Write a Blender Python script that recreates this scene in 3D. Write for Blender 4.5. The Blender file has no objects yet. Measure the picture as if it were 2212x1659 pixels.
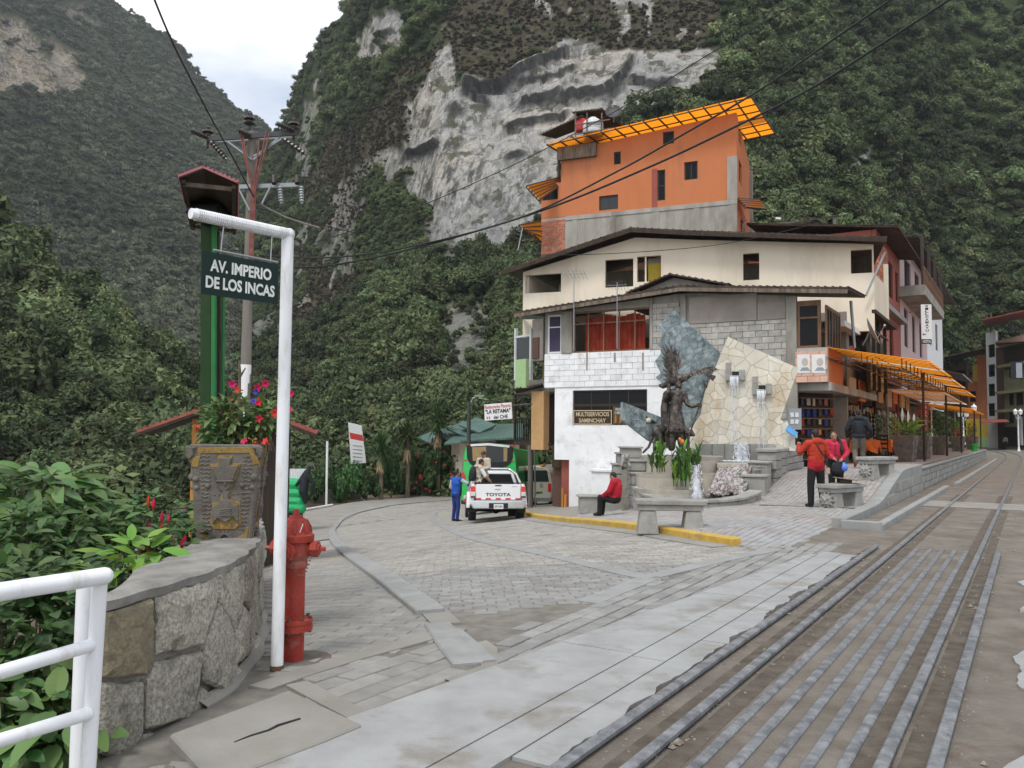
import bpy,bmesh,math,random
import numpy as np
from mathutils import Vector,Matrix
random.seed(7)
RNG=np.random.default_rng(7)
SC=bpy.context.scene
COL=SC.collection
# camera
FOC,CX,CY,CAMH=1790.0,1106.0,829.5,1.55
PITCH,ROLL=math.atan(0.058),0.0092
_f=np.array([0,math.cos(PITCH),math.sin(PITCH)]);_r=np.array([1.0,0,0]);_u=np.cross(_r,_f)
_c,_s=math.cos(ROLL),math.sin(ROLL)
AR,AU,AF=_r*_c+_u*_s,_u*_c-_r*_s,_f
cam_data=bpy.data.cameras.new('camera')
cam_data.sensor_width=36.0
cam_data.lens=36.0*FOC/2212.0
cam_data.clip_start=0.05;cam_data.clip_end=5000
cam=bpy.data.objects.new('camera',cam_data);COL.objects.link(cam)
cam.matrix_world=Matrix(((AR[0],AU[0],-AF[0],0),(AR[1],AU[1],-AF[1],0),(AR[2],AU[2],-AF[2],CAMH),(0,0,0,1)))
SC.camera=cam
# sky, sun, exposure
SUN_EL,SUN_AZ=math.radians(58),math.radians(205)
W=bpy.data.worlds.new('World');SC.world=W;W.use_nodes=True
nt=W.node_tree;nt.nodes.clear()
def N(t,typ,**kw):
 n=t.nodes.new(typ)
 for k,v in kw.items():setattr(n,k,v)
 return n
wo=N(nt,'ShaderNodeOutputWorld');bg=N(nt,'ShaderNodeBackground');bg2=N(nt,'ShaderNodeBackground');mx=N(nt,'ShaderNodeMixShader')
sky=N(nt,'ShaderNodeTexSky',sky_type='NISHITA');sky.sun_disc=False
sky.sun_elevation=SUN_EL;sky.sun_rotation=SUN_AZ;sky.altitude=2000;sky.air_density=1.0;sky.dust_density=1.5
bg.inputs['Strength'].default_value=0.13
nt.links.new(sky.outputs[0],bg.inputs[0])
bg2.inputs['Color'].default_value=(0.97,0.985,1.0,1);bg2.inputs['Strength'].default_value=1.02
tc=N(nt,'ShaderNodeTexCoord');mp=N(nt,'ShaderNodeMapping');mp.inputs['Scale'].default_value=(1.1,1.1,2.6)
mp.inputs['Rotation'].default_value=(0.0,0.35,0.4)
nz=N(nt,'ShaderNodeTexNoise');nz.inputs['Scale'].default_value=2.1;nz.inputs['Detail'].default_value=6;nz.inputs['Roughness'].default_value=0.5
cr=N(nt,'ShaderNodeValToRGB');cr.color_ramp.elements[0].position=0.36;cr.color_ramp.elements[0].color=(0.35,0.35,0.35,1)
cr.color_ramp.elements[1].position=0.56;cr.color_ramp.elements[1].color=(1,1,1,1)
nt.links.new(tc.outputs['Generated'],mp.inputs[0]);nt.links.new(mp.outputs[0],nz.inputs['Vector']);nt.links.new(nz.outputs[0],cr.inputs[0])
nt.links.new(cr.outputs[0],mx.inputs[0]);nt.links.new(bg.outputs[0],mx.inputs[1]);nt.links.new(bg2.outputs[0],mx.inputs[2]);nt.links.new(mx.outputs[0],wo.inputs[0])
sd=bpy.data.lights.new('sun','SUN');sd.energy=1.5;sd.angle=math.radians(14);sd.color=(1.0,0.97,0.92)
sun=bpy.data.objects.new('sun',sd);COL.objects.link(sun)
_sv=Vector((math.sin(SUN_AZ)*math.cos(SUN_EL),math.cos(SUN_AZ)*math.cos(SUN_EL),math.sin(SUN_EL)))
sun.rotation_euler=_sv.to_track_quat('Z','Y').to_euler()
SC.view_settings.view_transform='Standard';SC.view_settings.look='None';SC.view_settings.gamma=1.0
SC.view_settings.use_curve_mapping=False;SC.view_settings.exposure=0.45
SC.render.engine='CYCLES'
SC.cycles.max_bounces=5;SC.cycles.diffuse_bounces=3;SC.cycles.glossy_bounces=3;SC.cycles.transparent_max_bounces=8
SC.cycles.use_denoising=True
# survey helpers
def ray(x,y):
 d=AF+AR*(x-CX)/FOC+AU*(CY-y)/FOC
 return d/d[1]
def P(x,y,Y):
 return Vector(ray(x,y)*Y+np.array([0,0,CAMH]))
def proj(p):
 q=np.asarray(p,float)-np.array([0,0,CAMH]);w=q@AF
 return CX+FOC*(q@AR)/w,CY-FOC*(q@AU)/w
TX,TY=0.5315,0.847
NX,NY=-0.847,0.5315
def ds(x,y):return x*NX+(y-9)*NY,x*TX+y*TY
def xy(d,s):
 s0=9*TY
 return d*NX+(s-s0)*TX,9+d*NY+(s-s0)*TY
def sstep(a,b,x):
 t=min(1,max(0,(x-a)/(b-a)));return t*t*(3-2*t)
def zg(x,y):
 d,s=ds(x,y)
 e=0.9
 sp=e*math.log1p(math.exp(max(-30,min(30,(d-0.3)/e))))
 z=-0.133*sp
 z=max(z,-3.2)
 if d>-2.05:
  z+=0.58*sstep(18.0,23.0,s)*(1-sstep(2.2,5.0,d))
 return z
def G(px,py,off=0.0):
 d=ray(px,py);lo,hi=1.0,160.0
 for k in range(60):
  m=(lo+hi)/2;p=d*m
  if p[2]+CAMH>zg(p[0],p[1])+off:lo=m
  else:hi=m
 p=d*lo
 return Vector((p[0],p[1],p[2]+CAMH))
def Gz(px,py,z):
 d=ray(px,py);t=(z-CAMH)/d[2]
 return Vector((d[0]*t,d[1]*t,z))
 # noise
def _h(i,j,k,s):
 n=(i*374761393+j*668265263+k*2147483647+s*1274126177)&0xffffffff
 n=((n^(n>>13))*1274126177)&0xffffffff
 n=n^(n>>16)
 return(n&0xffffff)/float(0xffffff)
def vnoise(p,seed=0):
 p=np.asarray(p,float);i=np.floor(p).astype(np.int64);f=p-i;f=f*f*(3-2*f)
 o=0
 for a in(0,1):
  wa=f[:,0]if a else 1-f[:,0]
  for b in(0,1):
   wb=f[:,1]if b else 1-f[:,1]
   for c in(0,1):
    wc=f[:,2]if c else 1-f[:,2]
    o=o+wa*wb*wc*_h(i[:,0]+a,i[:,1]+b,i[:,2]+c,seed)
 return o
def fbm(p,sc,octv=4,seed=0):
 p=np.asarray(p,float)/sc;o=0;a=0.5
 for k in range(octv):
  o=o+a*(vnoise(p,seed+k)-0.5)*2;p=p*2.03;a*=0.5
 return o
 # mesh builder
class MB:
 def __init__(s,M=None):s.v=[];s.f=[];s.m=[];s.M=M or Matrix.Identity(4);s.cur=0
 def V(s,p):s.v.append(tuple(s.M@Vector(p)));return len(s.v)-1
 def F(s,idx,m=None):s.f.append(tuple(idx));s.m.append(s.cur if m is None else m)
 def quad(s,a,b,c,d,m=None):s.F([s.V(a),s.V(b),s.V(c),s.V(d)],m)
 def poly(s,pts,m=None):s.F([s.V(p)for p in pts],m)
 def box(s,c,size,R=None,m=None):
  x,y,z=size[0]/2,size[1]/2,size[2]/2;c=Vector(c)
  R=Matrix.Rotation(R,3,'Z')if isinstance(R,(int,float))else R
  ps=[(-x,-y,-z),(x,-y,-z),(x,y,-z),(-x,y,-z),(-x,-y,z),(x,-y,z),(x,y,z),(-x,y,z)]
  i=[s.V(c+(R@Vector(p)if R else Vector(p)))for p in ps]
  for q in((3,2,1,0),(4,5,6,7),(0,1,5,4),(1,2,6,5),(2,3,7,6),(3,0,4,7)):s.F([i[k]for k in q],m)
 def bb(s,x0,x1,y0,y1,z0,z1,m=None):s.box(((x0+x1)/2,(y0+y1)/2,(z0+z1)/2),(abs(x1-x0),abs(y1-y0),abs(z1-z0)),None,m)
 def beam(s,a,b,w,h,up=(0,0,1),m=None):
  a,b=Vector(a),Vector(b);z=(b-a)
  L=z.length
  if L<1e-6:return
  z.normalize();x=Vector(up).cross(z)
  if x.length<1e-4:x=Vector((1,0,0)).cross(z)
  if x.length<1e-4:x=Vector((0,1,0))
  x.normalize();y=z.cross(x)
  s.box((a+b)/2,(w,h,L),Matrix((x,y,z)).transposed(),m)
 def cyl(s,a,b,r0,r1=None,n=12,caps=True,m=None):
  s.tube([a,b],[r0,r0 if r1 is None else r1],n,caps,m)
 def tube(s,path,r,n=8,caps=True,m=None):
  path=[Vector(p)for p in path]
  if isinstance(r,(int,float)):r=[r]*len(path)
  rings=[];t0=(path[1]-path[0]).normalized()
  x=Vector((0,0,1)).cross(t0)
  if x.length<1e-3:x=Vector((1,0,0))
  x.normalize()
  for i,p in enumerate(path):
   t=(path[min(i+1,len(path)-1)]-path[max(i-1,0)])
   if t.length<1e-9:t=t0
   t.normalize();x=(x-t*x.dot(t))
   x=x.normalized()if x.length>1e-6 else t.orthogonal().normalized()
   y=t.cross(x)
   rings.append([s.V(p+(x*math.cos(2*math.pi*k/n)+y*math.sin(2*math.pi*k/n))*r[i])for k in range(n)])
  for a,b in zip(rings,rings[1:]):
   for k in range(n):s.F([a[k],a[(k+1)%n],b[(k+1)%n],b[k]],m)
  if caps:s.F(rings[0][::-1],m);s.F(rings[-1],m)
 def lathe(s,prof,c=(0,0,0),n=20,caps=True,m=None,R=None):
  c=Vector(c);rings=[]
  for r,z in prof:
   rings.append([s.V(c+((R@Vector((r*math.cos(2*math.pi*k/n),r*math.sin(2*math.pi*k/n),z)))if R else Vector((r*math.cos(2*math.pi*k/n),r*math.sin(2*math.pi*k/n),z))))for k in range(n)])
  for a,b in zip(rings,rings[1:]):
   for k in range(n):s.F([a[k],a[(k+1)%n],b[(k+1)%n],b[k]],m)
  if caps:s.F(rings[0][::-1],m);s.F(rings[-1],m)
 def ell(s,c,r,n=12,R=None,m=None):
  if isinstance(r,(int,float)):r=(r,r,r)
  c=Vector(c);h=max(4,n//2);rings=[]
  for i in range(1,h):
   a=math.pi*i/h
   rr=[]
   for k in range(n):
    p=Vector((r[0]*math.sin(a)*math.cos(2*math.pi*k/n),r[1]*math.sin(a)*math.sin(2*math.pi*k/n),-r[2]*math.cos(a)))
    rr.append(s.V(c+(R@p if R else p)))
   rings.append(rr)
  p=Vector((0,0,-r[2]));bi=s.V(c+(R@p if R else p));p=Vector((0,0,r[2]));ti=s.V(c+(R@p if R else p))
  for a,b in zip(rings,rings[1:]):
   for k in range(n):s.F([a[k],a[(k+1)%n],b[(k+1)%n],b[k]],m)
  for k in range(n):
   s.F([bi,rings[0][(k+1)%n],rings[0][k]],m);s.F([ti,rings[-1][k],rings[-1][(k+1)%n]],m)
 def prism(s,pts,ext,m=None,top=None):
  """closed polygon (3D points) pushed along ext; optional chamfer handled by bevel modifier"""
  ext=Vector(ext);a=[s.V(p)for p in pts];b=[s.V(Vector(p)+ext)for p in pts];n=len(pts)
  s.F(a[::-1],m);s.F(b,m if top is None else top)
  for k in range(n):s.F([a[k],a[(k+1)%n],b[(k+1)%n],b[k]],m)
 def mesh(s,name):
  me=bpy.data.meshes.new(name);me.from_pydata(s.v,[],s.f);return me
 def build(s,name,mats,parent=None,smooth=False,bevel=0.0,seg=1,fix=True):
  me=s.mesh(name)
  if not isinstance(mats,(list,tuple)):mats=[mats]
  for m_ in mats:me.materials.append(m_)
  if len(mats)>1:me.polygons.foreach_set('material_index',[min(i,len(mats)-1)for i in s.m])
  if fix:
   bm=bmesh.new();bm.from_mesh(me);bmesh.ops.recalc_face_normals(bm,faces=bm.faces);bm.to_mesh(me);bm.free()
  if smooth:
   me.polygons.foreach_set('use_smooth',[True]*len(me.polygons))
   if smooth!='all':me.set_sharp_from_angle(angle=math.radians(42))
  o=link(name,me,parent)
  if bevel:
   b=o.modifiers.new('bevel','BEVEL');b.width=bevel;b.segments=seg;b.limit_method='ANGLE';b.angle_limit=math.radians(35)
  return o
def link(name,me,parent=None):
 o=bpy.data.objects.new(name,me);COL.objects.link(o)
 if parent is not None:
  o.parent=parent
  o.matrix_parent_inverse=parent['_inv_m']if False else Matrix.Translation(-Vector(BASE.get(parent.name,(0,0,0))))
 return o
BASE={}
def thing(name,label,cat,loc=(0,0,0),group=None):
 o=bpy.data.objects.new(name,None);COL.objects.link(o);o.location=loc;o.empty_display_size=0.2
 BASE[o.name]=tuple(loc);o['label']=label;o['category']=cat
 if group:o['group']=group
 return o
def tag(o,label,cat,group=None,kind=None):
 o['label']=label
 if cat:o['category']=cat
 if group:o['group']=group
 if kind:o['kind']=kind
 return o
def struct(o,kind='structure',label=None):
 o['kind']=kind
 if label:o['label']=label
 return o
def inst(name,me,parent,loc,rot=(0,0,0),scl=(1,1,1),M=None):
 o=link(name,me,parent)
 if M is not None:o.matrix_basis=M
 else:o.location=loc;o.rotation_euler=rot;o.scale=scl
 return o
def quickmesh(name,v,f,mats=None):
 me=bpy.data.meshes.new(name);v=np.asarray(v,np.float32);f=np.asarray(f,np.int32)
 me.vertices.add(len(v));me.vertices.foreach_set('co',v.ravel())
 k=f.shape[1];me.loops.add(f.size);me.loops.foreach_set('vertex_index',f.ravel())
 me.polygons.add(len(f));me.polygons.foreach_set('loop_start',np.arange(0,f.size,k,dtype=np.int32))
 me.update(calc_edges=True);me.validate()
 for m in(mats or[]):me.materials.append(m)
 return me
def axes(o,x,z):
 """matrix with origin o, local x, and local z (y = z cross x)"""
 x=Vector(x).normalized();z=Vector(z).normalized();y=z.cross(x).normalized();x=y.cross(z)
 M=Matrix.Identity(4)
 for i in range(3):M[i][0],M[i][1],M[i][2],M[i][3]=x[i],y[i],z[i],o[i]
 return M
def text(name,s,M,h,width,m,parent,extrude=0.004,bold=0.0,line=1.0):
 """flat lettering centred on M (x to the right, y up, z out), cap height h per line, squeezed to the width"""
 cu=bpy.data.curves.new(name,'FONT');cu.body=s;cu.align_x='CENTER';cu.align_y='CENTER';cu.size=1;cu.extrude=0.0;cu.offset=bold;cu.space_line=line;cu.resolution_u=3
 ob=bpy.data.objects.new(name,cu);me=bpy.data.meshes.new_from_object(ob)
 bpy.data.objects.remove(ob)
 n=len(me.vertices);co=np.empty(n*3);me.vertices.foreach_get('co',co);co=co.reshape(-1,3)
 lo,hi=co.min(0),co.max(0);nl=s.count('\n')+1
 co[:,0]=(co[:,0]-(lo[0]+hi[0])/2)*(width/max(1e-6,hi[0]-lo[0]));co[:,1]=(co[:,1]-(lo[1]+hi[1])/2)*(h/max(1e-6,hi[1]-lo[1]));co[:,2]=extrude
 out=[tuple(M@Vector(p))for p in co]
 me2=bpy.data.meshes.new(name);me2.from_pydata(out,[],[tuple(p.vertices)for p in me.polygons]);me2.materials.append(m)
 bpy.data.meshes.remove(me)
 return link(name,me2,parent)
 # 2D polygon tools
def inpoly(p,poly):
 x,y=p;c=False;j=len(poly)-1
 for i in range(len(poly)):
  xi,yi=poly[i];xj,yj=poly[j]
  if(yi>y)!=(yj>y)and x<(xj-xi)*(y-yi)/(yj-yi)+xi:c=not c
  j=i
 return c
def inpoly_np(x,y,poly):
 c=np.zeros(x.shape,bool);j=len(poly)-1
 for i in range(len(poly)):
  xi,yi=poly[i];xj,yj=poly[j]
  if yi!=yj:c^=((yi>y)!=(yj>y))&(x<(xj-xi)*(y-yi)/(yj-yi)+xi)
  j=i
 return c
def clip_half(poly,px,py,nx,ny):
 """keep the side where (p - P).n <= 0"""
 o=[]
 for i in range(len(poly)):
  a,b=poly[i],poly[(i+1)%len(poly)]
  da=(a[0]-px)*nx+(a[1]-py)*ny;db=(b[0]-px)*nx+(b[1]-py)*ny
  if da<=0:o.append(a)
  if(da<0)!=(db<0)and da!=db:
   t=da/(da-db);o.append((a[0]+(b[0]-a[0])*t,a[1]+(b[1]-a[1])*t))
 return o
def area2(p):return 0.5*sum(p[i][0]*p[(i+1)%len(p)][1]-p[(i+1)%len(p)][0]*p[i][1]for i in range(len(p)))
def voronoi(poly,seeds,gap):
 """cells of the seeds inside a convex-ish polygon (clipped by seeds' bisectors), each shrunk by gap"""
 cells=[]
 for i,a in enumerate(seeds):
  c=list(poly)
  for j,b in enumerate(seeds):
   if i==j:continue
   dx,dy=b[0]-a[0],b[1]-a[1];L=math.hypot(dx,dy)
   if L<1e-9:continue
   c=clip_half(c,(a[0]+b[0])/2-dx/L*gap,(a[1]+b[1])/2-dy/L*gap,dx/L,dy/L)
   if len(c)<3:break
  if len(c)>=3 and abs(area2(c))>1e-4:cells.append(c if area2(c)>0 else c[::-1])
 return cells
def convex_clip(cell,poly):
 """clip a cell by a convex ccw polygon"""
 for i in range(len(poly)):
  a,b=poly[i],poly[(i+1)%len(poly)]
  nx,ny=b[1]-a[1],-(b[0]-a[0])
  cell=clip_half(cell,a[0],a[1],nx,ny)
  if len(cell)<3:return[]
 return cell
 # materials
MT={}
def mat(name,c1,c2=None,scale=4.0,rough=0.85,bump=0.0,bscale=None,metal=0.0,spec=0.25,rnd=0.0,streak=0.0,stain=None,stain_amt=0.0,stain_scale=0.8,lo=0.36,hi=0.64,detail=6,emit=None,alpha=None,coat=0.0,attr=None,trans=0.0):
 m=bpy.data.materials.new(name);m.use_nodes=True;t=m.node_tree;b=t.nodes['Principled BSDF'];L=t.links.new
 b.inputs['Roughness'].default_value=rough;b.inputs['Metallic'].default_value=metal;b.inputs['Specular IOR Level'].default_value=spec
 if coat:b.inputs['Coat Weight'].default_value=coat;b.inputs['Coat Roughness'].default_value=0.08
 if trans:b.inputs['Transmission Weight'].default_value=trans
 c2=c2 or tuple(x*0.8 for x in c1)
 geo=N(t,'ShaderNodeNewGeometry');vec=geo.outputs['Position']
 if streak:
  mp=N(t,'ShaderNodeMapping');mp.inputs['Scale'].default_value=(1,1,1/streak);L(vec,mp.inputs[0]);svec=mp.outputs[0]
 else:svec=vec
 n1=N(t,'ShaderNodeTexNoise');n1.inputs['Scale'].default_value=scale;n1.inputs['Detail'].default_value=detail;n1.inputs['Roughness'].default_value=0.6;L(svec,n1.inputs['Vector'])
 r=N(t,'ShaderNodeValToRGB');r.color_ramp.elements[0].position=lo;r.color_ramp.elements[1].position=hi
 r.color_ramp.elements[0].color=(*c1,1);r.color_ramp.elements[1].color=(*c2,1);L(n1.outputs[0],r.inputs[0]);col=r.outputs[0]
 if stain:
  n2=N(t,'ShaderNodeTexNoise');n2.inputs['Scale'].default_value=stain_scale;n2.inputs['Detail'].default_value=8;n2.inputs['Roughness'].default_value=0.65;L(svec,n2.inputs['Vector'])
  r2=N(t,'ShaderNodeValToRGB');r2.color_ramp.elements[0].position=0.52;r2.color_ramp.elements[1].position=0.68;L(n2.outputs[0],r2.inputs[0])
  ml=N(t,'ShaderNodeMath',operation='MULTIPLY');ml.inputs[1].default_value=stain_amt;L(r2.outputs[0],ml.inputs[0])
  mi=N(t,'ShaderNodeMix',data_type='RGBA');L(ml.outputs[0],mi.inputs[0]);L(col,mi.inputs[6]);mi.inputs[7].default_value=(*stain,1);col=mi.outputs[2]
 if rnd or attr:
  hs=N(t,'ShaderNodeHueSaturation');L(col,hs.inputs['Color'])
  if attr:
   at=N(t,'ShaderNodeAttribute');at.attribute_name=attr;src=at.outputs['Fac']
  else:
   oi=N(t,'ShaderNodeObjectInfo');src=oi.outputs['Random']
  mr=N(t,'ShaderNodeMapRange');mr.inputs['To Min'].default_value=1-rnd;mr.inputs['To Max'].default_value=1+rnd;L(src,mr.inputs[0]);L(mr.outputs[0],hs.inputs['Value']);col=hs.outputs[0]
 L(col,b.inputs['Base Color'])
 if bump:
  n3=N(t,'ShaderNodeTexNoise');n3.inputs['Scale'].default_value=bscale or scale*5;n3.inputs['Detail'].default_value=7;n3.inputs['Roughness'].default_value=0.65;L(vec,n3.inputs['Vector'])
  bp=N(t,'ShaderNodeBump');bp.inputs['Strength'].default_value=min(1,bump);bp.inputs['Distance'].default_value=0.02*max(1,bump);L(n3.outputs[0],bp.inputs['Height']);L(bp.outputs[0],b.inputs['Normal'])
 if emit:b.inputs['Emission Color'].default_value=(*emit[0],1);b.inputs['Emission Strength'].default_value=emit[1]
 if alpha is not None:b.inputs['Alpha'].default_value=alpha
 MT[name]=m
 return m
def flat(name,c,rough=0.5,metal=0.0,spec=0.4,coat=0.0,var=0.12,scale=6.0,bump=0.0):return mat(name,c,tuple(x*(1-var)for x in c),scale=scale,rough=rough,metal=metal,spec=spec,coat=coat,bump=bump)
def leafmat(name,c1,c2,rnd=0.35,rough=0.6,trans=0.25,spec=0.2,hue=0.028,patch=0):
 m=bpy.data.materials.new(name);m.use_nodes=True;t=m.node_tree;t.nodes.clear();L=t.links.new
 out=N(t,'ShaderNodeOutputMaterial');b=N(t,'ShaderNodeBsdfPrincipled');tr=N(t,'ShaderNodeBsdfTranslucent');ms=N(t,'ShaderNodeMixShader');ms.inputs[0].default_value=trans
 at=N(t,'ShaderNodeAttribute');at.attribute_name='lv';oi=N(t,'ShaderNodeObjectInfo')
 mi=N(t,'ShaderNodeMix',data_type='RGBA');mi.inputs[6].default_value=(*c1,1);mi.inputs[7].default_value=(*c2,1);L(at.outputs['Fac'],mi.inputs[0])
 hs=N(t,'ShaderNodeHueSaturation');L(mi.outputs[2],hs.inputs['Color'])
 mr=N(t,'ShaderNodeMapRange');mr.inputs['To Min'].default_value=1-rnd;mr.inputs['To Max'].default_value=1+rnd;L(oi.outputs['Random'],mr.inputs[0]);L(mr.outputs[0],hs.inputs['Value'])
 mr2=N(t,'ShaderNodeMapRange');mr2.inputs['To Min'].default_value=0.5-hue;mr2.inputs['To Max'].default_value=0.5+hue*.7
 ml=N(t,'ShaderNodeMath',operation='FRACT');mm=N(t,'ShaderNodeMath',operation='MULTIPLY');mm.inputs[1].default_value=7.31;L(oi.outputs['Random'],mm.inputs[0]);L(mm.outputs[0],ml.inputs[0]);L(ml.outputs[0],mr2.inputs[0]);L(mr2.outputs[0],hs.inputs['Hue'])
 if patch:
  pn=N(t,'ShaderNodeTexNoise');pn.inputs['Scale'].default_value=patch;pn.inputs['Detail'].default_value=3;L(oi.outputs['Location'],pn.inputs['Vector'])
  pr=N(t,'ShaderNodeMapRange');pr.inputs['From Min'].default_value=.35;pr.inputs['From Max'].default_value=.65;pr.inputs['To Min'].default_value=.62;pr.inputs['To Max'].default_value=1.22;L(pn.outputs[0],pr.inputs[0])
  h2=N(t,'ShaderNodeHueSaturation');L(hs.outputs[0],h2.inputs['Color']);L(pr.outputs[0],h2.inputs['Value']);hs=h2
 L(hs.outputs[0],b.inputs['Base Color']);L(hs.outputs[0],tr.inputs['Color']);b.inputs['Roughness'].default_value=rough;b.inputs['Specular IOR Level'].default_value=spec
 L(b.outputs[0],ms.inputs[1]);L(tr.outputs[0],ms.inputs[2]);L(ms.outputs[0],out.inputs[0]);MT[name]=m
 return m
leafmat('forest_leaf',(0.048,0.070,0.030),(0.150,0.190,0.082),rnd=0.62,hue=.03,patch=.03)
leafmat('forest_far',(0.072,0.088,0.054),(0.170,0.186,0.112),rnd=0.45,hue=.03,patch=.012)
leafmat('shrub_leaf',(0.042,0.105,0.030),(0.12,0.22,0.065),rnd=0.2,rough=0.42,spec=0.35)
leafmat('shrub_dark',(0.030,0.072,0.024),(0.078,0.145,0.045),rnd=0.2,rough=0.45,spec=0.3)
leafmat('lime_leaf',(0.10,0.22,0.03),(0.20,0.36,0.07),rnd=0.15,rough=0.45)
leafmat('yucca_leaf',(0.028,0.07,0.022),(0.075,0.13,0.04),rnd=0.2)
leafmat('petal',(0.55,0.012,0.03),(0.75,0.06,0.10),rnd=0.15,trans=0.3)
leafmat('moss_clump',(0.035,0.032,0.020),(0.075,0.065,0.038),rnd=0.4)
mat('bark',(0.10,0.075,0.05),(0.17,0.14,0.10),scale=9,bump=0.8,streak=4)
mat('soil',(0.09,0.065,0.045),(0.15,0.115,0.08),scale=5,bump=0.8)
mat('undergrowth',(0.022,0.034,0.013),(0.055,0.068,0.026),scale=0.4,bump=0.4)
mat('paver',(0.23,0.225,0.215),(0.294,0.291,0.282),scale=5,rough=0.9,bump=0.35,bscale=60,rnd=0.13,stain=(0.2,0.185,0.167),stain_amt=0.7,stain_scale=0.9)
mat('paver_warm',(0.243,0.234,0.217),(0.303,0.296,0.277),scale=5,rough=0.9,bump=0.35,bscale=60,rnd=0.09,stain=(0.213,0.194,0.167),stain_amt=0.5,stain_scale=0.8)
mat('paver_plaza',(0.278,0.273,0.27),(0.337,0.333,0.335),scale=3,rough=0.85,bump=0.3,bscale=60,rnd=0.08,stain=(0.281,0.203,0.183),stain_amt=0.8,stain_scale=0.7)
mat('dark_dirt',(0.10,0.083,0.067),(0.165,0.14,0.112),scale=6,rough=0.97,bump=1.2,bscale=40)  # dirt darkened with the shade of the rail grooves
mat('mortar',(0.154,0.143,0.123),(0.223,0.208,0.185),scale=6,rough=0.95,bump=0.5,bscale=40)
mat('mortar_dusty',(0.242,0.226,0.199),(0.304,0.285,0.254),scale=6,rough=0.95,bump=0.4,bscale=50)
mat('concrete_slab',(0.28,0.282,0.278),(0.347,0.351,0.351),scale=2.5,rough=0.85,bump=0.25,bscale=70,stain=(0.215,0.195,0.165),stain_amt=0.95,stain_scale=1.7)
mat('concrete_dusty',(0.24,0.227,0.201),(0.299,0.286,0.261),scale=1.5,rough=0.9,bump=0.3,bscale=60,stain=(0.228,0.209,0.179),stain_amt=0.6,stain_scale=1.6)
mat('concrete_kerb',(0.258,0.258,0.253),(0.325,0.328,0.323),scale=4,rough=0.88,bump=0.3,bscale=60,stain=(0.192,0.18,0.16),stain_amt=0.6,stain_scale=2.0)
mat('dirt',(0.15,0.131,0.11),(0.228,0.204,0.176),scale=1.8,rough=0.97,bump=1.2,bscale=28,stain=(0.136,0.106,0.081),stain_amt=0.75,stain_scale=3.0)
mat('gravel',(0.20,0.17,0.14),(0.38,0.34,0.29),scale=30,rough=0.95,rnd=0.3)
mat('rail_worn',(0.165,0.175,0.19),(0.33,0.34,0.355),scale=12,rough=0.45,metal=0.45,bump=0.25,bscale=24,stain=(0.10,0.105,0.12),stain_amt=0.75,stain_scale=7)
mat('rail_rust',(0.085,0.058,0.042),(0.16,0.12,0.09),scale=14,rough=0.8,metal=0.1,bump=0.5,bscale=50)
mat('yellow_paint',(0.46,0.29,0.05),(0.56,0.37,0.085),scale=5,rough=0.7,bump=0.3,stain=(0.27,0.24,0.18),stain_amt=0.9,stain_scale=6)
mat('stone_wall',(0.25,0.23,0.185),(0.50,0.47,0.40),scale=48,rough=0.92,bump=1.4,bscale=32,rnd=0.2,stain=(0.11,0.105,0.085),stain_amt=0.75,stain_scale=4.5)
mat('stone_ochre',(0.20,0.165,0.105),(0.31,0.265,0.185),scale=24,rough=0.9,bump=1.2,bscale=35,stain=(0.16,0.15,0.12),stain_amt=0.7,stain_scale=6)
mat('wall_mortar',(0.20,0.185,0.155),(0.28,0.26,0.225),scale=7,rough=0.95,bump=0.8,bscale=40)
mat('coping',(0.21,0.203,0.185),(0.33,0.32,0.295),scale=5,rough=0.92,bump=0.8,bscale=70,stain=(0.36,0.34,0.30),stain_amt=0.6,stain_scale=3)
mat('white_metal',(0.76,0.77,0.80),(0.82,0.83,0.85),scale=5,rough=0.33,spec=0.45,stain=(0.42,0.38,0.32),stain_amt=0.6,stain_scale=7,streak=4)
mat('hydrant_red',(0.25,0.028,0.018),(0.34,0.05,0.035),scale=7,rough=0.5,bump=0.15,bscale=40,stain=(0.30,0.16,0.12),stain_amt=0.75,stain_scale=6)
mat('rust',(0.09,0.05,0.03),(0.18,0.10,0.06),scale=20,rough=0.85,bump=0.4)
flat('sign_green',(0.014,0.030,0.027),rough=0.6,spec=0.15)
mat('sign_letters',(0.60,0.62,0.60),(0.72,0.74,0.72),scale=9,rough=0.6,stain=(0.30,0.33,0.31),stain_amt=0.5,stain_scale=14)
mat('post_green',(0.012,0.040,0.008),(0.018,0.052,0.012),scale=8,rough=0.5)
mat('post_green_light',(0.018,0.15,0.04),(0.025,0.19,0.05),scale=8,rough=0.5)
mat('old_wood',(0.10,0.075,0.055),(0.22,0.18,0.14),scale=9,rough=0.9,streak=8,bump=0.6)
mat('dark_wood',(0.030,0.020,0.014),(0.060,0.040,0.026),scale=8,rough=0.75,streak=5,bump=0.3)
mat('orange_wood',(0.42,0.17,0.035),(0.52,0.24,0.06),scale=6,rough=0.55,streak=6,bump=0.2)
mat('roof_red',(0.26,0.075,0.058),(0.36,0.11,0.08),scale=5,rough=0.75,bump=0.3)
mat('planter_clay',(0.115,0.10,0.086),(0.18,0.16,0.138),scale=6,rough=0.75,bump=0.5,bscale=30)
mat('planter_gold',(0.24,0.15,0.045),(0.36,0.235,0.075),scale=30,rough=0.7,stain=(0.13,0.10,0.07),stain_amt=0.8,stain_scale=22,bump=0.4)
mat('pole_concrete',(0.145,0.13,0.112),(0.22,0.20,0.175),scale=3,rough=0.9,bump=0.2,streak=6,stain=(0.19,0.175,0.155),stain_amt=0.6)
flat('steel_grey',(0.30,0.32,0.33),rough=0.45,metal=0.6)
flat('steel_dark',(0.055,0.055,0.058),rough=0.55)
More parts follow.
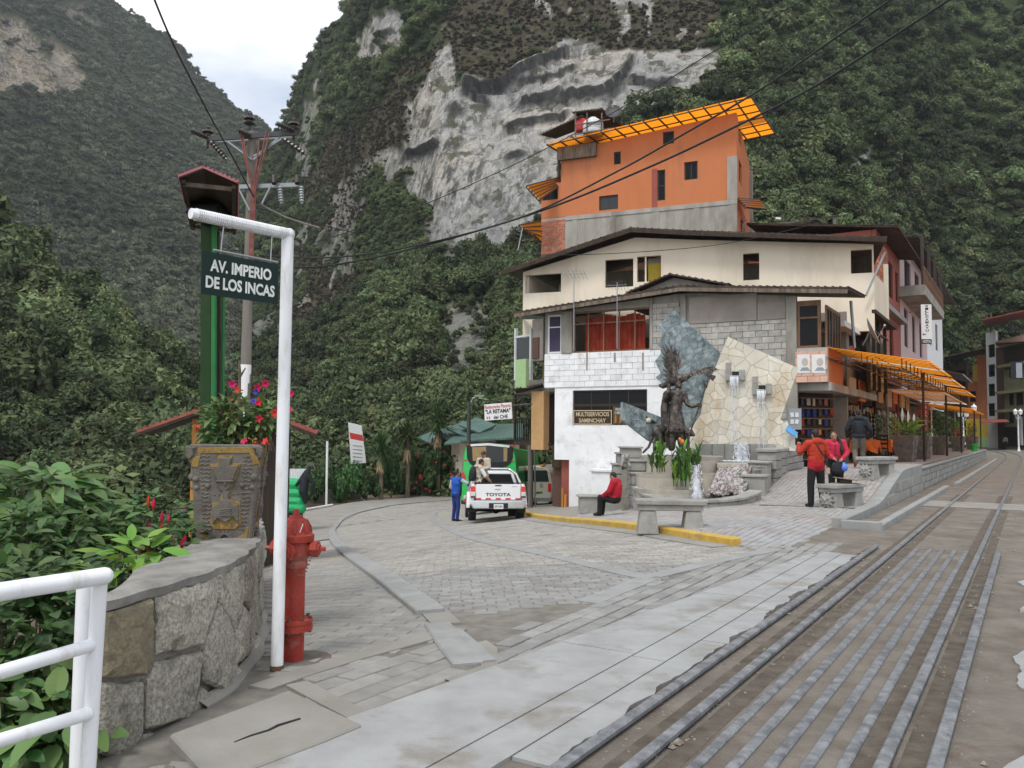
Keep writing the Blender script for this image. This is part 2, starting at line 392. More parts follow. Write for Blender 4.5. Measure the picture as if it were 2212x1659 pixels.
flat('black',(0.012,0.012,0.013),rough=0.5)
flat('porcelain',(0.035,0.025,0.022),rough=0.25)
mat('cable_red',(0.15,0.05,0.042),(0.24,0.10,0.085),scale=6,rough=0.6)
mat('white_paint',(0.72,0.73,0.735),(0.80,0.805,0.81),scale=2.5,rough=0.85,bump=0.25,bscale=25,rnd=0.05,stain=(0.40,0.39,0.37),stain_amt=0.5,stain_scale=2.2)
mat('white_clean',(0.74,0.745,0.75),(0.80,0.80,0.80),scale=3,rough=0.8,bump=0.15)
mat('cream_wall',(0.72,0.63,0.50),(0.77,0.68,0.55),scale=0.7,rough=0.9,bump=0.1,stain=(0.50,0.42,0.33),stain_amt=0.6,stain_scale=0.5,streak=4)
mat('orange_wall',(0.47,0.16,0.065),(0.54,0.195,0.085),scale=0.8,rough=0.9,bump=0.15,stain=(0.34,0.125,0.065),stain_amt=0.7,stain_scale=0.8,streak=5)
mat('bare_concrete',(0.25,0.235,0.205),(0.36,0.34,0.305),scale=1.6,rough=0.93,bump=0.4,bscale=18,streak=2.5,stain=(0.15,0.135,0.115),stain_amt=0.6,stain_scale=1.1,rnd=0.08)
mat('block_grey',(0.32,0.305,0.28),(0.43,0.41,0.375),scale=5,rough=0.95,bump=0.6,bscale=45,rnd=0.16)
mat('plaster_brown',(0.27,0.235,0.205),(0.34,0.30,0.265),scale=1.6,rough=0.9,bump=0.2)
mat('brick_red',(0.42,0.135,0.075),(0.52,0.22,0.14),scale=6,rough=0.92,bump=0.4,bscale=40,rnd=0.22)
mat('brick_mortar',(0.36,0.32,0.28),(0.44,0.40,0.36),scale=6,rough=0.95)
mat('pink_block',(0.60,0.36,0.27),(0.68,0.44,0.34),scale=4,rough=0.9,bump=0.3,rnd=0.08,stain=(0.35,0.25,0.21),stain_amt=0.6)
flat('terracotta',(0.30,0.085,0.06),rough=0.9)
flat('pink_wall',(0.56,0.42,0.42),rough=0.9)
mat('olive_wall',(0.22,0.215,0.12),(0.28,0.27,0.16),scale=1,rough=0.9,stain=(0.15,0.14,0.09),stain_amt=0.5)
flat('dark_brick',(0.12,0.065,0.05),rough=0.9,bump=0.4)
flat('mint_wall',(0.36,0.52,0.26),rough=0.85)
flat('tan_wall',(0.55,0.33,0.15),rough=0.85)
flat('yellow_wall',(0.55,0.40,0.05),rough=0.85)
mat('sheet_roof',(0.035,0.026,0.022),(0.085,0.06,0.048),scale=3,rough=0.8,bump=0.3,stain=(0.13,0.085,0.06),stain_amt=0.6)
mat('green_roof',(0.075,0.135,0.115),(0.11,0.18,0.155),scale=1.5,rough=0.55,bump=0.1)
leafmat('orange_sheet',(0.92,0.30,0.014),(0.92,0.32,0.02),rnd=0.06,trans=0.78,rough=0.4,hue=0.0)
leafmat('white_sheet',(0.75,0.75,0.76),(0.78,0.77,0.76),rnd=0.06,trans=0.78,rough=0.4,hue=0.0)
flat('frame_dark',(0.040,0.024,0.018),rough=0.6)
mat('frame_wood',(0.14,0.07,0.04),(0.21,0.12,0.075),scale=8,rough=0.65,streak=5)
flat('frame_white',(0.62,0.64,0.65),rough=0.5)
flat('glass_dark',(0.010,0.011,0.012),rough=0.15,spec=0.12)
flat('print_skin',(0.52,0.45,0.40),rough=0.7)
flat('print_grey',(0.30,0.33,0.36),rough=0.7)
flat('glass_tint',(0.030,0.034,0.038),rough=0.10,spec=0.35)
mat('curtain_red',(0.20,0.022,0.012),(0.30,0.045,0.02),scale=3,rough=0.9)
flat('curtain_blue',(0.055,0.045,0.085),rough=0.9)
flat('curtain_tan',(0.36,0.25,0.12),rough=0.9)
mat('cloth_orange',(0.62,0.12,0.02),(0.72,0.19,0.04),scale=5,rough=0.85)
flat('cloth_tan',(0.42,0.33,0.23),rough=0.9)
mat('fountain_stone',(0.26,0.255,0.235),(0.36,0.35,0.325),scale=5,rough=0.88,bump=0.5,bscale=30,rnd=0.1,stain=(0.17,0.16,0.14),stain_amt=0.6,stain_scale=2.5)
mat('slab_cream',(0.58,0.535,0.44),(0.67,0.635,0.545),scale=2.2,rough=0.75,bump=0.25,bscale=35,rnd=0.12,stain=(0.44,0.30,0.15),stain_amt=0.75,stain_scale=0.9,streak=2.5)
mat('slab_blue',(0.14,0.172,0.18),(0.285,0.335,0.345),scale=7,rough=0.55,bump=0.3,bscale=30,rnd=0.16,stain=(0.03,0.055,0.065),stain_amt=0.95,stain_scale=3.2)
mat('slab_joint_blue',(0.24,0.31,0.33),(0.31,0.38,0.40),scale=8,rough=0.8)
mat('slab_joint',(0.46,0.41,0.325),(0.56,0.51,0.42),scale=8,rough=0.9)
mat('bronze',(0.035,0.030,0.026),(0.14,0.12,0.105),scale=11,rough=0.42,metal=0.65,bump=0.5,bscale=45)
mat('planter_concrete',(0.42,0.38,0.32),(0.52,0.475,0.41),scale=4,rough=0.85,bump=0.2,stain=(0.30,0.26,0.21),stain_amt=0.6,stain_scale=2)
mat('spray',(0.72,0.76,0.82),(0.88,0.90,0.94),scale=14,alpha=.62,rough=0.35,spec=0.5,bump=0.5,bscale=30)
mat('water',(0.10,0.115,0.10),(0.16,0.175,0.155),scale=3,rough=0.07,spec=0.55,bump=0.25,bscale=9)
mat('cascade',(0.17,0.125,0.105),(0.50,0.47,0.48),scale=11,lo=.42,hi=.6,rough=0.35,spec=0.5,bump=0.8,bscale=22)
flat('car_white',(0.74,0.745,0.75),rough=0.25,coat=0.6,var=0.03)
flat('bus_green',(0.02,0.52,0.10),rough=0.28,coat=0.6,var=0.05)
flat('van_beige',(0.46,0.425,0.36),rough=0.3,coat=0.4,var=0.05)
flat('chrome',(0.62,0.63,0.64),rough=0.16,metal=0.9,var=0.05)
flat('tyre',(0.022,0.021,0.020),rough=0.85)
flat('light_red',(0.62,0.025,0.015),rough=0.2,coat=0.5)
flat('light_clear',(0.62,0.60,0.58),rough=0.15,coat=0.5)
flat('sticker_red',(0.60,0.035,0.03),rough=0.5)
flat('skin',(0.36,0.185,0.115),rough=0.6,var=0.1,scale=12)
flat('hair',(0.010,0.009,0.008),rough=0.45)
mat('jacket_red',(0.36,0.026,0.012),(0.44,0.042,0.02),scale=9,rough=0.6,bump=0.3,bscale=14)
flat('tunic_red',(0.40,0.010,0.022),rough=0.85)
mat('jacket_pink',(0.42,0.012,0.042),(0.50,0.024,0.062),scale=9,rough=0.55,bump=0.3,bscale=14)
mat('jacket_black',(0.014,0.016,0.020),(0.024,0.027,0.033),scale=6,rough=0.7,bump=0.4,bscale=12)
mat('trousers_black',(0.010,0.010,0.011),(0.018,0.018,0.019),scale=8,rough=0.85,bump=0.4,bscale=12)
mat('trousers_grey',(0.085,0.075,0.065),(0.13,0.115,0.10),scale=6,rough=0.9,bump=0.5,bscale=12)
mat('vest_blue',(0.015,0.07,0.34),(0.025,0.10,0.42),scale=7,rough=0.75,bump=0.4,bscale=12)
mat('trousers_blue',(0.015,0.03,0.13),(0.025,0.05,0.19),scale=7,rough=0.85,bump=0.4,bscale=12)
mat('beige_cloth',(0.42,0.365,0.28),(0.52,0.46,0.365),scale=7,rough=0.9,bump=0.4,bscale=12)
flat('shirt_white',(0.70,0.71,0.73),rough=0.85)
flat('shirt_grey',(0.42,0.43,0.46),rough=0.85)
flat('shoe_brown',(0.22,0.085,0.035),rough=0.7)
flat('bag_blue',(0.10,0.22,0.68),rough=0.3)
flat('straw',(0.55,0.40,0.24),rough=0.85)
flat('hat_dark',(0.10,0.075,0.05),rough=0.85)
flat('jeans',(0.20,0.28,0.40),rough=0.85)
mat('stripe_wool',(0.12,0.085,0.05),(0.45,0.40,0.32),scale=9,rough=0.9,lo=0.48,hi=0.52)
flat('paper_white',(0.72,0.72,0.71),rough=0.7,var=0.06)
flat('paper_red',(0.55,0.05,0.05),rough=0.7)
flat('ink_black',(0.012,0.012,0.012),rough=0.7)
flat('ink_red',(0.50,0.045,0.06),rough=0.7)
flat('ink_cream',(0.58,0.46,0.30),rough=0.7)
flat('tarp_green',(0.015,0.42,0.14),rough=0.4,var=0.2,bump=0.5)
flat('bucket_green',(0.03,0.35,0.06),rough=0.4)
flat('lamp_glass',(0.75,0.75,0.72),rough=0.2)
flat('plastic_white',(0.70,0.71,0.72),rough=0.4)
flat('plastic_blue',(0.10,0.32,0.66),rough=0.4)
flat('beer_amber',(0.35,0.14,0.02),rough=0.3)
flat('flower_orange',(0.75,0.22,0.01),rough=0.6)
flat('flower_blue',(0.03,0.03,0.35),rough=0.6)
flat('metal_rose',(0.36,0.13,0.14),rough=0.6)
# mountains
def rockmat(name,tan=0.0):
 m=bpy.data.materials.new(name);m.use_nodes=True;t=m.node_tree;b=t.nodes['Principled BSDF'];L=t.links.new
 geo=N(t,'ShaderNodeNewGeometry');pos=geo.outputs['Position']
 def noise(scale,vec,det=7,ro=0.62):
  n=N(t,'ShaderNodeTexNoise');n.inputs['Scale'].default_value=scale;n.inputs['Detail'].default_value=det;n.inputs['Roughness'].default_value=ro;L(vec,n.inputs['Vector']);return n.outputs[0]
 def ramp(src,*el):
  r=N(t,'ShaderNodeValToRGB');e=r.color_ramp.elements
  while len(e)<len(el):e.new(0.5)
  for q,(p,c)in zip(e,el):q.position=p;q.color=(*c,1)
  L(src,r.inputs[0]);return r.outputs[0]
 def mixc(f,a,bcol):
  n=N(t,'ShaderNodeMix',data_type='RGBA');L(f,n.inputs[0])
  for s_,i in((a,6),(bcol,7)):
   if isinstance(s_,tuple):n.inputs[i].default_value=(*s_,1)
   else:L(s_,n.inputs[i])
  return n.outputs[2]
 def mul(a,bb):
  n=N(t,'ShaderNodeMath',operation='MULTIPLY',use_clamp=True);L(a,n.inputs[0])
  if isinstance(bb,float):n.inputs[1].default_value=bb
  else:L(bb,n.inputs[1])
  return n.outputs[0]
 def att(nm):
  a=N(t,'ShaderNodeAttribute');a.attribute_name=nm;return a.outputs['Fac']
 mp=N(t,'ShaderNodeMapping');mp.inputs['Scale'].default_value=(1,1,0.05);L(pos,mp.inputs[0]);sv=mp.outputs[0]
 g_=lambda v:(v,v,v)
 if tan:base=ramp(noise(0.05,pos),(0.3,(0.13,0.10,0.068)),(0.5,(0.20,0.16,0.112)),(0.7,(0.28,0.245,0.195)))
 else:base=ramp(noise(0.035,pos),(0.3,(0.17,0.17,0.168)),(0.45,(0.29,0.285,0.272)),(0.58,(0.37,0.34,0.29)),(0.72,(0.27,0.235,0.205)))
 reg=ramp(noise(0.06,pos,4),(0.40,g_(0)),(0.60,g_(1)))
 base=mixc(mul(ramp(noise(0.55,sv,6),(0.44,g_(0)),(0.56,g_(.92))),reg),base,(0.05,0.05,0.053))
 base=mixc(ramp(noise(1.3,sv,5),(0.52,g_(0)),(0.66,g_(.7))),base,(0.42,0.405,0.38))
 base=mixc(ramp(noise(2.4,sv,5),(0.55,g_(0)),(0.65,g_(.6))),base,(0.10,0.098,0.095))
 nv=N(t,'ShaderNodeTexNoise');nv.inputs['Scale'].default_value=.12;nv.inputs['Detail'].default_value=5;L(pos,nv.inputs['Vector'])
 vm=N(t,'ShaderNodeVectorMath',operation='MULTIPLY_ADD');L(nv.outputs['Color'],vm.inputs[0]);vm.inputs[1].default_value=(16,16,16);L(pos,vm.inputs[2])
 vo=N(t,'ShaderNodeTexVoronoi',feature='DISTANCE_TO_EDGE');vo.inputs['Scale'].default_value=.085;L(vm.outputs[0],vo.inputs['Vector'])
 base=mixc(ramp(vo.outputs['Distance'],(0.0,g_(.5)),(0.022,g_(0))),base,(0.03,0.03,0.03))
 base=mixc(ramp(noise(0.30,pos),(0.53,g_(0)),(0.60,g_(.85))),base,(0.060,0.058,0.036))
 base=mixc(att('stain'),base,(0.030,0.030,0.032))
 moss=ramp(noise(0.8,pos),(0.34,(0.026,0.023,0.015)),(0.55,(0.062,0.054,0.034)),(0.70,(0.105,0.088,0.058)))
 moss=mixc(ramp(noise(0.16,pos),(0.63,(0,0,0)),(0.70,(0.75,0.75,0.75))),moss,(0.30,0.28,0.25))
 under=ramp(noise(0.3,pos),(0.4,(0.022,0.034,0.013)),(0.6,(0.050,0.064,0.026)))
 col=mixc(att('moss'),under,moss)
 col=mixc(att('rock'),col,base)
 L(col,b.inputs['Base Color']);b.inputs['Roughness'].default_value=0.95;b.inputs['Specular IOR Level'].default_value=0.1
 bp=N(t,'ShaderNodeBump');bp.inputs['Strength'].default_value=0.8;bp.inputs['Distance'].default_value=1.2;L(noise(0.25,pos,9,0.65),bp.inputs['Height']);L(bp.outputs[0],b.inputs['Normal'])
 return m
ROCK=rockmat('cliff_rock');ROCKT=rockmat('cliff_rock_tan',1.0)
def catmull(a,n):
 """resample axis 0 of a to n samples with Catmull-Rom"""
 k=len(a);t=np.linspace(0,k-1.0001,n);i=t.astype(int);f=(t-i)[:,None,None]
 g=lambda j:a[np.clip(j,0,k-1)]
 p0,p1,p2,p3=g(i-1),g(i),g(i+1),g(i+2)
 return 0.5*(2*p1+(p2-p0)*f+(2*p0-5*p1+4*p2-p3)*f**2+(3*p1-p0-3*p2+p3)*f**3)
def pxy(p):
 q=p-np.array([0,0,CAMH]);w=q@AF
 return CX+FOC*(q@AR)/w,CY-FOC*(q@AU)/w
def sheet(xs,top,bot,fr,depth,nu,nv,amp,sc,seed):
 """slope surveyed as columns: foot row, crest row, distances; resampled and roughened in world space"""
 ctl=np.zeros((len(xs),len(fr),3))
 for i,x in enumerate(xs):
  tp,bt,dd=top(x),bot(x),depth(x)
  for j,f in enumerate(fr):ctl[i,j]=ray(x,bt+(tp-bt)*f)*dd[j]+np.array([0,0,CAMH])
 g=catmull(ctl,nu);g=catmull(g.transpose(1,0,2),nv).transpose(1,0,2)
 du=np.gradient(g,axis=0);dv=np.gradient(g,axis=1);nrm=np.cross(du,dv);nrm/=np.linalg.norm(nrm,axis=2,keepdims=True)+1e-9
 s_=np.sign((nrm*(np.array([0,0,CAMH])-g)).sum(2,keepdims=True));nrm*=s_
 fl=g.reshape(-1,3);px,py=pxy(fl)
 d=fbm(fl,sc,5,seed)*amp
 return g,nrm,px.reshape(nu,nv),py.reshape(nu,nv),d.reshape(nu,nv)
def gridfaces(nu,nv):
 i=np.arange(nu*nv).reshape(nu,nv)
 return np.stack([i[:-1,:-1],i[1:,:-1],i[1:,1:],i[:-1,1:]],-1).reshape(-1,4)
def setattr_f(me,nm,a):
 at=me.attributes.new(nm,'FLOAT','POINT');at.data.foreach_set('value',np.asarray(a,np.float32).ravel())
def polymask(px,py,polys,jit,seed,soft=1):
 p3=np.stack([px.ravel(),py.ravel(),0*px.ravel()],1)
 jx=fbm(p3,60,5,seed).reshape(px.shape)*jit;jy=fbm(p3,60,5,seed+50).reshape(px.shape)*jit
 m=np.zeros(px.shape)
 for pl in polys:m=np.maximum(m,inpoly_np(px+jx,py+jy,pl).astype(float))
 return m
def lerp_tab(tab,x):
 ks=[k for k,_ in tab];vs=np.array([v for _,v in tab],float)
 if vs.ndim==1:return float(np.interp(x,ks,vs))
 return np.array([np.interp(x,ks,vs[:,c])for c in range(vs.shape[1])])
T3x=[520,570,600,620,640,660,680,700,720,740,760,790,830,880,950,1050,1150,1250,1350,1450,1550,1650,1800,1950,2100,2250,2420,2700,3050,3500]
T3top=[(520,345),(570,310),(600,288),(620,252),(640,205),(660,165),(680,125),(700,92),(720,55),(740,28),(760,-8),(790,-70),(830,-110),(950,-170),(2420,-200),(3500,-150)]
T3d=[(520,[80,112,150,195,225,270,320,360]),(700,[72,100,135,175,200,232,270,300]),(800,[66,90,120,155,172,192,215,235]),(950,[62,80,106,140,150,162,178,195]),(1250,[60,76,98,125,138,152,170,188]),(1600,[62,70,82,98,112,132,160,188]),(1850,[72,80,92,106,120,142,168,194]),(2050,[122,127,134,145,157,175,198,224]),(2420,[122,127,134,145,157,175,198,224])]
FR=[0,.1,.22,.36,.48,.65,.83,1]
NU3,NV3=620,330
g3,n3,px3,py3,dn3=sheet(T3x,lambda x:lerp_tab(T3top,x),lambda x:1030,FR,lambda x:lerp_tab(T3d,x),NU3,NV3,4.5,34,11)
rockpolys=[[(985,190),(1060,185),(1130,150),(1250,88),(1300,95),(1390,108),(1530,85),(1560,120),(1490,190),(1400,235),(1335,262),(1240,310),(1210,420),(1150,470),(1020,560),(940,545),(880,560),(800,585),(720,570),(650,545),(640,520),(660,440),(700,400),(830,330),(880,320),(900,230),(945,100),(975,85)],[(765,90),(800,40),(880,25),(885,60),(840,150),(800,160),(775,130)],[(925,800),(940,700),(1000,630),(1060,660),(1045,800),(940,850)],[(392,760),(396,640),(600,600),(650,560),(665,650),(560,740),(420,770)],[(640,330),(660,220),(690,200),(680,300),(655,420)],[(1335,0),(1360,0),(1350,40),(1320,75)],[(1385,0),(1408,0),(1400,60),(1390,70)],[(1140,-10),(1160,0),(1210,35),(1205,45),(1150,20)],[(1780,390),(1880,320),(1870,345),(1840,395),(1860,420),(1850,470)]]
rock3=polymask(px3,py3,rockpolys,26,3)*np.where((py3>600)&(px3>880),.5,1.0)
vegclump=fbm(g3.reshape(-1,3),13,4,123).reshape(px3.shape)
lowleft=np.clip((py3-300)/120,0,1)*np.clip((980-px3)/120,0,1)
rockfull=rock3.copy();rock3=rock3*(1-.45*np.clip((900-px3)/90,0,1)*(py3>200))
rock3=rock3*np.where(vegclump>.37-.37*lowleft,.15,1.0)
spots=(fbm(g3.reshape(-1,3)*np.array([1,1,.35]),5.5,3,77).reshape(NU3,NV3)>0.36)&(px3<1560)&(py3<620)&(px3>640)
rock3=np.maximum(rock3,spots*0.8)
moss3=polymask(px3,py3,[[(960,85),(990,-200),(1580,-200),(1545,100),(1480,200),(1250,88),(1050,190),(1000,200)],[(640,480),(700,330),(860,180),(960,80),(900,330),(780,480),(700,500)],[(560,760),(640,540),(800,600),(760,700)]],40,9)
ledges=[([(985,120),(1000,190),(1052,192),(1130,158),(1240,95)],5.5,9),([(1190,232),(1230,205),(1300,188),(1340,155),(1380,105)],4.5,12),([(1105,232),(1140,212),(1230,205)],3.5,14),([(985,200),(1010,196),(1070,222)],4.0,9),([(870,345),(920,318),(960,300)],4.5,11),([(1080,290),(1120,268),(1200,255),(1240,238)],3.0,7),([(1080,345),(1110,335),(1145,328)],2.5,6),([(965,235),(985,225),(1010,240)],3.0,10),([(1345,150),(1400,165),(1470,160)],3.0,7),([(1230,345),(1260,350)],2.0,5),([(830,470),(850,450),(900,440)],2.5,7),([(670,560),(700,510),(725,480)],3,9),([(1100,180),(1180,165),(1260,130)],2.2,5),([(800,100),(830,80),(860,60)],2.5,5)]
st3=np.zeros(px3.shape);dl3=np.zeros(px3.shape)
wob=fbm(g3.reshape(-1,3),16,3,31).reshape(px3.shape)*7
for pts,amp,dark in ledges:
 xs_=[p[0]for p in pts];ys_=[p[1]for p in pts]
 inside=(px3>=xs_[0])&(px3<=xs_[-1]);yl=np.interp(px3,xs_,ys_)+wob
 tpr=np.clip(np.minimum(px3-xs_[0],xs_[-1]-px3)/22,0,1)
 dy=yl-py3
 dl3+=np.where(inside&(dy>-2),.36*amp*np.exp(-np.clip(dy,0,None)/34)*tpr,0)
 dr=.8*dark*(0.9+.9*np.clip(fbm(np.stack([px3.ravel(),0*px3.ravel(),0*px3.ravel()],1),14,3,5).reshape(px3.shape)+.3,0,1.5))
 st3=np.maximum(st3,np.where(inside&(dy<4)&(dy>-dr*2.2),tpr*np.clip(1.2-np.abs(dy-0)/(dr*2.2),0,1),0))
strk=fbm(g3.reshape(-1,3)*np.array([1,1,.06]),2.2,3,91).reshape(px3.shape)
crk=np.abs(fbm(g3.reshape(-1,3)*np.array([1,1,.7]),16,4,41)).reshape(px3.shape)
facet=np.floor((fbm(g3.reshape(-1,3)*np.array([1,1,.22]),20,4,66).reshape(px3.shape)*1.0)*5)/5
disp=dn3*(1-0.5*rock3)+dl3+rock3*(facet*3.0-np.clip(0.035-crk,0,1)*30)
p3=g3+n3*disp[:,:,None]
me=quickmesh('hillside',p3.reshape(-1,3),gridfaces(NU3,NV3),[ROCK])
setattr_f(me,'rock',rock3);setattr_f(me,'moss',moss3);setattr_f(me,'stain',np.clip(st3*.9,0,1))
hill=link('hillside',me);struct(hill,label='steep forested valley side with a pale streaked granite cliff')
T1x=[-1100,-800,-550,-320,-200,-100,0,100,200,230,270,330,380,420,470,500,560,600,680,760]
T1top=[(-1100,-420),(-550,-400),(-320,-330),(-100,-230),(0,-170),(100,-110),(200,-28),(230,-5),(270,32),(330,66),(380,98),(420,150),(450,172),(480,186),(500,215),(530,236),(560,256),(600,292),(680,330),(760,360)]
T1d=[(-320,[120,150,190,235,280,325,380,440]),(200,[140,180,230,290,350,410,480,540]),(760,[170,220,280,350,420,500,570,640])]
NU1,NV1=270,260
g1,n1,px1,py1,dn1=sheet(T1x,lambda x:lerp_tab(T1top,x),lambda x:1000,FR,lambda x:lerp_tab(T1d,x),NU1,NV1,9,70,21)
rk1=polymask(px1,py1,[[(-60,10),(30,35),(80,85),(110,130),(115,190),(90,205),(50,200),(-60,205)],[(105,5),(150,0),(230,15),(238,70),(190,60),(140,55)],[(105,80),(170,115),(185,150),(160,200),(120,200),(110,140)],[(195,490),(285,512),(275,530),(205,515)],[(110,560),(172,565),(165,602),(120,590)],[(215,225),(232,235),(222,262)],[(240,180),(255,190),(250,210),(228,205)]],18,13)
bare=(fbm(g1.reshape(-1,3),22,4,55).reshape(px1.shape)>0.42)&(py1<700)
rk1=np.maximum(rk1*np.where(fbm(g1.reshape(-1,3),18,4,71).reshape(px1.shape)>.2,.2,1.0),bare*0.7)
p1=g1+n1*(dn1-rk1*2+rk1*fbm(g1.reshape(-1,3)*np.array([1,1,.3]),12,4,8).reshape(px1.shape)*7)[:,:,None]
me=quickmesh('mountain',p1.reshape(-1,3),gridfaces(NU1,NV1),[ROCKT])
setattr_f(me,'rock',rk1);setattr_f(me,'moss',(fbm(g1.reshape(-1,3),60,3,4)>0.12)*0.6);setattr_f(me,'stain',(fbm(g1.reshape(-1,3)*np.array([1,1,.1]),5,3,9)>0.36)*0.5*rk1.ravel())
struct(link('mountain',me),label='dark green mountain beyond the river with bare tan rock patches')
T2x=[-1000,-700,-420,-200,0,100,200,300,400,470,540,600]
T2top=[(-1000,260),(-420,330),(-200,420),(0,550),(100,620),(200,700),(300,775),(400,860),(470,915),(540,960),(600,985)]
NU2,NV2=120,90
g2,n2,px2,py2,dn2=sheet(T2x,lambda x:lerp_tab(T2top,x),lambda x:1330,[0,.2,.42,.7,1],lambda x:np.array([24,36,52,74,98])*(1+max(0,x-200)/900),NU2,NV2,2.5,16,33)
p2=g2+n2*dn2[:,:,None]
me=quickmesh('near_slope',p2.reshape(-1,3),gridfaces(NU2,NV2),[MT['undergrowth']])
struct(link('near_slope',me),label='wooded near slope falling to the river on the left')
# forest on the slopes (nobody could count it)
def crown_mesh(name,nleaf,lsize,seed,m,lobes=7,flatv=0.75,core=True):
 r=np.random.default_rng(seed);V_,F_,A_=[],[],[]
 lc=r.normal(size=(lobes,3));lc/=np.linalg.norm(lc,axis=1,keepdims=True);lc*=r.uniform(.3,.85,(lobes,1));lc[:,2]=np.abs(lc[:,2])*.8+.1;lc[0]=(0,0,.45);lr=r.uniform(.2,.5,lobes)
 li=r.integers(0,lobes,nleaf);d=r.normal(size=(nleaf,3));d/=np.linalg.norm(d,axis=1,keepdims=True);d[:,2]=np.where(d[:,2]<-.35,-d[:,2],d[:,2])
 c=lc[li]+d*lr[li][:,None]*r.uniform(.6,1.16,(nleaf,1));c[:,2]*=flatv
 nn=d+r.normal(size=(nleaf,3))*.55+np.array([0,0,.45]);nn/=np.linalg.norm(nn,axis=1,keepdims=True)
 t=np.cross(nn,r.normal(size=(nleaf,3)));t/=np.linalg.norm(t,axis=1,keepdims=True);b=np.cross(nn,t)
 s=lsize*r.uniform(.55,1.35,(nleaf,1));w=s*r.uniform(.4,.75,(nleaf,1))
 v=np.stack([c-t*s,c+b*w-nn*w*.25,c+t*s,c-b*w-nn*w*.25],1).reshape(-1,3);f=np.arange(nleaf*4).reshape(-1,4)
 lv=np.repeat(np.clip(r.uniform(0,1,nleaf)*.75+(li%3)*.12,0,1),4)
 if core:
  mb=MB()
  for k in range(lobes):mb.ell(tuple(lc[k]*np.array([1,1,flatv])),tuple(np.array([1,1,flatv])*lr[k]*.62),8)
  q=[fc if len(fc)==4 else(*fc,fc[-1])for fc in mb.f]
  v0=len(v);v=np.vstack([v,np.array(mb.v)]);me=bpy.data.meshes.new(name)
  me.from_pydata(v.tolist(),[],f.tolist()+[tuple(i+v0 for i in fc)for fc in mb.f]);lv=np.concatenate([lv,np.zeros(len(mb.v))])
  me.materials.append(m)
 else:me=quickmesh(name,v,f,[m])
 setattr_f(me,'lv',lv);return me
def proto_col(name,meshes):
 c=bpy.data.collections.new(name)
 for k,me in enumerate(meshes):
  o=bpy.data.objects.new('%s_%02d'%(name,k),me);c.objects.link(o)
 return c
near_crowns=proto_col('crown_near',[crown_mesh('crown',1500,.080,100+k,MT['forest_leaf'],9+2*(k%4),.65+.12*(k%4))for k in range(8)]+[crown_mesh('crown_airy',420,.13,150+k,MT['forest_leaf'],5+k,1.15,False)for k in range(3)])
far_crowns=proto_col('crown_far',[crown_mesh('crown_far',260,.17,200+k,MT['forest_far'],6,.8)for k in range(4)])
moss_crowns=proto_col('crown_moss',[crown_mesh('crown_moss',90,.22,300+k,MT['moss_clump'],5,.6)for k in range(3)])
def scatter_obj(name,pts,scl,col,ncol,label,cat,seed):
 r=np.random.default_rng(seed);n=len(pts)
 me=bpy.data.meshes.new(name);me.vertices.add(n);me.vertices.foreach_set('co',np.asarray(pts,np.float32).ravel())
 sz=scl*r.uniform(.75,1.5,n);at_=me.attributes.new('scl','FLOAT_VECTOR','POINT');at_.data.foreach_set('vector',np.stack([scl,scl*r.uniform(.8,1.2,n),sz],1).astype(np.float32).ravel());setattr_f(me,'rot',r.uniform(0,6.28,n));setattr_f(me,'tl',r.normal(0,.16,n))
 a=me.attributes.new('idx','INT','POINT');a.data.foreach_set('value',r.integers(0,ncol,n).astype(np.int32))
 o=link(name,me);g=bpy.data.node_groups.new(name,'GeometryNodeTree')
 g.interface.new_socket('Geometry',in_out='INPUT',socket_type='NodeSocketGeometry');g.interface.new_socket('Geometry',in_out='OUTPUT',socket_type='NodeSocketGeometry')
 gi=N(g,'NodeGroupInput');go=N(g,'NodeGroupOutput');ip=N(g,'GeometryNodeInstanceOnPoints');ci=N(g,'GeometryNodeCollectionInfo')
 ci.inputs['Collection'].default_value=col;ci.inputs['Separate Children'].default_value=True;ci.inputs['Reset Children'].default_value=True;ip.inputs['Pick Instance'].default_value=True
 def na(nm,ty):
  k=N(g,'GeometryNodeInputNamedAttribute',data_type=ty);k.inputs['Name'].default_value=nm;return k.outputs[0]
 cx=N(g,'ShaderNodeCombineXYZ');g.links.new(na('rot','FLOAT'),cx.inputs[2]);g.links.new(na('tl','FLOAT'),cx.inputs[0])
 g.links.new(gi.outputs[0],ip.inputs['Points']);g.links.new(ci.outputs[0],ip.inputs['Instance']);g.links.new(na('idx','INT'),ip.inputs['Instance Index']);g.links.new(cx.outputs[0],ip.inputs['Rotation']);g.links.new(na('scl','FLOAT_VECTOR'),ip.inputs['Scale']);g.links.new(ip.outputs[0],go.inputs[0])
 md=o.modifiers.new('scatter','NODES');md.node_group=g
 return tag(o,label,cat,kind='stuff')
def sample(pg,n,seed,weight):
 """random points of a slope grid, by area and weight"""
 r=np.random.default_rng(seed);a,b,c=pg[:-1,:-1],pg[1:,:-1],pg[:-1,1:]
 ar=np.linalg.norm(np.cross(b-a,c-a),axis=2)*weight[:-1,:-1];ar=ar.ravel();k=r.choice(len(ar),n,p=ar/ar.sum());i,j=np.unravel_index(k,a.shape[:2])
 u,v=r.uniform(0,1,(n,1)),r.uniform(0,1,(n,1))
 return a[i,j]+(b[i,j]-a[i,j])*u+(c[i,j]-a[i,j])*v,i,j,r
inf3=(px3>520)&(px3<3300)&(py3>-200)
dist3=p3[:,:,1]
veg3=inf3*np.clip(1-1.15*rock3,0,1)*np.where(moss3>.5,.05,1.0)*(110/dist3)**1.7
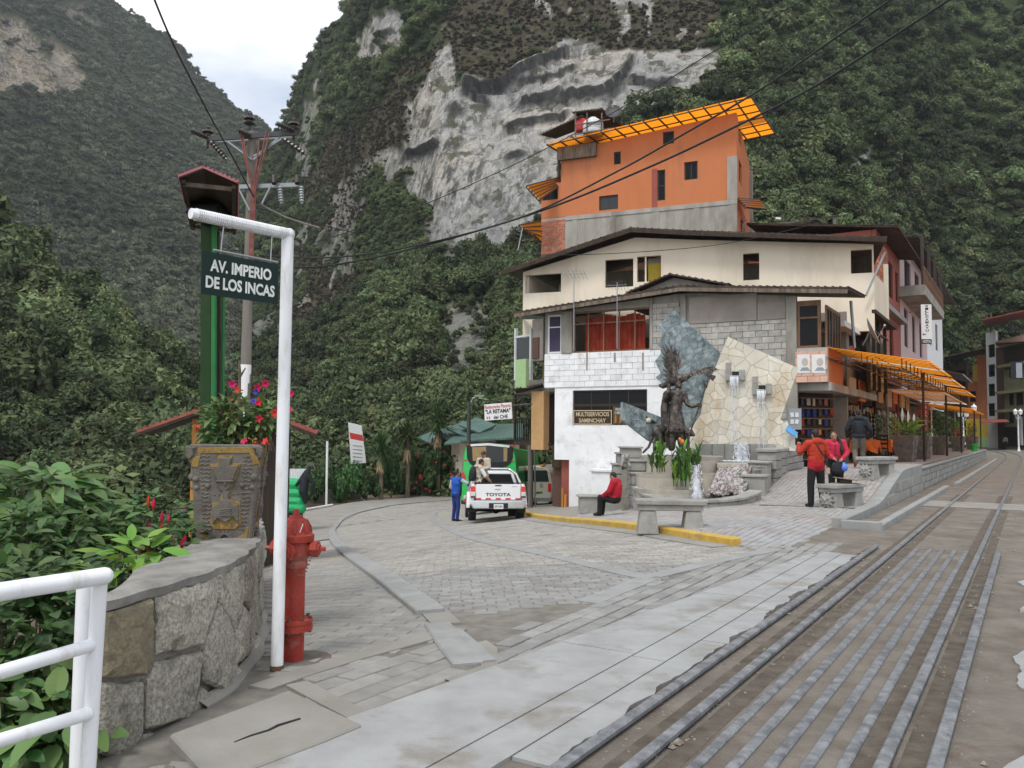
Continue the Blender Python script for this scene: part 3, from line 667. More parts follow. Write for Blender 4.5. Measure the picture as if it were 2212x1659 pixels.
pts,i,j,r=sample(p3,18500,1,veg3);sc_=(.8+2.6*r.uniform(0,1,len(pts))**1.8)*np.where(moss3[i,j]>.5,.45,1)*np.where(dist3[i,j]>170,1.0,1.0);sc_*=np.where(rock3[np.minimum(i+3,NU3-1),j]+rock3[np.maximum(i-3,0),j]+rock3[i,np.minimum(j+4,NV3-1)]>0,.45,1)
pts=pts+np.array([0,0,1.0])*(sc_*.35)[:,None]
scatter_obj('hillside_forest',pts,sc_,near_crowns,11,'dense cloud forest covering the valley side around the cliff','forest',2)
vb=inf3*(rockfull>.4)*(rock3<.2)
pts,i,j,r=sample(p3,3600,15,vb);scatter_obj('cliff_shrubs',pts+np.array([0,0,.3]),.35+.9*r.uniform(0,1,len(pts))**2,near_crowns,11,'green shrubs rooted in clefts of the pale cliff','shrubs',16)
mw=inf3*(moss3>.5)*np.clip(1-1.2*rock3,0,1)
pts,i,j,r=sample(p3,6500,5,mw);scatter_obj('cliff_scrub',pts,r.uniform(.35,1.0,len(pts)),moss_crowns,3,'low brown scrub clinging to the dark upper cliff','scrub',6)
veg1=(px1>-800)*(px1<760)*(py1>-260)*np.clip(1-rk1*1.1,0.02,1)*(300/p1[:,:,1])**1.0
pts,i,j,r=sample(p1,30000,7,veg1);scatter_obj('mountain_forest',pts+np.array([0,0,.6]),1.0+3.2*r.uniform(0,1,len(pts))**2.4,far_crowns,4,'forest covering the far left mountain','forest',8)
veg2=(px2>-800)*(px2<600)*np.ones(px2.shape)
pts,i,j,r=sample(p2,2700,9,veg2);s2_=(.7+2.9*r.uniform(0,1,len(pts))**1.7)*np.clip(p2[i,j,1]/60,.5,1.15);pts=pts+np.array([0,0,1])*(s2_*.4)[:,None]
scatter_obj('near_forest',pts,s2_,near_crowns,11,'broadleaf trees crowding the near left slope','forest',10)
# valley air
mb=MB();mb.bb(-760,760,-80,760,-14,420);hz=mb.build('haze',MT['black']);hz.data.materials.clear()
hm=bpy.data.materials.new('valley_air');hm.use_nodes=True;ht_=hm.node_tree;ht_.nodes.clear();ho_=N(ht_,'ShaderNodeOutputMaterial');hv=N(ht_,'ShaderNodeVolumePrincipled');hv.inputs['Color'].default_value=(.86,.92,.97,1);hv.inputs['Density'].default_value=.0002;hv.inputs['Anisotropy'].default_value=.2
ht_.links.new(hv.outputs[0],ho_.inputs['Volume']);hz.data.materials.append(hm);tag(hz,'thin humid air filling the valley',None,kind='stuff')
SC.cycles.volume_bounces=0;SC.cycles.volume_step_rate=10
# ground
def drape(name,poly,m,off,kind='structure',label=None,step=0.6,parent=None,zf=None):
 """flat polygon (xy points) cut along a grid and laid on the ground, off above it"""
 bm=bmesh.new();f=bm.faces.new([bm.verts.new((p[0],p[1],0))for p in poly])
 bmesh.ops.recalc_face_normals(bm,faces=bm.faces)
 xs=[p[0]for p in poly];ys=[p[1]for p in poly]
 for lo,hi,ax in((min(xs),max(xs),0),(min(ys),max(ys),1)):
  k=math.ceil(lo/step)*step
  while k<hi:
   nrm=(1,0,0)if ax==0 else(0,1,0);co=(k,0,0)if ax==0 else(0,k,0)
   bmesh.ops.bisect_plane(bm,geom=bm.verts[:]+bm.edges[:]+bm.faces[:],plane_co=co,plane_no=nrm,dist=1e-5);k+=step
 for v in bm.verts:v.co.z=(zf or zg)(v.co.x,v.co.y)+off
 for f in bm.faces:
  f.normal_update()
  if f.normal.z<0:f.normal_flip()
 me=bpy.data.meshes.new(name);bm.to_mesh(me);bm.free();me.materials.append(m);o=link(name,me,parent)
 if kind:struct(o,kind,label)
 return o
def gxy(pts):return[tuple(G(*p)[:2])for p in pts]
def smooth_line(pts,n=6):
 a=np.array([(p[0],p[1],0)for p in pts],float)[:,None,:]
 return[tuple(p[:2])for p in catmull(a,(len(pts)-1)*n+1)[:,0,:]]
def ribbon(name,line,w0,w1,z0,z1,m,parent=None,kind=None,label=None,bevel=0.0,follow=True,seglen=None,gap=0.006):
 """raised strip along a ground line, from offset w0 to w1 (left positive), z0..z1 above the ground; cut in pieces if seglen"""
 out=[];n=len(line)
 def row(i):
  a=Vector(line[max(0,i-1)]);b=Vector(line[min(n-1,i+1)]);t=(b-a).normalized();nn=Vector((-t.y,t.x));p=Vector(line[i]);return p+nn*w0,p+nn*w1
 mb=MB();rows=[row(i)for i in range(n)];ids=[]
 for a,b in rows:
  za,zb=zg(*a),zg(*b);ids.append([mb.V((a.x,a.y,za+z0)),mb.V((b.x,b.y,zb+z0)),mb.V((b.x,b.y,zb+z1)),mb.V((a.x,a.y,za+z1))])
 for p,q in zip(ids,ids[1:]):
  for k in range(4):mb.F([p[k],p[(k+1)%4],q[(k+1)%4],q[k]])
 mb.F(ids[0][::-1]);mb.F(ids[-1])
 o=mb.build(name,m,parent,bevel=bevel)
 if kind:struct(o,kind,label)
 return o
xs=np.unique(np.concatenate([np.arange(-400,-24,25),np.arange(-24,40,.5),np.arange(40,401,25)]));ys=np.unique(np.concatenate([np.arange(-40,0,5),np.arange(0,60,.5),np.arange(60,800,25)]))
EDGE=[(-2.35,-3),(-2.3,2.6),(-2.3,4.1),(-2.15,4.9),(-2.2,5.8),(-2.6,7.5),(-3.6,10.5),(-6.4,14.5),(-10.5,20),(-16,26),(-40,40)]
def left_edge(y):return float(np.interp(y,[e[1]for e in EDGE],[e[0]for e in EDGE]))
vv=[]
for x in xs:
 for y in ys:
  d_,s_=ds(x,y);z=zg(x,y)-0.10-(.58*sstep(18.0,23.0,s_)*(1-sstep(2.2,5.0,d_))if d_>-2.05 else 0)
  e=left_edge(y)
  if x<e-.05:z-=min(7.0,(e-x)*1.3+.5)if y<40 else 2
  vv.append((x,y,z))
me=quickmesh('ground',vv,gridfaces(len(xs),len(ys)),[MT['soil']]);struct(link('ground',me),label='bare earth under the town')
# outlines surveyed on the ground
kerbL=gxy([(1040,1436),(1000,1392),(968,1350),(940,1322),(905,1296),(860,1262),(800,1222),(752,1190),(727,1165),(722,1146),(735,1128),(775,1108),(850,1092),(930,1084),(1000,1080)])
kerbLs=smooth_line(kerbL,5)
kerbY=smooth_line(gxy([(1600,1180),(1480,1160),(1330,1138),(1200,1124),(1145,1113),(1128,1098),(1126,1085),(1128,1075)]),5)
lane_mid=smooth_line(gxy([(1400,1252),(1250,1216),(1100,1182),(1010,1160),(955,1136),(935,1122),(940,1108),(975,1098)]),5)
lane_cross=gxy([(1400,1252),(1270,1304)])
concL=[Gz(430,1659,0),Gz(830,1536,0),Gz(1085,1447,0),Gz(1240,1400,0)]
asphalt_poly=[xy(16,4),xy(16,70),xy(-1.55,60),xy(-1.55,2),(-2.6,-3)]
drape('road',[(-2.2,-2),(3.0,-2),(5.3,10.0),(4.9,13.0),(1.6,24.5),(3.2,45),(-16,45),(-16,26),(-10.4,20),(-6.3,14.5),(-3.5,10.5),(-2.5,7.5),(-2.0,5.8),(-2.0,4.0),(-2.2,2)],MT['mortar'],0.0,label='stone paved street curving downhill to the left')
ROAD=bpy.data.objects['road']
def zt(x,y):return 0.0
drape('track_bed',[xy(-2.3,-4),xy(-2.3,11.5),xy(-1.2,12.8),xy(-1.2,17),xy(-2.1,18),xy(-2.1,66),xy(8,90),xy(8,130),xy(-30,130),xy(-9,-4)],MT['dirt'],0.002,label='dusty earth bed of the railway',step=2.0,zf=zt)
BEDO=bpy.data.objects['track_bed']
def brick_proto(name,m,w,l,h=0.05,ch=0.006):
 mb=MB();x,y=l/2,w/2
 b=[(-x,-y,-h),(x,-y,-h),(x,y,-h),(-x,y,-h)];mi=[(p[0],p[1],-ch)for p in b];t=[(p[0]*(1-ch*2/l),p[1]*(1-ch*2/w),0)for p in b]
 i0=[mb.V(p)for p in b];i1=[mb.V(p)for p in mi];i2=[mb.V(p)for p in t]
 for a,c in((i0,i1),(i1,i2)):
  for k in range(4):mb.F([a[k],a[(k+1)%4],c[(k+1)%4],c[k]])
 mb.F(i2);me=mb.mesh(name);me.materials.append(m);return me
def pave(parent,name,poly,ang,l,w,gap,m,top=0.008,keep=300,seed=0,curve=None,jit=0.006,zf=None,tilt=0.008,skip=0.0,holes=(),budget=None):
 """pavers in running bond over a polygon: the nearest ones one by one, the rest joined"""
 r=random.Random(seed);c,s=math.cos(ang),math.sin(ang);zf=zf or zg
 ps=[(p[0]*c+p[1]*s,-p[0]*s+p[1]*c)for p in poly]
 u0,u1=min(p[0]for p in ps),max(p[0]for p in ps);v0,v1=min(p[1]for p in ps),max(p[1]for p in ps)
 spots=[];k=0;v=v0
 while v<v1+w:
  u=u0-(l+gap)*(0.5 if k%2 else 0.0)-r.uniform(0,.03)
  while u<u1+l:
   X,Y=u*c-v*s,u*s+v*c
   if inpoly((X,Y),poly)and not any(inpoly((X,Y),h)for h in holes):
    pr=proj((X,Y,zf(X,Y)))
    if Y>1 and-80<pr[0]<2300 and pr[1]<1780 and r.random()>=skip:
     spots.append((math.hypot(X,Y),X,Y))
   u+=l+gap
  v+=w+gap;k+=1
 spots.sort();me=brick_proto(name,m,w,l)
 mb=MB();lv=[]
 src=[tuple(v.co)for v in me.vertices];sf=[tuple(p.vertices)for p in me.polygons]
 for n,(_,X,Y)in enumerate(spots):
  e=.15;zx=(zf(X+e,Y)-zf(X-e,Y))/(2*e);zy=(zf(X,Y+e)-zf(X,Y-e))/(2*e)
  nrm=Vector((-zx+r.uniform(-tilt,tilt),-zy+r.uniform(-tilt,tilt),1)).normalized();a=ang+r.uniform(-1,1)*jit
  M=axes((X+r.uniform(-jit,jit)*.6,Y+r.uniform(-jit,jit)*.6,zf(X,Y)+top+r.uniform(-.003,.003)),(math.cos(a),math.sin(a),0),nrm)
  if n<keep:inst(name,me,parent,None,M=M)
  else:
   o=len(mb.v);mb.v+=[tuple(M@Vector(p))for p in src];mb.f+=[tuple(i+o for i in f)for f in sf];mb.m+=[0]*len(sf);lv+=[r.random()]*len(src)
 if mb.v:
  o=mb.build(name+'_field',PAVEA.get(m.name,m),parent,fix=False);o['kind']='stuff';setattr_f(o.data,'lv',lv)
 return len(spots)
PAVEA={}
for nm,a,b_,rn,st,ss in(('paver',(0.36,0.34,0.31),(0.46,0.44,0.405),.13,(0.27,0.25,0.225),.9),('paver_warm',(0.37,0.345,0.305),(0.46,0.435,0.39),.09,(0.28,0.255,0.22),.8),('paver_plaza',(0.38,0.36,0.34),(0.46,0.44,0.42),.08,(0.36,0.26,0.235),.7)):
 PAVEA[nm]=mat(nm+'_field',tuple(q*.76 for q in a),tuple(q*.76 for q in b_),scale=5,rough=0.9,bump=0.35,bscale=60,rnd=rn,attr='lv',stain=tuple(q*.76 for q in st),stain_amt=.7,stain_scale=ss)
TA=math.atan2(TY,TX)
nose=gxy([(1270,1304),(1400,1252)])
road_poly=kerbL[3:]+[tuple(G(1000,1078)[:2]),tuple(G(1110,1076)[:2])]+[p for p in kerbY[::-1]]+gxy([(1640,1195),(1560,1210),(1400,1256),(1270,1306),(1180,1305),(1050,1330)])
n_a=pave(ROAD,'paver',road_poly,math.radians(4),0.205,0.105,0.010,MT['paver'],keep=300,seed=1)
apron=gxy([(1080,1440),(1062,1400),(1110,1362),(1280,1308),(1410,1260),(1560,1214),(1720,1180),(1830,1172),(1800,1200),(1560,1270),(1420,1318),(1300,1372),(1200,1425)])
n_b=pave(ROAD,'sett',apron,TA+.02,0.30,0.135,0.018,MT['paver'],keep=300,seed=2,jit=.012,top=.012)
walk_a=gxy([(960,1345),(905,1300),(860,1266),(800,1226),(752,1194),(724,1168),(700,1150),(650,1150),(610,1180),(575,1300),(560,1420),(640,1470),(760,1430),(900,1392)])
n_c=pave(ROAD,'pavement_slab',walk_a,math.radians(-14),0.30,0.105,0.010,MT['paver_warm'],keep=300,seed=3)
walk_b=gxy([(640,1480),(700,1452),(860,1408),(975,1370),(1030,1430),(960,1462),(850,1510),(790,1556),(700,1510)])
_a,_b=G(640,1480),G(975,1370)
n_d=pave(ROAD,'large_slab',walk_b,math.atan2(_b.y-_a.y,_b.x-_a.x),0.34,0.150,0.014,MT['paver_warm'],keep=200,seed=4,jit=.01)
drape('pavement',gxy([(700,1168),(727,1166),(722,1146),(735,1128),(775,1108),(850,1092),(930,1084),(1000,1080),(1000,1068),(880,1072),(760,1086),(660,1104),(640,1130),(620,1180)]),MT['concrete_dusty'],0.03,label='pale pavement on the outside of the bend')
PAVE=bpy.data.objects['pavement']
ribbon('kerb',kerbLs[14:],-0.06,0.20,-0.12,0.06,MT['concrete_kerb'],ROAD,bevel=0.012)
ribbon('kerb',kerbLs[:11],-0.02,0.20,-0.05,0.03,MT['concrete_kerb'],ROAD,bevel=0.012)
ribbon('dividing_band',lane_mid,-0.11,0.11,-0.02,0.018,MT['concrete_kerb'],ROAD)
ribbon('dividing_band',lane_cross,-0.12,0.12,-0.02,0.018,MT['concrete_kerb'],ROAD)
ribbon('dividing_band',gxy([(1410,1248),(1560,1212),(1680,1188)]),-0.10,0.12,-0.02,0.018,MT['concrete_kerb'],ROAD)
ribbon('pavement_band',gxy([(560,1490),(640,1462),(760,1424),(905,1385),(990,1360)]),-0.09,0.09,-0.02,0.016,MT['concrete_dusty'],ROAD)
ribbon('pavement_band',gxy([(970,1366),(1020,1412),(1040,1434)]),-0.10,0.10,-0.02,0.022,MT['concrete_kerb'],ROAD)
ribbon('pavement_band',gxy([(640,1480),(700,1512),(790,1558)]),-0.07,0.07,-0.02,0.016,MT['concrete_dusty'],ROAD)
ribbon('pavement_band',gxy([(905,1300),(930,1322),(960,1352)]),-0.10,0.14,-0.02,0.02,MT['concrete_dusty'],ROAD)
drape('concrete_patch',gxy([(1000,1400),(1050,1385),(1075,1402),(1075,1440),(1120,1448),(1090,1462),(1040,1470),(1000,1485),(960,1470),(1040,1440)]),MT['concrete_dusty'],0.009,None,parent=ROAD)
drape('concrete_patch',gxy([(370,1650),(560,1660),(800,1568),(960,1480),(1090,1448),(1240,1430),(1230,1452),(1000,1562),(800,1660),(600,1760),(300,1760)]),MT['concrete_dusty'],0.013,None,parent=ROAD)
def strip_slabs():
 k=0
 for d0,d1,dd in((-1.90,-2.405,0),(-2.417,-2.655,1),(-2.667,-2.84,2)):
  s=2.2+dd*.6
  while s<(11.0,11.3,11.2)[dd]:
   L_=random.Random(k).uniform(2.3,3.4);e=min(s+L_,(11.2,11.5,11.4)[dd])
   dl=(lambda q:-1.72-.085*(q-4.2))if dd==0 else(lambda q:d0)
   pts=[xy(dl(s),s+.006),xy(dl(e),e-.006)]
   if dd==2:
    m_=40;rr=random.Random(k+9);wv=[rr.uniform(-.05,.05)for _ in range(12)]
    pts+=[xy(d1+float(np.interp(q,np.linspace(0,m_,12),wv))+rr.uniform(-.012,.012),e-.006-(e-s-.012)*q/m_)for q in range(m_+1)]
   else:pts+=[xy(d1,e-.006),xy(d1,s+.006)]
   mb=MB();mb.prism([(p[0],p[1],-0.05)for p in pts],(0,0,0.05+0.020));mb.build('concrete_slab',MT['concrete_slab'],ROAD)
   s=e;k+=1
strip_slabs()
for k,(s0,s1)in enumerate(((0.5,4.2),(4.22,7.4),(8.6,11.5))):
 rr=random.Random(40+k);pts=[xy(-4.72+.07*math.sin(q*.23+k)+.03*math.sin(q*.6)+rr.uniform(-.012,.012),s0+(s1-s0)*q/40)for q in range(41)]+[xy(-6.8,s1),xy(-6.8,s0)]
 mb=MB();mb.prism([(p[0],p[1],-0.05)for p in pts],(0,0,0.07));mb.build('concrete_slab',MT['concrete_slab'],BEDO)
cov=[Gz(*p,0.03)for p in((366,1588),(624,1492),(782,1566),(700,1600),(520,1668),(440,1668))]
mb=MB();mb.prism([(p.x,p.y,-0.04)for p in cov],(0,0,0.075));mb.build('cover_slab',MT['concrete_dusty'],ROAD,bevel=0.01)
cr_=[Gz(*p,0.036)for p in((506,1603),(540,1590),(580,1578),(600,1568),(648,1553))]
mb=MB();mb.tube([(p.x,p.y,0.0345)for p in cr_],[.004,.007,.008,.01,.008],6);mb.build('crack',MT['black'],ROAD)
# plaza
plaza=[p for p in kerbY]+[tuple(G(1128,1068)[:2]),xy(13.5,42),xy(9.2,42)]+[xy(1.6,66),xy(-1.9,66),xy(-1.95,40),xy(-1.95,15.9),xy(-1.95,14.2)]+gxy([(1760,1172),(1690,1186),(1640,1192)])
def zp(x,y):return zg(x,y)+0.10
def zplaza(x,y):d,s=ds(x,y);return zg(x,y)+.012+.10*sstep(11.2,13.4,s)*max(sstep(15.0,17.5,s),sstep(-2.0,-.7,d))
drape('plaza',plaza,MT['mortar_dusty'],-.004,label='paved plaza around the fountain rising to a terrace',step=.5,zf=lambda x,y:zplaza(x,y))
PLAZA=bpy.data.objects['plaza']
pz=[p for p in kerbY[:14]]+[xy(8.6,26.5),xy(1.8,23),xy(1.6,30),xy(-1.85,30),xy(-1.85,14.4)]+gxy([(1740,1172),(1690,1184),(1640,1190)])
n_e=pave(PLAZA,'plaza_paver',pz,TA,0.20,0.10,0.010,MT['paver_plaza'],keep=300,seed=6,zf=zplaza,jit=.004)
ribbon('yellow_kerb',kerbY,-0.02,0.16,-0.06,0.125,MT['yellow_paint'],PLAZA,bevel=0.02,seglen=1)
ribbon('gutter',kerbY,0.16,0.50,-0.03,0.022,MT['concrete_dusty'],ROAD)
a,b_=G(1642,1104),G(1846,1112)
mb=MB();mb.beam((a.x,a.y,zplaza(a.x,a.y)+.012),(b_.x,b_.y,zplaza(b_.x,b_.y)+.012),.09,.02);mb.build('drain_slot',MT['steel_dark'],PLAZA)
print('pavers',n_a,n_b,n_c,n_d,n_e)
# rails
def track_line(d,s0,s1,n=30):
 """straight to s=34 then bending left like the line in the distance"""
 out=[]
 for k in range(n+1):
  s=s0+(s1-s0)*k/n;dd=d+(0.0016*max(0,s-65)**2);out.append(xy(dd,s))
 return out
def rail(name,d,s0,s1,top,label,worn,w=0.062):
 t=thing(name,label,'rail',(*xy(d,s0),0));ln=track_line(d,s0,s1,40 if s1>20 else 12)
 mb=MB();mb.tube([(p[0],p[1],top-.018)for p in ln],w*.52,4)
 for nm,hw,z0,z1,m in(('rail_head',w/2,top-.035,top,worn),('rail_web',.012,top-.13,top-.035,'rail_rust'),('rail_foot',.055,top-.15,top-.13,'rail_rust')):
  mb=MB();ids=[]
  for i,p in enumerate(ln):
   q=Vector(ln[min(i+1,len(ln)-1)])-Vector(ln[max(i-1,0)]);q.normalize();nn=Vector((-q.y,q.x));a=Vector(p)-nn*hw;b=Vector(p)+nn*hw
   ids.append([mb.V((a.x,a.y,z0)),mb.V((b.x,b.y,z0)),mb.V((b.x,b.y,z1)),mb.V((a.x,a.y,z1))])
  for p,q in zip(ids,ids[1:]):
   for k in range(4):mb.F([p[k],p[(k+1)%4],q[(k+1)%4],q[k]])
  mb.F(ids[0][::-1]);mb.F(ids[-1]);mb.build(nm,MT[worn if nm=='rail_head' else m],t,bevel=.008 if nm=='rail_head' else 0)
 return t
rail('running_rail',-3.20,0.5,118,.05,'left running rail of the railway nearest the plaza','rail_worn')
rail('running_rail',-4.16,0.5,118,.045,'right running rail of the railway','rail_worn')
GRP='old rails laid flat in the level crossing'
for k,(d,s0,s1,lb)in enumerate(((-2.93,1.0,12.45,'leftmost guard rail of the level crossing beside the concrete strip'),(-3.42,1,12.65,'first of the five filler rails, right of the left running rail'),(-3.57,1,12.7,'second of the five filler rails in the crossing'),(-3.715,1,12.75,'middle one of the five filler rails in the crossing'),(-3.86,1,12.8,'fourth of the five filler rails in the crossing'),(-4.00,1,12.85,'fifth filler rail, just left of the right running rail'),(-4.37,1,12.6,'rightmost guard rail of the level crossing'))):
 t=rail('crossing_rail',d,s0,s1,.018 if 0<k<6 else.05,lb,'rail_worn',.058 if 0<k<6 else.066);t['group']=GRP
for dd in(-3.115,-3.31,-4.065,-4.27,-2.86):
 ribbon('flangeway_shade',[xy(dd,.5+k*1.3)for k in range(20 if dd<-3 else 10)],-.055,.055,-.02,.006,MT['dark_dirt'],BEDO)  # flat dirt strips, the groove shadow beside the rails painted into their dark colour
for k,s in enumerate((20.6,21.2,21.8)):
 mb=MB();a=xy(-2.6,s);b_=xy(-5.1,s);mb.beam((*a,.012),(*b_,.012),.42,.03);mb.build('crossing_panel',MT['concrete_dusty'],BEDO,bevel=.01)
rs=random.Random(5);mb=MB();lv=[]
for k in range(2600):
 s=rs.uniform(2,26);d=rs.choice((-3.20,-4.16,-2.93,-4.37,-4.9))+rs.gauss(0,.07)-.05
 x,y=xy(d,s);r_=rs.uniform(.004,.014)*(1+(rs.random()<.06)*1.4)
 c=Vector((x,y,r_*.3));i=[mb.V(c+Vector(v)*r_*rs.uniform(.6,1.2))for v in((1,0,0),(0,1,0),(-1,0,0),(0,-1,0),(0,0,.8))]
 for a in range(4):mb.F([i[a],i[(a+1)%4],i[4]])
o=mb.build('gravel',MT['gravel'],None,fix=False);tag(o,'loose stones and grit scattered between the rails','gravel',kind='stuff')
# facades
class Fac:
 def __init__(s,A,B):
  s.A=Vector((A[0],A[1]));s.B=Vector((B[0],B[1]));s.L=(s.B-s.A).length;s.u=(s.B-s.A)/s.L
  n=Vector((s.u.y,-s.u.x));s.n=n if n.dot(-s.A)>0 else-n
 def uv(s,px,py):
  d=ray(px,py);a=np.array([[d[0],-s.u.x],[d[1],-s.u.y]]);t,u=np.linalg.solve(a,np.array([s.A.x,s.A.y]))
  return float(u),float(CAMH+d[2]*t)
 def pt(s,u,z,o=0.0):
  p=s.A+s.u*u+s.n*o;return Vector((p.x,p.y,z))
 def rect(s,x0,y0,x1,y1):
  c=[s.uv(*p)for p in((x0,y0),(x0,y1),(x1,y0),(x1,y1))]
  return(c[0][0]+c[1][0])/2,(c[2][0]+c[3][0])/2,(c[1][1]+c[3][1])/2,(c[0][1]+c[2][1])/2
 def box(s,mb,u0,u1,z0,z1,o0,o1,m=None):
  q=[s.pt(u0,z0,o0),s.pt(u1,z0,o0),s.pt(u1,z0,o1),s.pt(u0,z0,o1)];h=Vector((0,0,z1-z0))
  mb.prism(q,h,m)
 def M(s,u,z,o=0.0):
  return axes(s.pt(u,z,o),(s.u.x,s.u.y,0)if s.u.x>0 else(-s.u.x,-s.u.y,0),(s.n.x,s.n.y,0))
def wall(fac,name,m,parent,u0,u1,z0,zt,openings=(),thick=0.22,o=0.0,brk=()):
 ztf=zt if callable(zt)else(lambda u:zt)
 us=sorted({round(x,4)for x in[u0,u1,*brk]+[q for op in openings for q in op[:2]]if u0-1e-6<=x<=u1+1e-6})
 bm=bmesh.new();fs=[]
 flatz=not callable(zt)
 for i in range(len(us)-1):
  ua,ub=us[i],us[i+1];uc=(ua+ub)/2;cols=[op for op in openings if op[0]<uc<op[1]]
  zs=[z0]+sorted({q for op in(openings if flatz else cols)for q in op[2:4]if z0<q<min(ztf(ua),ztf(ub))-.005})
  for j,z in enumerate(zs):
   za,zb_=(zs[j+1],zs[j+1])if j+1<len(zs)else(ztf(ua),ztf(ub))
   if any(op[2]-1e-6<(z+min(za,zb_))/2<op[3]+1e-6 for op in cols):continue
   fs.append(bm.faces.new([bm.verts.new(fac.pt(ua,z,o)),bm.verts.new(fac.pt(ub,z,o)),bm.verts.new(fac.pt(ub,zb_,o)),bm.verts.new(fac.pt(ua,za,o))]))
 bmesh.ops.remove_doubles(bm,verts=bm.verts,dist=1e-4);fs=list(bm.faces)
 r=bmesh.ops.extrude_face_region(bm,geom=fs);d=Vector((fac.n.x,fac.n.y,0))*-thick
 for v in[g for g in r['geom']if isinstance(g,bmesh.types.BMVert)]:v.co+=d
 bmesh.ops.delete(bm,geom=[v for v in bm.verts if not v.link_faces],context='VERTS')
 bmesh.ops.recalc_face_normals(bm,faces=bm.faces)
 me=bpy.data.meshes.new(name);bm.to_mesh(me);bm.free();me.materials.append(m);return link(name,me,parent)
def window(fac,r,parent,fm='frame_dark',pm='glass_dark',nx=1,ny=1,fw=0.05,rec=0.10,name='window',label=None,ys=None,pane=True,curtain=None):
 u0,u1,z0,z1=r;mb=MB();d=.05
 for a,b,c,e in((u0,u0+fw,z0,z1),(u1-fw,u1,z0,z1),(u0+fw,u1-fw,z0,z0+fw),(u0+fw,u1-fw,z1-fw,z1)):fac.box(mb,a,b,c,e,-rec,-rec-d)
 for k in range(1,nx):
  u=u0+(u1-u0)*k/nx;fac.box(mb,u-fw*.35,u+fw*.35,z0+fw,z1-fw,-rec-.005,-rec-d+.005)
 for z in(ys or[z0+(z1-z0)*k/ny for k in range(1,ny)]):fac.box(mb,u0+fw,u1-fw,z-fw*.35,z+fw*.35,-rec-.004,-rec-d+.004)
 w=mb.build(name,MT[fm],parent)
 if label:w['label']=label
 if pane:
  mb=MB();fac.box(mb,u0+fw*.5,u1-fw*.5,z0+fw*.5,z1-fw*.5,-rec-.02,-rec-.03);mb.build('pane',MT[pm],w)
 return w
def courses(fac,parent,name,m,u0,u1,z0,z1,l,h,gap,o,inside=None,seed=0,depth=.06,keep=300,bev=.006,jit=.004,holes=()):
 """blocks laid one by one on a wall face; shared mesh, each scaled to its length"""
 mb=MB();mb.box((0,0,0),(1,1,1));me=mb.mesh(name);me.materials.append(m);rr=random.Random(seed);z=z0;k=0
 while z+h*.5<z1:
  zz=min(z+h,z1);u=u0-(l*.5 if k%2 else 0)
  while u<u1-.02:
   a,b=max(u,u0),min(u+l,u1)
   uc,zc=(a+b)/2,(z+zz)/2
   if b-a>.05 and(inside is None or inside(uc,zc))and not any(q[0]<uc<q[1]and q[2]<zc<q[3]for q in holes):
    p=fac.pt(uc,zc,o-depth/2+rr.uniform(-jit,jit));M=axes(p,(fac.u.x,fac.u.y,0),(fac.n.x,fac.n.y,0))@Matrix.Diagonal((b-a-gap,zz-z-gap,depth,1))
    inst(name,me,parent,None,M=M)
   u+=l
  z+=h;k+=1
def slabroof(name,parent,c,m,thick=.06,rib=0,rm=None,ridge_dir=0):
 """sheet roof over four corners, with raised corrugation ribs"""
 c=[Vector(p)for p in c];n=(c[1]-c[0]).cross(c[3]-c[0]).normalized()
 if n.z<0:n=-n
 mb=MB();mb.prism(c,n*thick);o=mb.build(name,m,parent)
 if rib:
  mb=MB()
  for k in range(rib+1):
   t=k/rib;mb.beam(c[0].lerp(c[1],t)+n*(thick+.012),c[3].lerp(c[2],t)+n*(thick+.012),.05,.025,n)
  mb.build('corrugation',rm or m,o)
 return o
def pt2(px,Y):p=P(px,930,Y);return(p.x,p.y)
# white corner building
F1=Fac(pt2(1175,30.0),pt2(1787,25.2))
cb=thing('corner_building','white painted corner building with block upper storey behind the fountain','building',F1.pt(0,-1.3))
uL,_=F1.uv(1175,900);uR,_=F1.uv(1787,900)
zb=F1.uv(1300,836)[1];zw=F1.uv(1300,760)[1]
shop=F1.rect(1236,842,1397,918);win=F1.rect(1237,668,1405,760);winp=F1.rect(1182,680,1212,763)
roofz=lambda u:float(np.interp(u,[F1.uv(1150,678)[0],F1.uv(1480,632)[0],F1.uv(1780,640)[0]],[F1.uv(1150,680)[1],F1.uv(1480,632)[1],F1.uv(1780,640)[1]]))
u_g=F1.uv(1228,1050)[0];u_m=F1.uv(1197,900)[0];z_m=F1.uv(1210,993)[1]
wall(F1,'ground_floor_wall',MT['white_paint'],cb,u_m,uR-1.0,z_m,zb,[shop],o=-.04)
wall(F1,'ground_floor_wall',MT['white_paint'],cb,u_g,uR-1.0,-2.2,z_m-.002,[],o=-.04)
u7=F1.uv(1427,800)[0]
wall(F1,'block_wall_core',MT['white_clean'],cb,uL,u7,zb+.002,zw,[],thick=.2,o=-.035)
courses(F1,cb,'painted_block',MT['white_paint'],uL,u7,zb+.02,zw,.40,.20,.012,.0,depth=.05,seed=1)
ub0,ub1=F1.uv(1405,700)[0],F1.uv(1698,700)[0];zbl=F1.uv(1560,697)[1]
wall(F1,'upper_wall',MT['bare_concrete'],cb,uL,ub1+.3,zw+.002,roofz,[win,winp],thick=.2,o=-.06,brk=(F1.uv(1480,632)[0],))
up=F1.uv(1479,700)[0]
courses(F1,cb,'grey_block',MT['block_grey'],ub0+.02,up-.15,zw,F1.uv(1440,655)[1],.40,.20,.014,.0,depth=.06,seed=2)
zlow=F1.uv(1600,905)[1]
wall(F1,'block_wall_core',MT['wall_mortar'],cb,up,ub1,zlow,zbl,[],thick=.15,o=-.03)
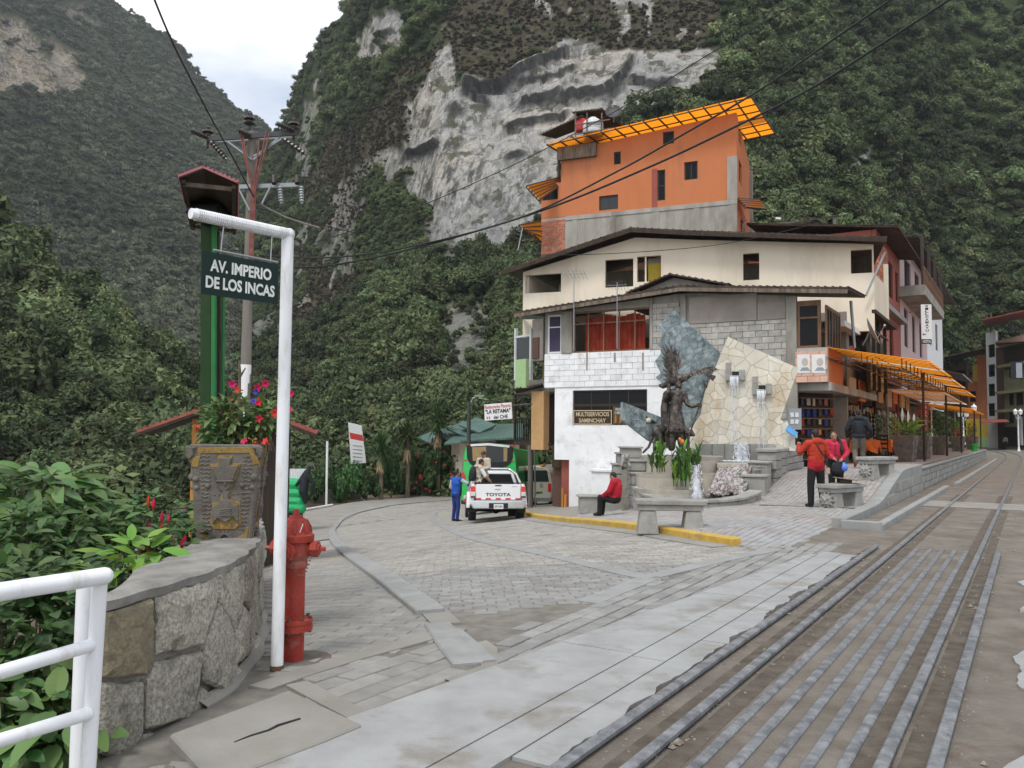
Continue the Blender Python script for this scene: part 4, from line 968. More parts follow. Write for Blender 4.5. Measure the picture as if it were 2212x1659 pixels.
courses(F1,cb,'grey_block',MT['block_grey'],up+.12,ub1,zlow,zbl,.40,.20,.014,.02,depth=.06,seed=3)
mb=MB();F1.box(mb,up+.15,F1.uv(1635,660)[0]-.01,zbl+.02,roofz(up)-.18,-.055,.0);mb.build('plaster_panel',MT['plaster_brown'],cb)
mb=MB();F1.box(mb,F1.uv(1635,660)[0]+.01,ub1-.02,zbl+.02,roofz(ub1)-.18,-.055,-.012);mb.build('plaster_panel',MT['plaster_brown'],cb)
for a,b_,zz in((1470,1482,632),(1698,1721,640),(1213,1236,672),(1404,1410,660)):
 mb=MB();F1.box(mb,F1.uv(a,700)[0],F1.uv(b_,700)[0],zw if a<1500 else zlow,roofz(F1.uv(a,700)[0])-.05,-.1,.04);mb.build('pillar',MT['bare_concrete'],cb,bevel=.01)
window(F1,win,cb,'frame_wood','glass_dark',5,1,.07,.06,ys=[win[2]+(win[3]-win[2])*.70],pane=False,label='wide wooden window with red curtains')
for k in range(13):
 t0=win[0]+(win[1]-win[0])*(.14+.77*k/13);mb=MB();pts=[]
 for q in range(9):pts.append((t0+(win[1]-win[0])*.059*q/8,-.20-.035*math.sin(q/8*math.pi*2)-.02))
 zt_=win[3]-.10-.05*math.sin(k*1.1)-.1
 for(ua,oa),(ub,ob)in zip(pts,pts[1:]):mb.quad(F1.pt(ua,win[2]+.05,oa),F1.pt(ub,win[2]+.05,ob),F1.pt(ub,zt_,ob),F1.pt(ua,zt_,oa))
 mb.build('curtain',MT['curtain_red'],cb,smooth=True)
w_=window(F1,winp,cb,'frame_white','curtain_blue',1,1,.06,.06,ys=[winp[2]+(winp[3]-winp[2])*.68],label='narrow window with a purple curtain')
w_=window(F1,shop,cb,'frame_dark','glass_dark',4,1,.05,.10,ys=[shop[3]-.55,shop[2]+.72],label='dark shop window on the ground floor')
sg=F1.rect(1238,886,1321,917);mb=MB();F1.box(mb,sg[0],sg[1],sg[2],sg[3],-.06,-.03);sb=mb.build('sign_board',MT['dark_wood'],cb,bevel=.01);mb=MB()
for a,b_,c,e in((sg[0],sg[1],sg[3]-.03,sg[3]),(sg[0],sg[1],sg[2],sg[2]+.03),(sg[0],sg[0]+.03,sg[2]+.03,sg[3]-.03),(sg[1]-.03,sg[1],sg[2]+.03,sg[3]-.03)):F1.box(mb,a,b_,c,e,-.03,-.02)
mb.build('border',MT['ink_cream'],sb)
for s_,zf in(('MULTISERVICIOS',.72),('SAMINCHAY',.28)):text('lettering',s_,F1.M((sg[0]+sg[1])/2,sg[2]+(sg[3]-sg[2])*zf,-.03),(sg[3]-sg[2])*.30,(sg[1]-sg[0])*(.86 if zf>.5 else.70),MT['ink_cream'],sb,.006,.02)
ps=F1.rect(1323,878,1358,916);mb=MB();F1.box(mb,ps[0],ps[1],ps[2],ps[3],-.07,-.045);pb=mb.build('beer_poster',MT['hat_dark'],cb)
text('lettering','PIDE TU\nCERVEZA',F1.M((ps[0]+ps[1])/2,ps[3]-.16,-.045),.20,(ps[1]-ps[0])*.8,MT['frame_white'],pb,.004,.015)
for k in range(3):
 u=ps[0]+(ps[1]-ps[0])*(.2+.3*k);mb=MB();mb.lathe([(.045,0),(.045,.2),(.018,.27),(.018,.33)],F1.pt(u,ps[2]+.03,-.02),10);mb.build('bottle',MT['beer_amber'],pb,smooth=True)
for px_ in(1268,1328,1389):
 r_=F1.rect(px_-2,762,px_+2,800 if px_!=1328 else 782);mb=MB();F1.box(mb,r_[0],r_[1],r_[2],r_[3],.004,.006);mb.build('drip_stain',MT['plaster_brown'],cb)
bay=F1.rect(1722,655,1772,752);mbz=F1.uv(1750,752)[1]
wall(F1,'bay_wall',MT['frame_wood'],cb,F1.uv(1721,700)[0]+.01,uR-.15,mbz,roofz(uR)-.1,[bay],thick=.08,o=.02)
window(F1,bay,cb,'frame_wood','glass_dark',1,1,.08,.0,ys=[bay[2]+(bay[3]-bay[2])*.68],label='wooden bay window above the posters')
pk=F1.rect(1719,755,1788,826)
wall(F1,'parapet_core',MT['brick_mortar'],cb,pk[0],pk[1],pk[2],pk[3]+.05,[],thick=.25,o=.03)
courses(F1,cb,'pink_block',MT['pink_block'],pk[0],pk[1],pk[2],pk[3]+.03,.36,.19,.012,.07,depth=.05,seed=5)
for k,(a,b_)in enumerate(((1722,1752),(1753,1785))):
 r_=F1.rect(a,766,b_,806);mb=MB();F1.box(mb,r_[0]+.02,r_[1]-.02,r_[2],r_[3],.074,.082);po=mb.build('poster',MT['paper_white'],cb)
 for sx in(.6,):
  uc=r_[0]+(r_[1]-r_[0])*sx;mb=MB();pts=[]
  for q in range(12):pts.append(F1.pt(uc+.10*math.cos(q*math.pi/6),r_[3]-.24+.13*math.sin(q*math.pi/6),.083))
  mb.poly(pts);mb.build('printed_face',MT['print_skin'],po)
  mb=MB();mb.poly([F1.pt(uc-.16,r_[2]+.06,.083),F1.pt(uc+.16,r_[2]+.06,.083),F1.pt(uc+.08,r_[3]-.4,.083),F1.pt(uc-.08,r_[3]-.4,.083)]);mb.build('printed_suit',MT['print_grey'],po)
CB=F1.pt(uR,0);S1=Fac((CB.x,CB.y),(CB.x+TX*9,CB.y+TY*9))
wall(S1,'side_wall',MT['bare_concrete'],cb,2.4,9.0,pk[2],roofz(uR)-.25,[(3.0,4.6,mbz,mbz+1.5),(5.2,7.5,mbz,mbz+1.6)],thick=.2,o=-.25)
sidew=(0.1,2.3,mbz,roofz(uR)-.25)
window(S1,sidew,cb,'frame_wood','glass_dark',5,1,.09,.0,ys=[mbz+1.25],label='side panes of the wooden bay window')
mb=MB();S1.box(mb,-.02,2.4,pk[2],mbz,.02,-.2);mb.build('side_parapet',MT['orange_wall'],cb)
mb=MB();S1.box(mb,.15,9.0,pk[2]-.25,pk[2],.1,-1.6);mb.build('floor_slab',MT['bare_concrete'],cb,bevel=.01)
e0,e1,e2=F1.pt(F1.uv(1128,682)[0],F1.uv(1128,682)[1],.55),F1.pt(F1.uv(1480,626)[0],F1.uv(1480,626)[1],.55),F1.pt(uR+.7,F1.uv(1790,634)[1],.55)
bk=Vector((F1.n.x,F1.n.y,0))*-4.2
slabroof('roof',cb,[e0,e1,e1+bk+Vector((0,0,.35)),e0+bk+Vector((0,0,.35))],MT['sheet_roof'],.07,26)
slabroof('roof',cb,[e1,e2,e2+bk+Vector((0,0,.35)),e1+bk+Vector((0,0,.35))],MT['sheet_roof'],.07,24)
mb=MB();mb.beam(e0+Vector((0,0,-.07)),e1+Vector((0,0,-.07)),.06,.12);mb.beam(e1+Vector((0,0,-.07)),e2+Vector((0,0,-.07)),.06,.12);mb.build('fascia',MT['old_wood'],cb)
ga,gb,gc=F1.pt(F1.uv(1335,640)[0],F1.uv(1335,628)[1],-1.2),F1.pt(F1.uv(1430,600)[0],F1.uv(1430,603)[1]+.25,-1.2),F1.pt(F1.uv(1558,625)[0],F1.uv(1558,622)[1]+.2,-1.2)
mb=MB();mb.prism([ga+Vector((0,0,-.5)),gc+Vector((0,0,-.6)),gc,gb,ga],bk*.4);mb.build('shed',MT['bare_concrete'],cb)
for p,q in((ga,gb),(gb,gc)):slabroof('shed_roof',cb,[p+Vector((0,0,.03))-bk*.1,q+Vector((0,0,.03))-bk*.1,q+bk*.55+Vector((0,0,.03)),p+bk*.55+Vector((0,0,.03))],MT['sheet_roof'],.05,9)
mb=MB();F1.box(mb,uL,uR,zb-.1,zb+.1,-.3,-4.3);mb.build('floor_slab',MT['bare_concrete'],cb)
mb=MB();F1.box(mb,uL,uR,-2.2,roofz(uL),-4.3,-4.5);mb.build('rear_wall',MT['plaster_brown'],cb)
mb=MB();F1.box(mb,uL,uL+.2,zb,roofz(uL)-.05,-.3,-4.3);mb.build('left_wall',MT['bare_concrete'],cb)
mb=MB();F1.box(mb,u_g,u_g+.2,-2.2,zb-.1,-.27,-4.3);mb.build('left_wall',MT['dark_wood'],cb)
r_=F1.rect(1290,1012,1330,1110);mb=MB();F1.box(mb,r_[0],r_[1],r_[2]-.3,r_[3]-.1,-.03,.5);F1.box(mb,r_[0]-.06,r_[1]+.06,r_[3]-.1,r_[3],-.03,.56);mb.build('plinth',MT['white_paint'],cb,bevel=.015)
def antenna(px0,ptop,pbot,lab,spread=24):
 ua,za=F1.uv(px0,ptop);ub,zb_=F1.uv(px0,pbot);t=thing('tv_antenna',lab,'antenna',F1.pt(ub,zb_,.62),'television aerials')
 mb=MB();mb.cyl(F1.pt(ub,zb_,.62),F1.pt(ua,za+.1,.62),.02,.016,8);mb.build('mast',MT['steel_grey'],t)
 mb=MB();w=spread/60;c=F1.pt(ua,za,.62)
 mb.cyl(c+Vector((-w,0,-.02)),c+Vector((w,.1,.03)),.012,n=6)
 for k in range(7):q=c+Vector((-w+2*w*k/6,.05,.0));L_=.12+.03*k;mb.cyl(q+Vector((-.1,-L_,.12)),q+Vector((.1,L_,-.12)),.006,n=5)
 mb.build('elements',MT['steel_grey'],t)
antenna(1256,598,760,'tall television aerial in front of the red curtains')
antenna(1348,622,757,'shorter television aerial over the middle of the corner roof',20)
# overhanging neighbour on the left
F0=Fac(pt2(1118,33.5),pt2(1205,31.4))
ob=thing('overhanging_house','narrow house with a dark balcony and mint green panel overhanging the street corner','building',F0.pt(0.6,-1.6))
def fbox(fac,nm,m,parent,x0,y0,x1,y1,o0,o1,bevel=0.0):
 r=fac.rect(x0,y0,x1,y1);mb=MB();fac.box(mb,*r,o0,o1);return mb.build(nm,MT[m],parent,bevel=bevel)
fbox(F0,'balcony_slab','bare_concrete',ob,1120,822,1195,850,.2,-3.2)
fbox(F0,'mint_panel','mint_wall',ob,1153,779,1176,840,.9,.75)
fbox(F0,'tan_panel','tan_wall',ob,1169,846,1196,972,.5,.2,.02)
fbox(F0,'back_wall','curtain_tan',ob,1122,700,1200,822,-1.2,-1.4)
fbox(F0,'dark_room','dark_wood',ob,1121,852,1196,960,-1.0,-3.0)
for x0 in(1120,1153):fbox(F0,'balcony_post','frame_white',ob,x0,710,x0+3,822,.22,.10)
for y0 in(725,790):fbox(F0,'balcony_rail','frame_white',ob,1122,y0,1153,y0+4,.20,.14)
fbox(F0,'glass_screen','glass_tint',ob,1124,730,1152,790,.17,.16)
fbox(F0,'door','dark_brick',ob,1158,730,1172,775,.2,.1)
fbox(F0,'upper_wall','plaster_brown',ob,1156,690,1180,780,.15,-.5)
for k in range(12):
 x0=1122+k*4;fbox(F0,'baluster','black',ob,x0,905,x0+.8,952,.22,.18)
fbox(F0,'balcony_rail','black',ob,1120,903,1169,906,.24,.16);fbox(F0,'balcony_rail','black',ob,1120,950,1169,958,.24,.16)
fbox(F0,'lower_floor','dark_wood',ob,1119,955,1200,962,.25,-3.2)
fbox(F0,'balcony_post','dark_wood',ob,1120,850,1122,955,.24,.14)
slabroof('canopy',ob,[P(1110,842,32),P(1170,832,31.2),P(1175,846,33.5),P(1118,855,34)],MT['sheet_roof'],.05,8)
slabroof('canopy',ob,[P(1122,676,32.2),P(1180,668,31.2),P(1180,690,33),P(1130,690,34)],MT['green_roof'],.04,8)
g0=G(1146,1102);tp_=P(1146,955,g0.y)
mb=MB();mb.cyl((g0.x,g0.y,g0.z-.1),tp_,.115,.11,16);mb.cyl((g0.x,g0.y,g0.z),(g0.x,g0.y,g0.z+.1),.17,.15,16);mb.build('column',MT['pole_concrete'],ob,smooth=True)
mb=MB();mb.cyl((g0.x+.2,g0.y+.02,g0.z),P(1155,958,g0.y),.035,n=8);mb.build('drain_pipe',MT['steel_grey'],ob,smooth=True)
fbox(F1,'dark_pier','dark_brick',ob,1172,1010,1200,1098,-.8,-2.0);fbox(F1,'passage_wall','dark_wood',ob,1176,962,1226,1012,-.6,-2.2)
fbox(F1,'door','terracotta',ob,1206,995,1226,1104,-.25,-.35);fbox(F1,'plank','orange_wood',ob,1213,1055,1217,1104,.02,-.05);fbox(F1,'plank','orange_wood',ob,1220,1068,1224,1108,.06,.0)
# cream building
F2=Fac(pt2(1130,34.0),pt2(1888,29.5))
cr_b=thing('cream_building','long cream building with dark unglazed window openings above the corner roof','building',F2.pt(0,3.0))
ct=[(1130,588),(1215,562),(1372,513),(1500,518),(1838,526),(1890,528)]
cz=lambda u:float(np.interp(u,[F2.uv(*p)[0]for p in ct],[F2.uv(*p)[1]for p in ct]))
op2=[F2.rect(1135,573,1212,632),F2.rect(1307,560,1368,620),F2.rect(1376,553,1428,608),F2.rect(1605,547,1640,605),F2.rect(1838,530,1884,590)]
c0u,c1u=F2.uv(1130,600)[0],F2.uv(1888,600)[0];cz0=F2.uv(1300,700)[1]-.6
op2=[(a,b_,c,min(e,cz(a)-.16,cz(b_)-.16))for a,b_,c,e in op2]
wall(F2,'front_wall',MT['cream_wall'],cr_b,c0u,c1u,cz0,cz,op2,thick=.18,brk=[F2.uv(*p)[0]for p in ct])
mb=MB();F2.box(mb,c0u,c1u-.8,cz0,cz((c0u+c1u)/2)-.05,-5.2,-5.4);mb.build('rear_wall',MT['cream_wall'],cr_b)
mb=MB();F2.box(mb,c0u,c1u-.1,cz0,cz0+.15,-.2,-5.2);mb.build('floor_slab',MT['bare_concrete'],cr_b)
mb=MB();F2.box(mb,c0u,c0u+.18,cz0+.16,cz(c0u)-.02,-.2,-5.2);mb.build('end_wall',MT['cream_wall'],cr_b)
mb=MB();F2.box(mb,op2[2][0]+.35,op2[2][1],op2[2][2]-.1,op2[2][2]+.8,-.5,-.55);mb.build('yellow_dado',MT['yellow_wall'],cr_b)
mb=MB();F2.box(mb,op2[2][0]+.35,op2[2][1]+.5,op2[2][2]+.8,op2[2][3],-.5,-.55);mb.build('inner_partition',MT['plaster_brown'],cr_b)
mb=MB();F2.box(mb,op2[2][0]+.3,op2[2][0]+.36,op2[2][2],op2[2][3],-.06,-.12);mb.build('mullion',MT['cream_wall'],cr_b)
mb=MB();F2.box(mb,op2[4][0]-.1,op2[4][1]+.1,op2[4][2]-.05,op2[4][3],-1.3,-1.36);mb.build('inner_partition',MT['dark_wood'],cr_b)
CC=F2.pt(c1u,0);S2=Fac((CC.x,CC.y),(CC.x+TX*3.6,CC.y+TY*3.6));zp_=F2.uv(1888,590)[1];zq=F2.uv(1888,668)[1]
mb=MB();S2.box(mb,0.01,3.6,zq,zp_,0,-.15);mb.build('side_parapet',MT['cream_wall'],cr_b)
mb=MB();S2.box(mb,3.4,3.6,zp_,cz(c1u)-.1,0,-.15);mb.build('corner_post',MT['cream_wall'],cr_b)
mb=MB();S2.box(mb,-.02,5.5,zq-.14,zq-.01,.05,-4.0);mb.build('balcony_slab',MT['dark_wood'],cr_b)
hd=Vector((F2.n.x,F2.n.y,0))
rp=[F2.pt(F2.uv(*p)[0],F2.uv(*p)[1],.7)for p in((1096,594),(1370,503),(1505,510),(1912,524))]
for k,(p,q)in enumerate(zip(rp,rp[1:])):slabroof('roof',cr_b,[p,q,q-hd*6.8+Vector((0,0,.3)),p-hd*6.8+Vector((0,0,.3))],MT['sheet_roof'],.06,(18,9,26)[k])
for p,q in zip(rp,rp[1:]):
 mb=MB();mb.beam(p+Vector((0,0,-.07)),q+Vector((0,0,-.07)),.05,.13);mb.build('fascia',MT['dark_wood'],cr_b)
mb=MB();mb.beam(P(1870,640,29.3),P(1912,545,29.0),.07,.07);mb.build('brace',MT['steel_grey'],cr_b)
lt=thing('balcony_frame','dark steel and glass lean-to under the cream balcony','frame',S2.pt(0,.6))
for u,h in((.2,zq),(1.4,zq),(2.6,zq),(4.2,zq)):
 mb=MB();S2.box(mb,u,u+.12,pk[2]+.05,h-.15,-.2,-.32);mb.build('post',MT['frame_dark'],lt)
for z_ in(mbz+.1,mbz+1.2):
 mb=MB();S2.box(mb,.2,5.0,z_,z_+.07,-.22,-.3);mb.build('rail',MT['frame_dark'],lt)
mb=MB();S2.box(mb,.3,4.6,pk[2]+.1,mbz+1.15,-.26,-.27);mb.build('pane',MT['glass_tint'],lt)
mb=MB();S2.box(mb,-2.8,.1,mbz+.95,mbz+1.15,-.5,-2.2);mb.build('white_soffit',MT['white_clean'],lt)
mb=MB();mb.cyl(P(1838,650,27.5),P(1846,752,27.5),.05,n=10);mb.build('downpipe',MT['steel_grey'],lt)
ds_=thing('satellite_dish','white satellite dish under the cream balcony','dish',P(1884,735,28),'satellite dishes')
def dish(c,r,nrm,t,m='plastic_white'):
 R=Vector(nrm).to_track_quat('Z','Y').to_matrix();mb=MB();mb.lathe([(.001,0),(r*.5,r*.05),(r*.85,r*.16),(r,r*.24),(r*.98,r*.26),(r*.84,r*.19),(r*.5,r*.08),(.001,.03)],c,20,False,R=R);mb.build('reflector',MT[m],t,smooth=True)
 n=Vector(nrm).normalized();mb=MB();mb.cyl(Vector(c),Vector(c)-n*.25-Vector((0,0,.35)),.025,n=8);mb.cyl(Vector(c)-R@Vector((0,r*.8,0)),Vector(c)+n*r,.012,n=6);mb.ell(Vector(c)+n*r,.05,8);mb.build('arm',MT['steel_grey'],t)
dish(P(1879,717,28),.5,(.75,-.35,.35),ds_)
# orange tower house
F3=Fac(pt2(1169,44.0),pt2(1592,40.0))
og=thing('orange_house','tall orange house with translucent orange roof over bare concrete storey','building',F3.pt(0,4.0))
o0u,o1u=F3.uv(1169,500)[0],F3.uv(1592,400)[0];ozb=lambda u:float(np.interp(u,[o0u,o1u],[F3.uv(1170,474)[1],F3.uv(1588,430)[1]]));zmid=(ozb(o0u)+ozb(o1u))/2
tl=[(1169,393),(1212,385),(1213,330),(1592,243)]
ust=F3.uv(1212,350)[0]
zt3=lambda u:float(np.interp(u,[ust,o1u],[F3.uv(1212,328)[1],F3.uv(1592,243)[1]]))
w3={'small':F3.rect(1326,328,1341,355),'tall':F3.rect(1420,367,1437,433),'sq':F3.rect(1478,349,1507,388),'top':F3.rect(1432,284,1456,311),'grey':F3.rect(1294,422,1335,453),'low':F3.rect(1171,403,1205,432)}
wall(F3,'orange_wall',MT['orange_wall'],og,ust,o1u,zmid,zt3,[w3[k]for k in('small','tall','sq','top','grey')],thick=.22)
zl=F3.uv(1190,396)[1]
wall(F3,'orange_wall',MT['orange_wall'],og,o0u,ust-.002,zmid,zl,[w3['low']],thick=.22)
for k,r_ in w3.items():window(F3,r_,og,'frame_dark','glass_dark' if k!='grey' else 'glass_tint',2 if k in('grey','sq','low')else 1,2 if k=='tall' else 1,.06,.08)
zf3=F3.uv(1300,560)[1]
ub3=F3.uv(1221,500)[0]
wall(F3,'concrete_storey',MT['bare_concrete'],og,ub3,o1u,zf3,zmid-.002,[],thick=.22,o=.01)
for a,b_ in((1238,1247),(1318,1330),(1410,1425),(1500,1512),(1575,1592)):
 mb=MB();F3.box(mb,F3.uv(a,500)[0],F3.uv(b_,500)[0],zf3,zmid-.03,0,.035);mb.build('column',MT['bare_concrete'],og)
mb=MB();F3.box(mb,ub3,o1u,zmid-.22,zmid-.005,.0,.05);mb.build('ring_beam',MT['bare_concrete'],og)
mb=MB();F3.box(mb,F3.uv(1571,400)[0],o1u+.02,zmid,F3.uv(1580,338)[1],-.02,.05);mb.build('bare_corner_column',MT['bare_concrete'],og)
mb=MB();F3.box(mb,F3.uv(1408,400)[0],F3.uv(1420,400)[0],zmid,F3.uv(1412,365)[1],-.02,.015);mb.build('patch',MT['terracotta'],og)
wall(F3,'brick_core',MT['brick_mortar'],og,o0u,ub3,zf3-.3,zmid-.002,[],thick=.2,o=-.02)
courses(F3,og,'brick',MT['brick_red'],o0u,ub3,zf3-.2,zmid-.1,.30,.14,.03,.012,depth=.05,seed=9,jit=.008)
C3=F3.pt(o1u,0);S3=Fac((C3.x,C3.y),pt2(1623,45.5))
sw=[S3.rect(1598.5,352,1606,396),S3.rect(1599,282,1606,312)]
wall(S3,'side_wall',MT['orange_wall'],og,.0,S3.L,zmid,lambda u:zt3(o1u)-u*.12,[(.9,2.1,zmid+1.2,zmid+2.3),(.9,2.0,zmid+3.2,zmid+4.1)],thick=.2)
window(S3,(.9,2.1,zmid+1.2,zmid+2.3),og);window(S3,(.9,2.0,zmid+3.2,zmid+4.1),og)
wall(S3,'brick_core',MT['brick_mortar'],og,.0,S3.L,zf3,zmid-.002,[(1.6,3.0,zmid-1.7,zmid-.4)],thick=.2,o=-.02)
courses(S3,og,'brick',MT['brick_red'],.0,S3.L,zf3,zmid-.05,.30,.14,.03,.012,depth=.05,seed=10,holes=[(1.6,3.0,zmid-1.7,zmid-.4)])
window(S3,(1.6,3.0,zmid-1.7,zmid-.4),og)
mb=MB();F3.box(mb,o0u,o1u,zf3,zt3(ust)-.3,-6,-6.2);mb.build('rear_wall',MT['bare_concrete'],og)
mb=MB();F3.box(mb,o0u,o0u+.2,zf3,zl-.02,-.2,-6.0);mb.build('end_wall',MT['brick_red'],og)
def sheet_awning(name,parent,c0,c1,c2,c3,n,white=(),bars=2,m='orange_sheet',pur=(.05,.09)):
 """translucent sheets over a dark steel grid: c0-c1 near edge, c3-c2 far edge; each sheet a piece"""
 c0,c1,c2,c3=map(Vector,(c0,c1,c2,c3));nrm=(c1-c0).cross(c3-c0).normalized();nrm=nrm if nrm.z>0 else-nrm
 fr=MB()
 for k in range(n):
  a,b=k/n+.002,(k+1)/n-.002;mb=MB();q=[c0.lerp(c1,a),c0.lerp(c1,b),c3.lerp(c2,b),c3.lerp(c2,a)]
  mb.poly([p+nrm*.03 for p in q]);o=mb.build(name+'_sheet',MT['white_sheet' if k in white else m],parent)
 for k in range(n+1):fr.beam(c0.lerp(c1,k/n),c3.lerp(c2,k/n),*pur,up=nrm)
 for k in range(bars+1):fr.beam(c0.lerp(c3,k/bars)-nrm*.06,c1.lerp(c2,k/bars)-nrm*.06,pur[0],pur[0],up=nrm)
 return fr.build(name+'_frame',MT['frame_dark'],parent)
r0,r1,r2=P(1181,312,43.0),P(1622,208,38.6),P(1674,288,44.5)
sheet_awning('roof',og,r0,r1,r2,r0+(r2-r1),14,white=(99,),bars=6)
q0=r1.lerp(r2,.50)+(r0-r1).normalized()*.02;q1=r1.lerp(r2,.66)+(r0-r1).normalized()*.02;dv_=(r0-r1).normalized()*2.2
mb=MB();nn_=(r1-r0).cross(r2-r1).normalized();nn_=nn_ if nn_.z>0 else-nn_;mb.prism([q0+nn_*.005,q1+nn_*.005,q1+dv_+nn_*.005,q0+dv_+nn_*.005],nn_*.02);mb.build('white_roof_sheet',MT['white_sheet'],og)
sheet_awning('window_awning',og,P(1137,402,42),P(1165,432,41.5),P(1206,404,43.7),P(1217,382,44.6),5,bars=3)
sheet_awning('window_awning',og,P(1121,487,42.3),P(1152,507,42),P(1169,523,43.6),P(1169,477,44.4),4,bars=3)
sheet_awning('side_awning',og,P(1593,429,40.2),P(1612,448,39.6),P(1656,452,41.5),P(1640,432,42.5),4,bars=3)
mb=MB();mb.cyl(P(1129,492,42.2),P(1119,540,42.0),.03,n=6);mb.cyl(P(1128,520,42.2),P(1150,515,43),.03,n=6);mb.build('awning_strut',MT['steel_grey'],og)
fbox(F3,'boarded_gallery','old_wood',og,1207,316,1290,344,.25,.05);fbox(F3,'gallery_post','dark_wood',og,1207,330,1211,385,.2,.0);fbox(F3,'gallery_rail','steel_grey',og,1195,352,1212,355,.1,.0)
slabroof('shed_roof',og,[P(1168,292,44.0),P(1255,252,42.5),P(1300,262,46),P(1200,300,47)],MT['sheet_roof'],.06,12);slabroof('shed_roof',og,[P(1236,244,43.2),P(1298,236,42.6),P(1345,272,46),P(1290,280,47)],MT['sheet_roof'],.06,9)
tk=thing('water_tank','white plastic water tank on the orange house roof','water tank',P(1281,287,42.6));b0=P(1281,290,42.6)
mb=MB();mb.lathe([(.50,0),(.54,.05),(.54,.18),(.51,.21),(.54,.24),(.54,.42),(.51,.45),(.54,.48),(.52,.62),(.30,.78),(.18,.80),(.18,.88),(.02,.9)],b0,22);mb.build('shell',MT['plastic_white'],tk,smooth=True)
text('lettering','Rotoplas',axes(b0+Vector((0,-.555,.33)),(1,-.05,0),(0,-1,0)),.13,.62,MT['ink_black'],tk,.01,.02)
dr=thing('red_drum','red plastic drum beside the white water tank','drum',P(1254,282,43));mb=MB();mb.lathe([(.30,0),(.34,.1),(.34,.5),(.30,.62),(.08,.66)],P(1255,284,43),16);mb.build('shell',MT['paper_red'],dr,smooth=True)
rk=thing('tank_stand','timber stand around the rooftop tanks','stand',P(1280,292,42.3));mb=MB()
for x_ in(1243,1268,1300):mb.beam(P(x_,296,42.2),P(x_,244,42.2),.07,.07)
for y_ in(270,290):mb.beam(P(1243,y_,42.15),P(1318,y_-12,42.0),.06,.06)
mb.build('timber',MT['old_wood'],rk)
d2=thing('satellite_dish','dark satellite dish on the orange house roof','dish',P(1325,255,43),'satellite dishes');dish(P(1325,243,43),.42,(-.2,-.9,.35),d2,'steel_dark')
# terrace, retaining wall
def zs_(x,y):return zplaza(x,y)
rw=thing('retaining_wall','low retaining wall of squared stones between terrace and railway','wall',(*xy(-2.02,26.5),0))
FW=Fac(xy(-2.04,26.6),xy(-2.04,66));zt_w=.60
mb=MB();FW.box(mb,0,FW.L,-.15,zt_w,-.02,-.3);mb.build('core',MT['wall_mortar'],rw)
courses(FW,rw,'stone',MT['fountain_stone'],0,FW.L,-.02,zt_w-.04,.46,.205,.022,.02,depth=.07,seed=21,jit=.012)
E0=Fac(xy(-2.04,26.6),xy(-0.9,26.9));courses(E0,rw,'stone',MT['fountain_stone'],0,1.1,-.02,zt_w-.04,.38,.205,.022,.03,depth=.06,seed=22)
mb=MB();FW.box(mb,-.05,FW.L,zt_w-.02,zt_w+.05,.06,-.34);mb.build('coping',MT['concrete_kerb'],rw,bevel=.01)
ck=thing('ramp_cheek','sloping concrete cheek wall beside the ramp up to the terrace','wall',(*xy(-2.0,15),0))
def cheek(d0,d1,extra,z0,nm,m):
 mb=MB();ids=[]
 for k in range(25):
  s=14.9+11.4*k/24;a,b=xy(d0,s),xy(d1,s);z=.03+.58*sstep(18.0,23.0,s)+.10+extra;z=max(z,z0+.05)
  ids.append([mb.V((*a,z0)),mb.V((*b,z0)),mb.V((*b,z)),mb.V((*a,z))])
 for p,q in zip(ids,ids[1:]):
  for k in range(4):mb.F([p[k],p[(k+1)%4],q[(k+1)%4],q[k]])
 mb.F(ids[0][::-1]);mb.F(ids[-1]);return mb.build(nm,m,ck,bevel=.008)
cheek(-1.86,-2.10,.02,-.12,'coping',MT['concrete_kerb'])
FC=Fac(xy(-2.10,14.9),xy(-2.10,26.3))
courses(FC,ck,'stone',MT['fountain_stone'],2.8,FC.L,.0,.56,.55,.24,.02,.02,depth=.05,seed=23,inside=lambda u,z:z+.10<.06+.58*sstep(18,23,14.9+u)+.05)
ribbon('low_kerb',[xy(-2.62,14.7),xy(-2.62,20),xy(-2.62,26),xy(-2.62,27.5)],-.07,.07,-.05,.11,MT['concrete_kerb'],BEDO,bevel=.012)
mb=MB();p_=xy(-2.36,14.75);mb.box((*p_,.06),(.62,.14,.16),TA-math.pi/2);mb.build('low_kerb',MT['concrete_kerb'],BEDO,bevel=.012)
ribbon('low_kerb',[xy(-2.75,29),xy(-2.75,45),xy(-2.75,64)],-.07,.07,-.05,.10,MT['concrete_kerb'],BEDO)
# houses along the railway
def row_house(name,label,cat,s0,s1,z0,z1,m,wins,d=1.2,depth=6.0,roof=True,frame='frame_dark'):
 t=thing(name,label,cat,(*xy(d,s0),z0));f=Fac(xy(d,s0),xy(d,s1));ops=[(a,b,c,e)for a,b,c,e in wins]
 wall(f,'front_wall',m,t,0,f.L,z0,z1,ops,thick=.2)
 for r in ops:window(f,r,t,frame,'glass_dark',2,1,.06,.08)
 e=Fac(xy(d,s0),xy(d+depth,s0));mb=MB();e.box(mb,.21,depth,z0,z1,0,-.2);mb.build('end_wall',m,t)
 mb=MB();a,b_,c,q=xy(d+depth,s0+.3),xy(d+depth,s1),xy(d+depth-.2,s1),xy(d+depth-.2,s0+.3);mb.prism([(*p,z0)for p in(a,b_,c,q)],(0,0,z1-z0));mb.build('rear_wall',m,t)
 if roof:
  sl=.35;slabroof('roof',t,[(*xy(d-1.0,s0-.3),z1-.1),(*xy(d-1.0,s1+.2),z1-.1),(*xy(d+depth,s1+.2),z1+.9),(*xy(d+depth,s0-.3),z1+.9)],MT['sheet_roof'],.07,14)
 return t,f
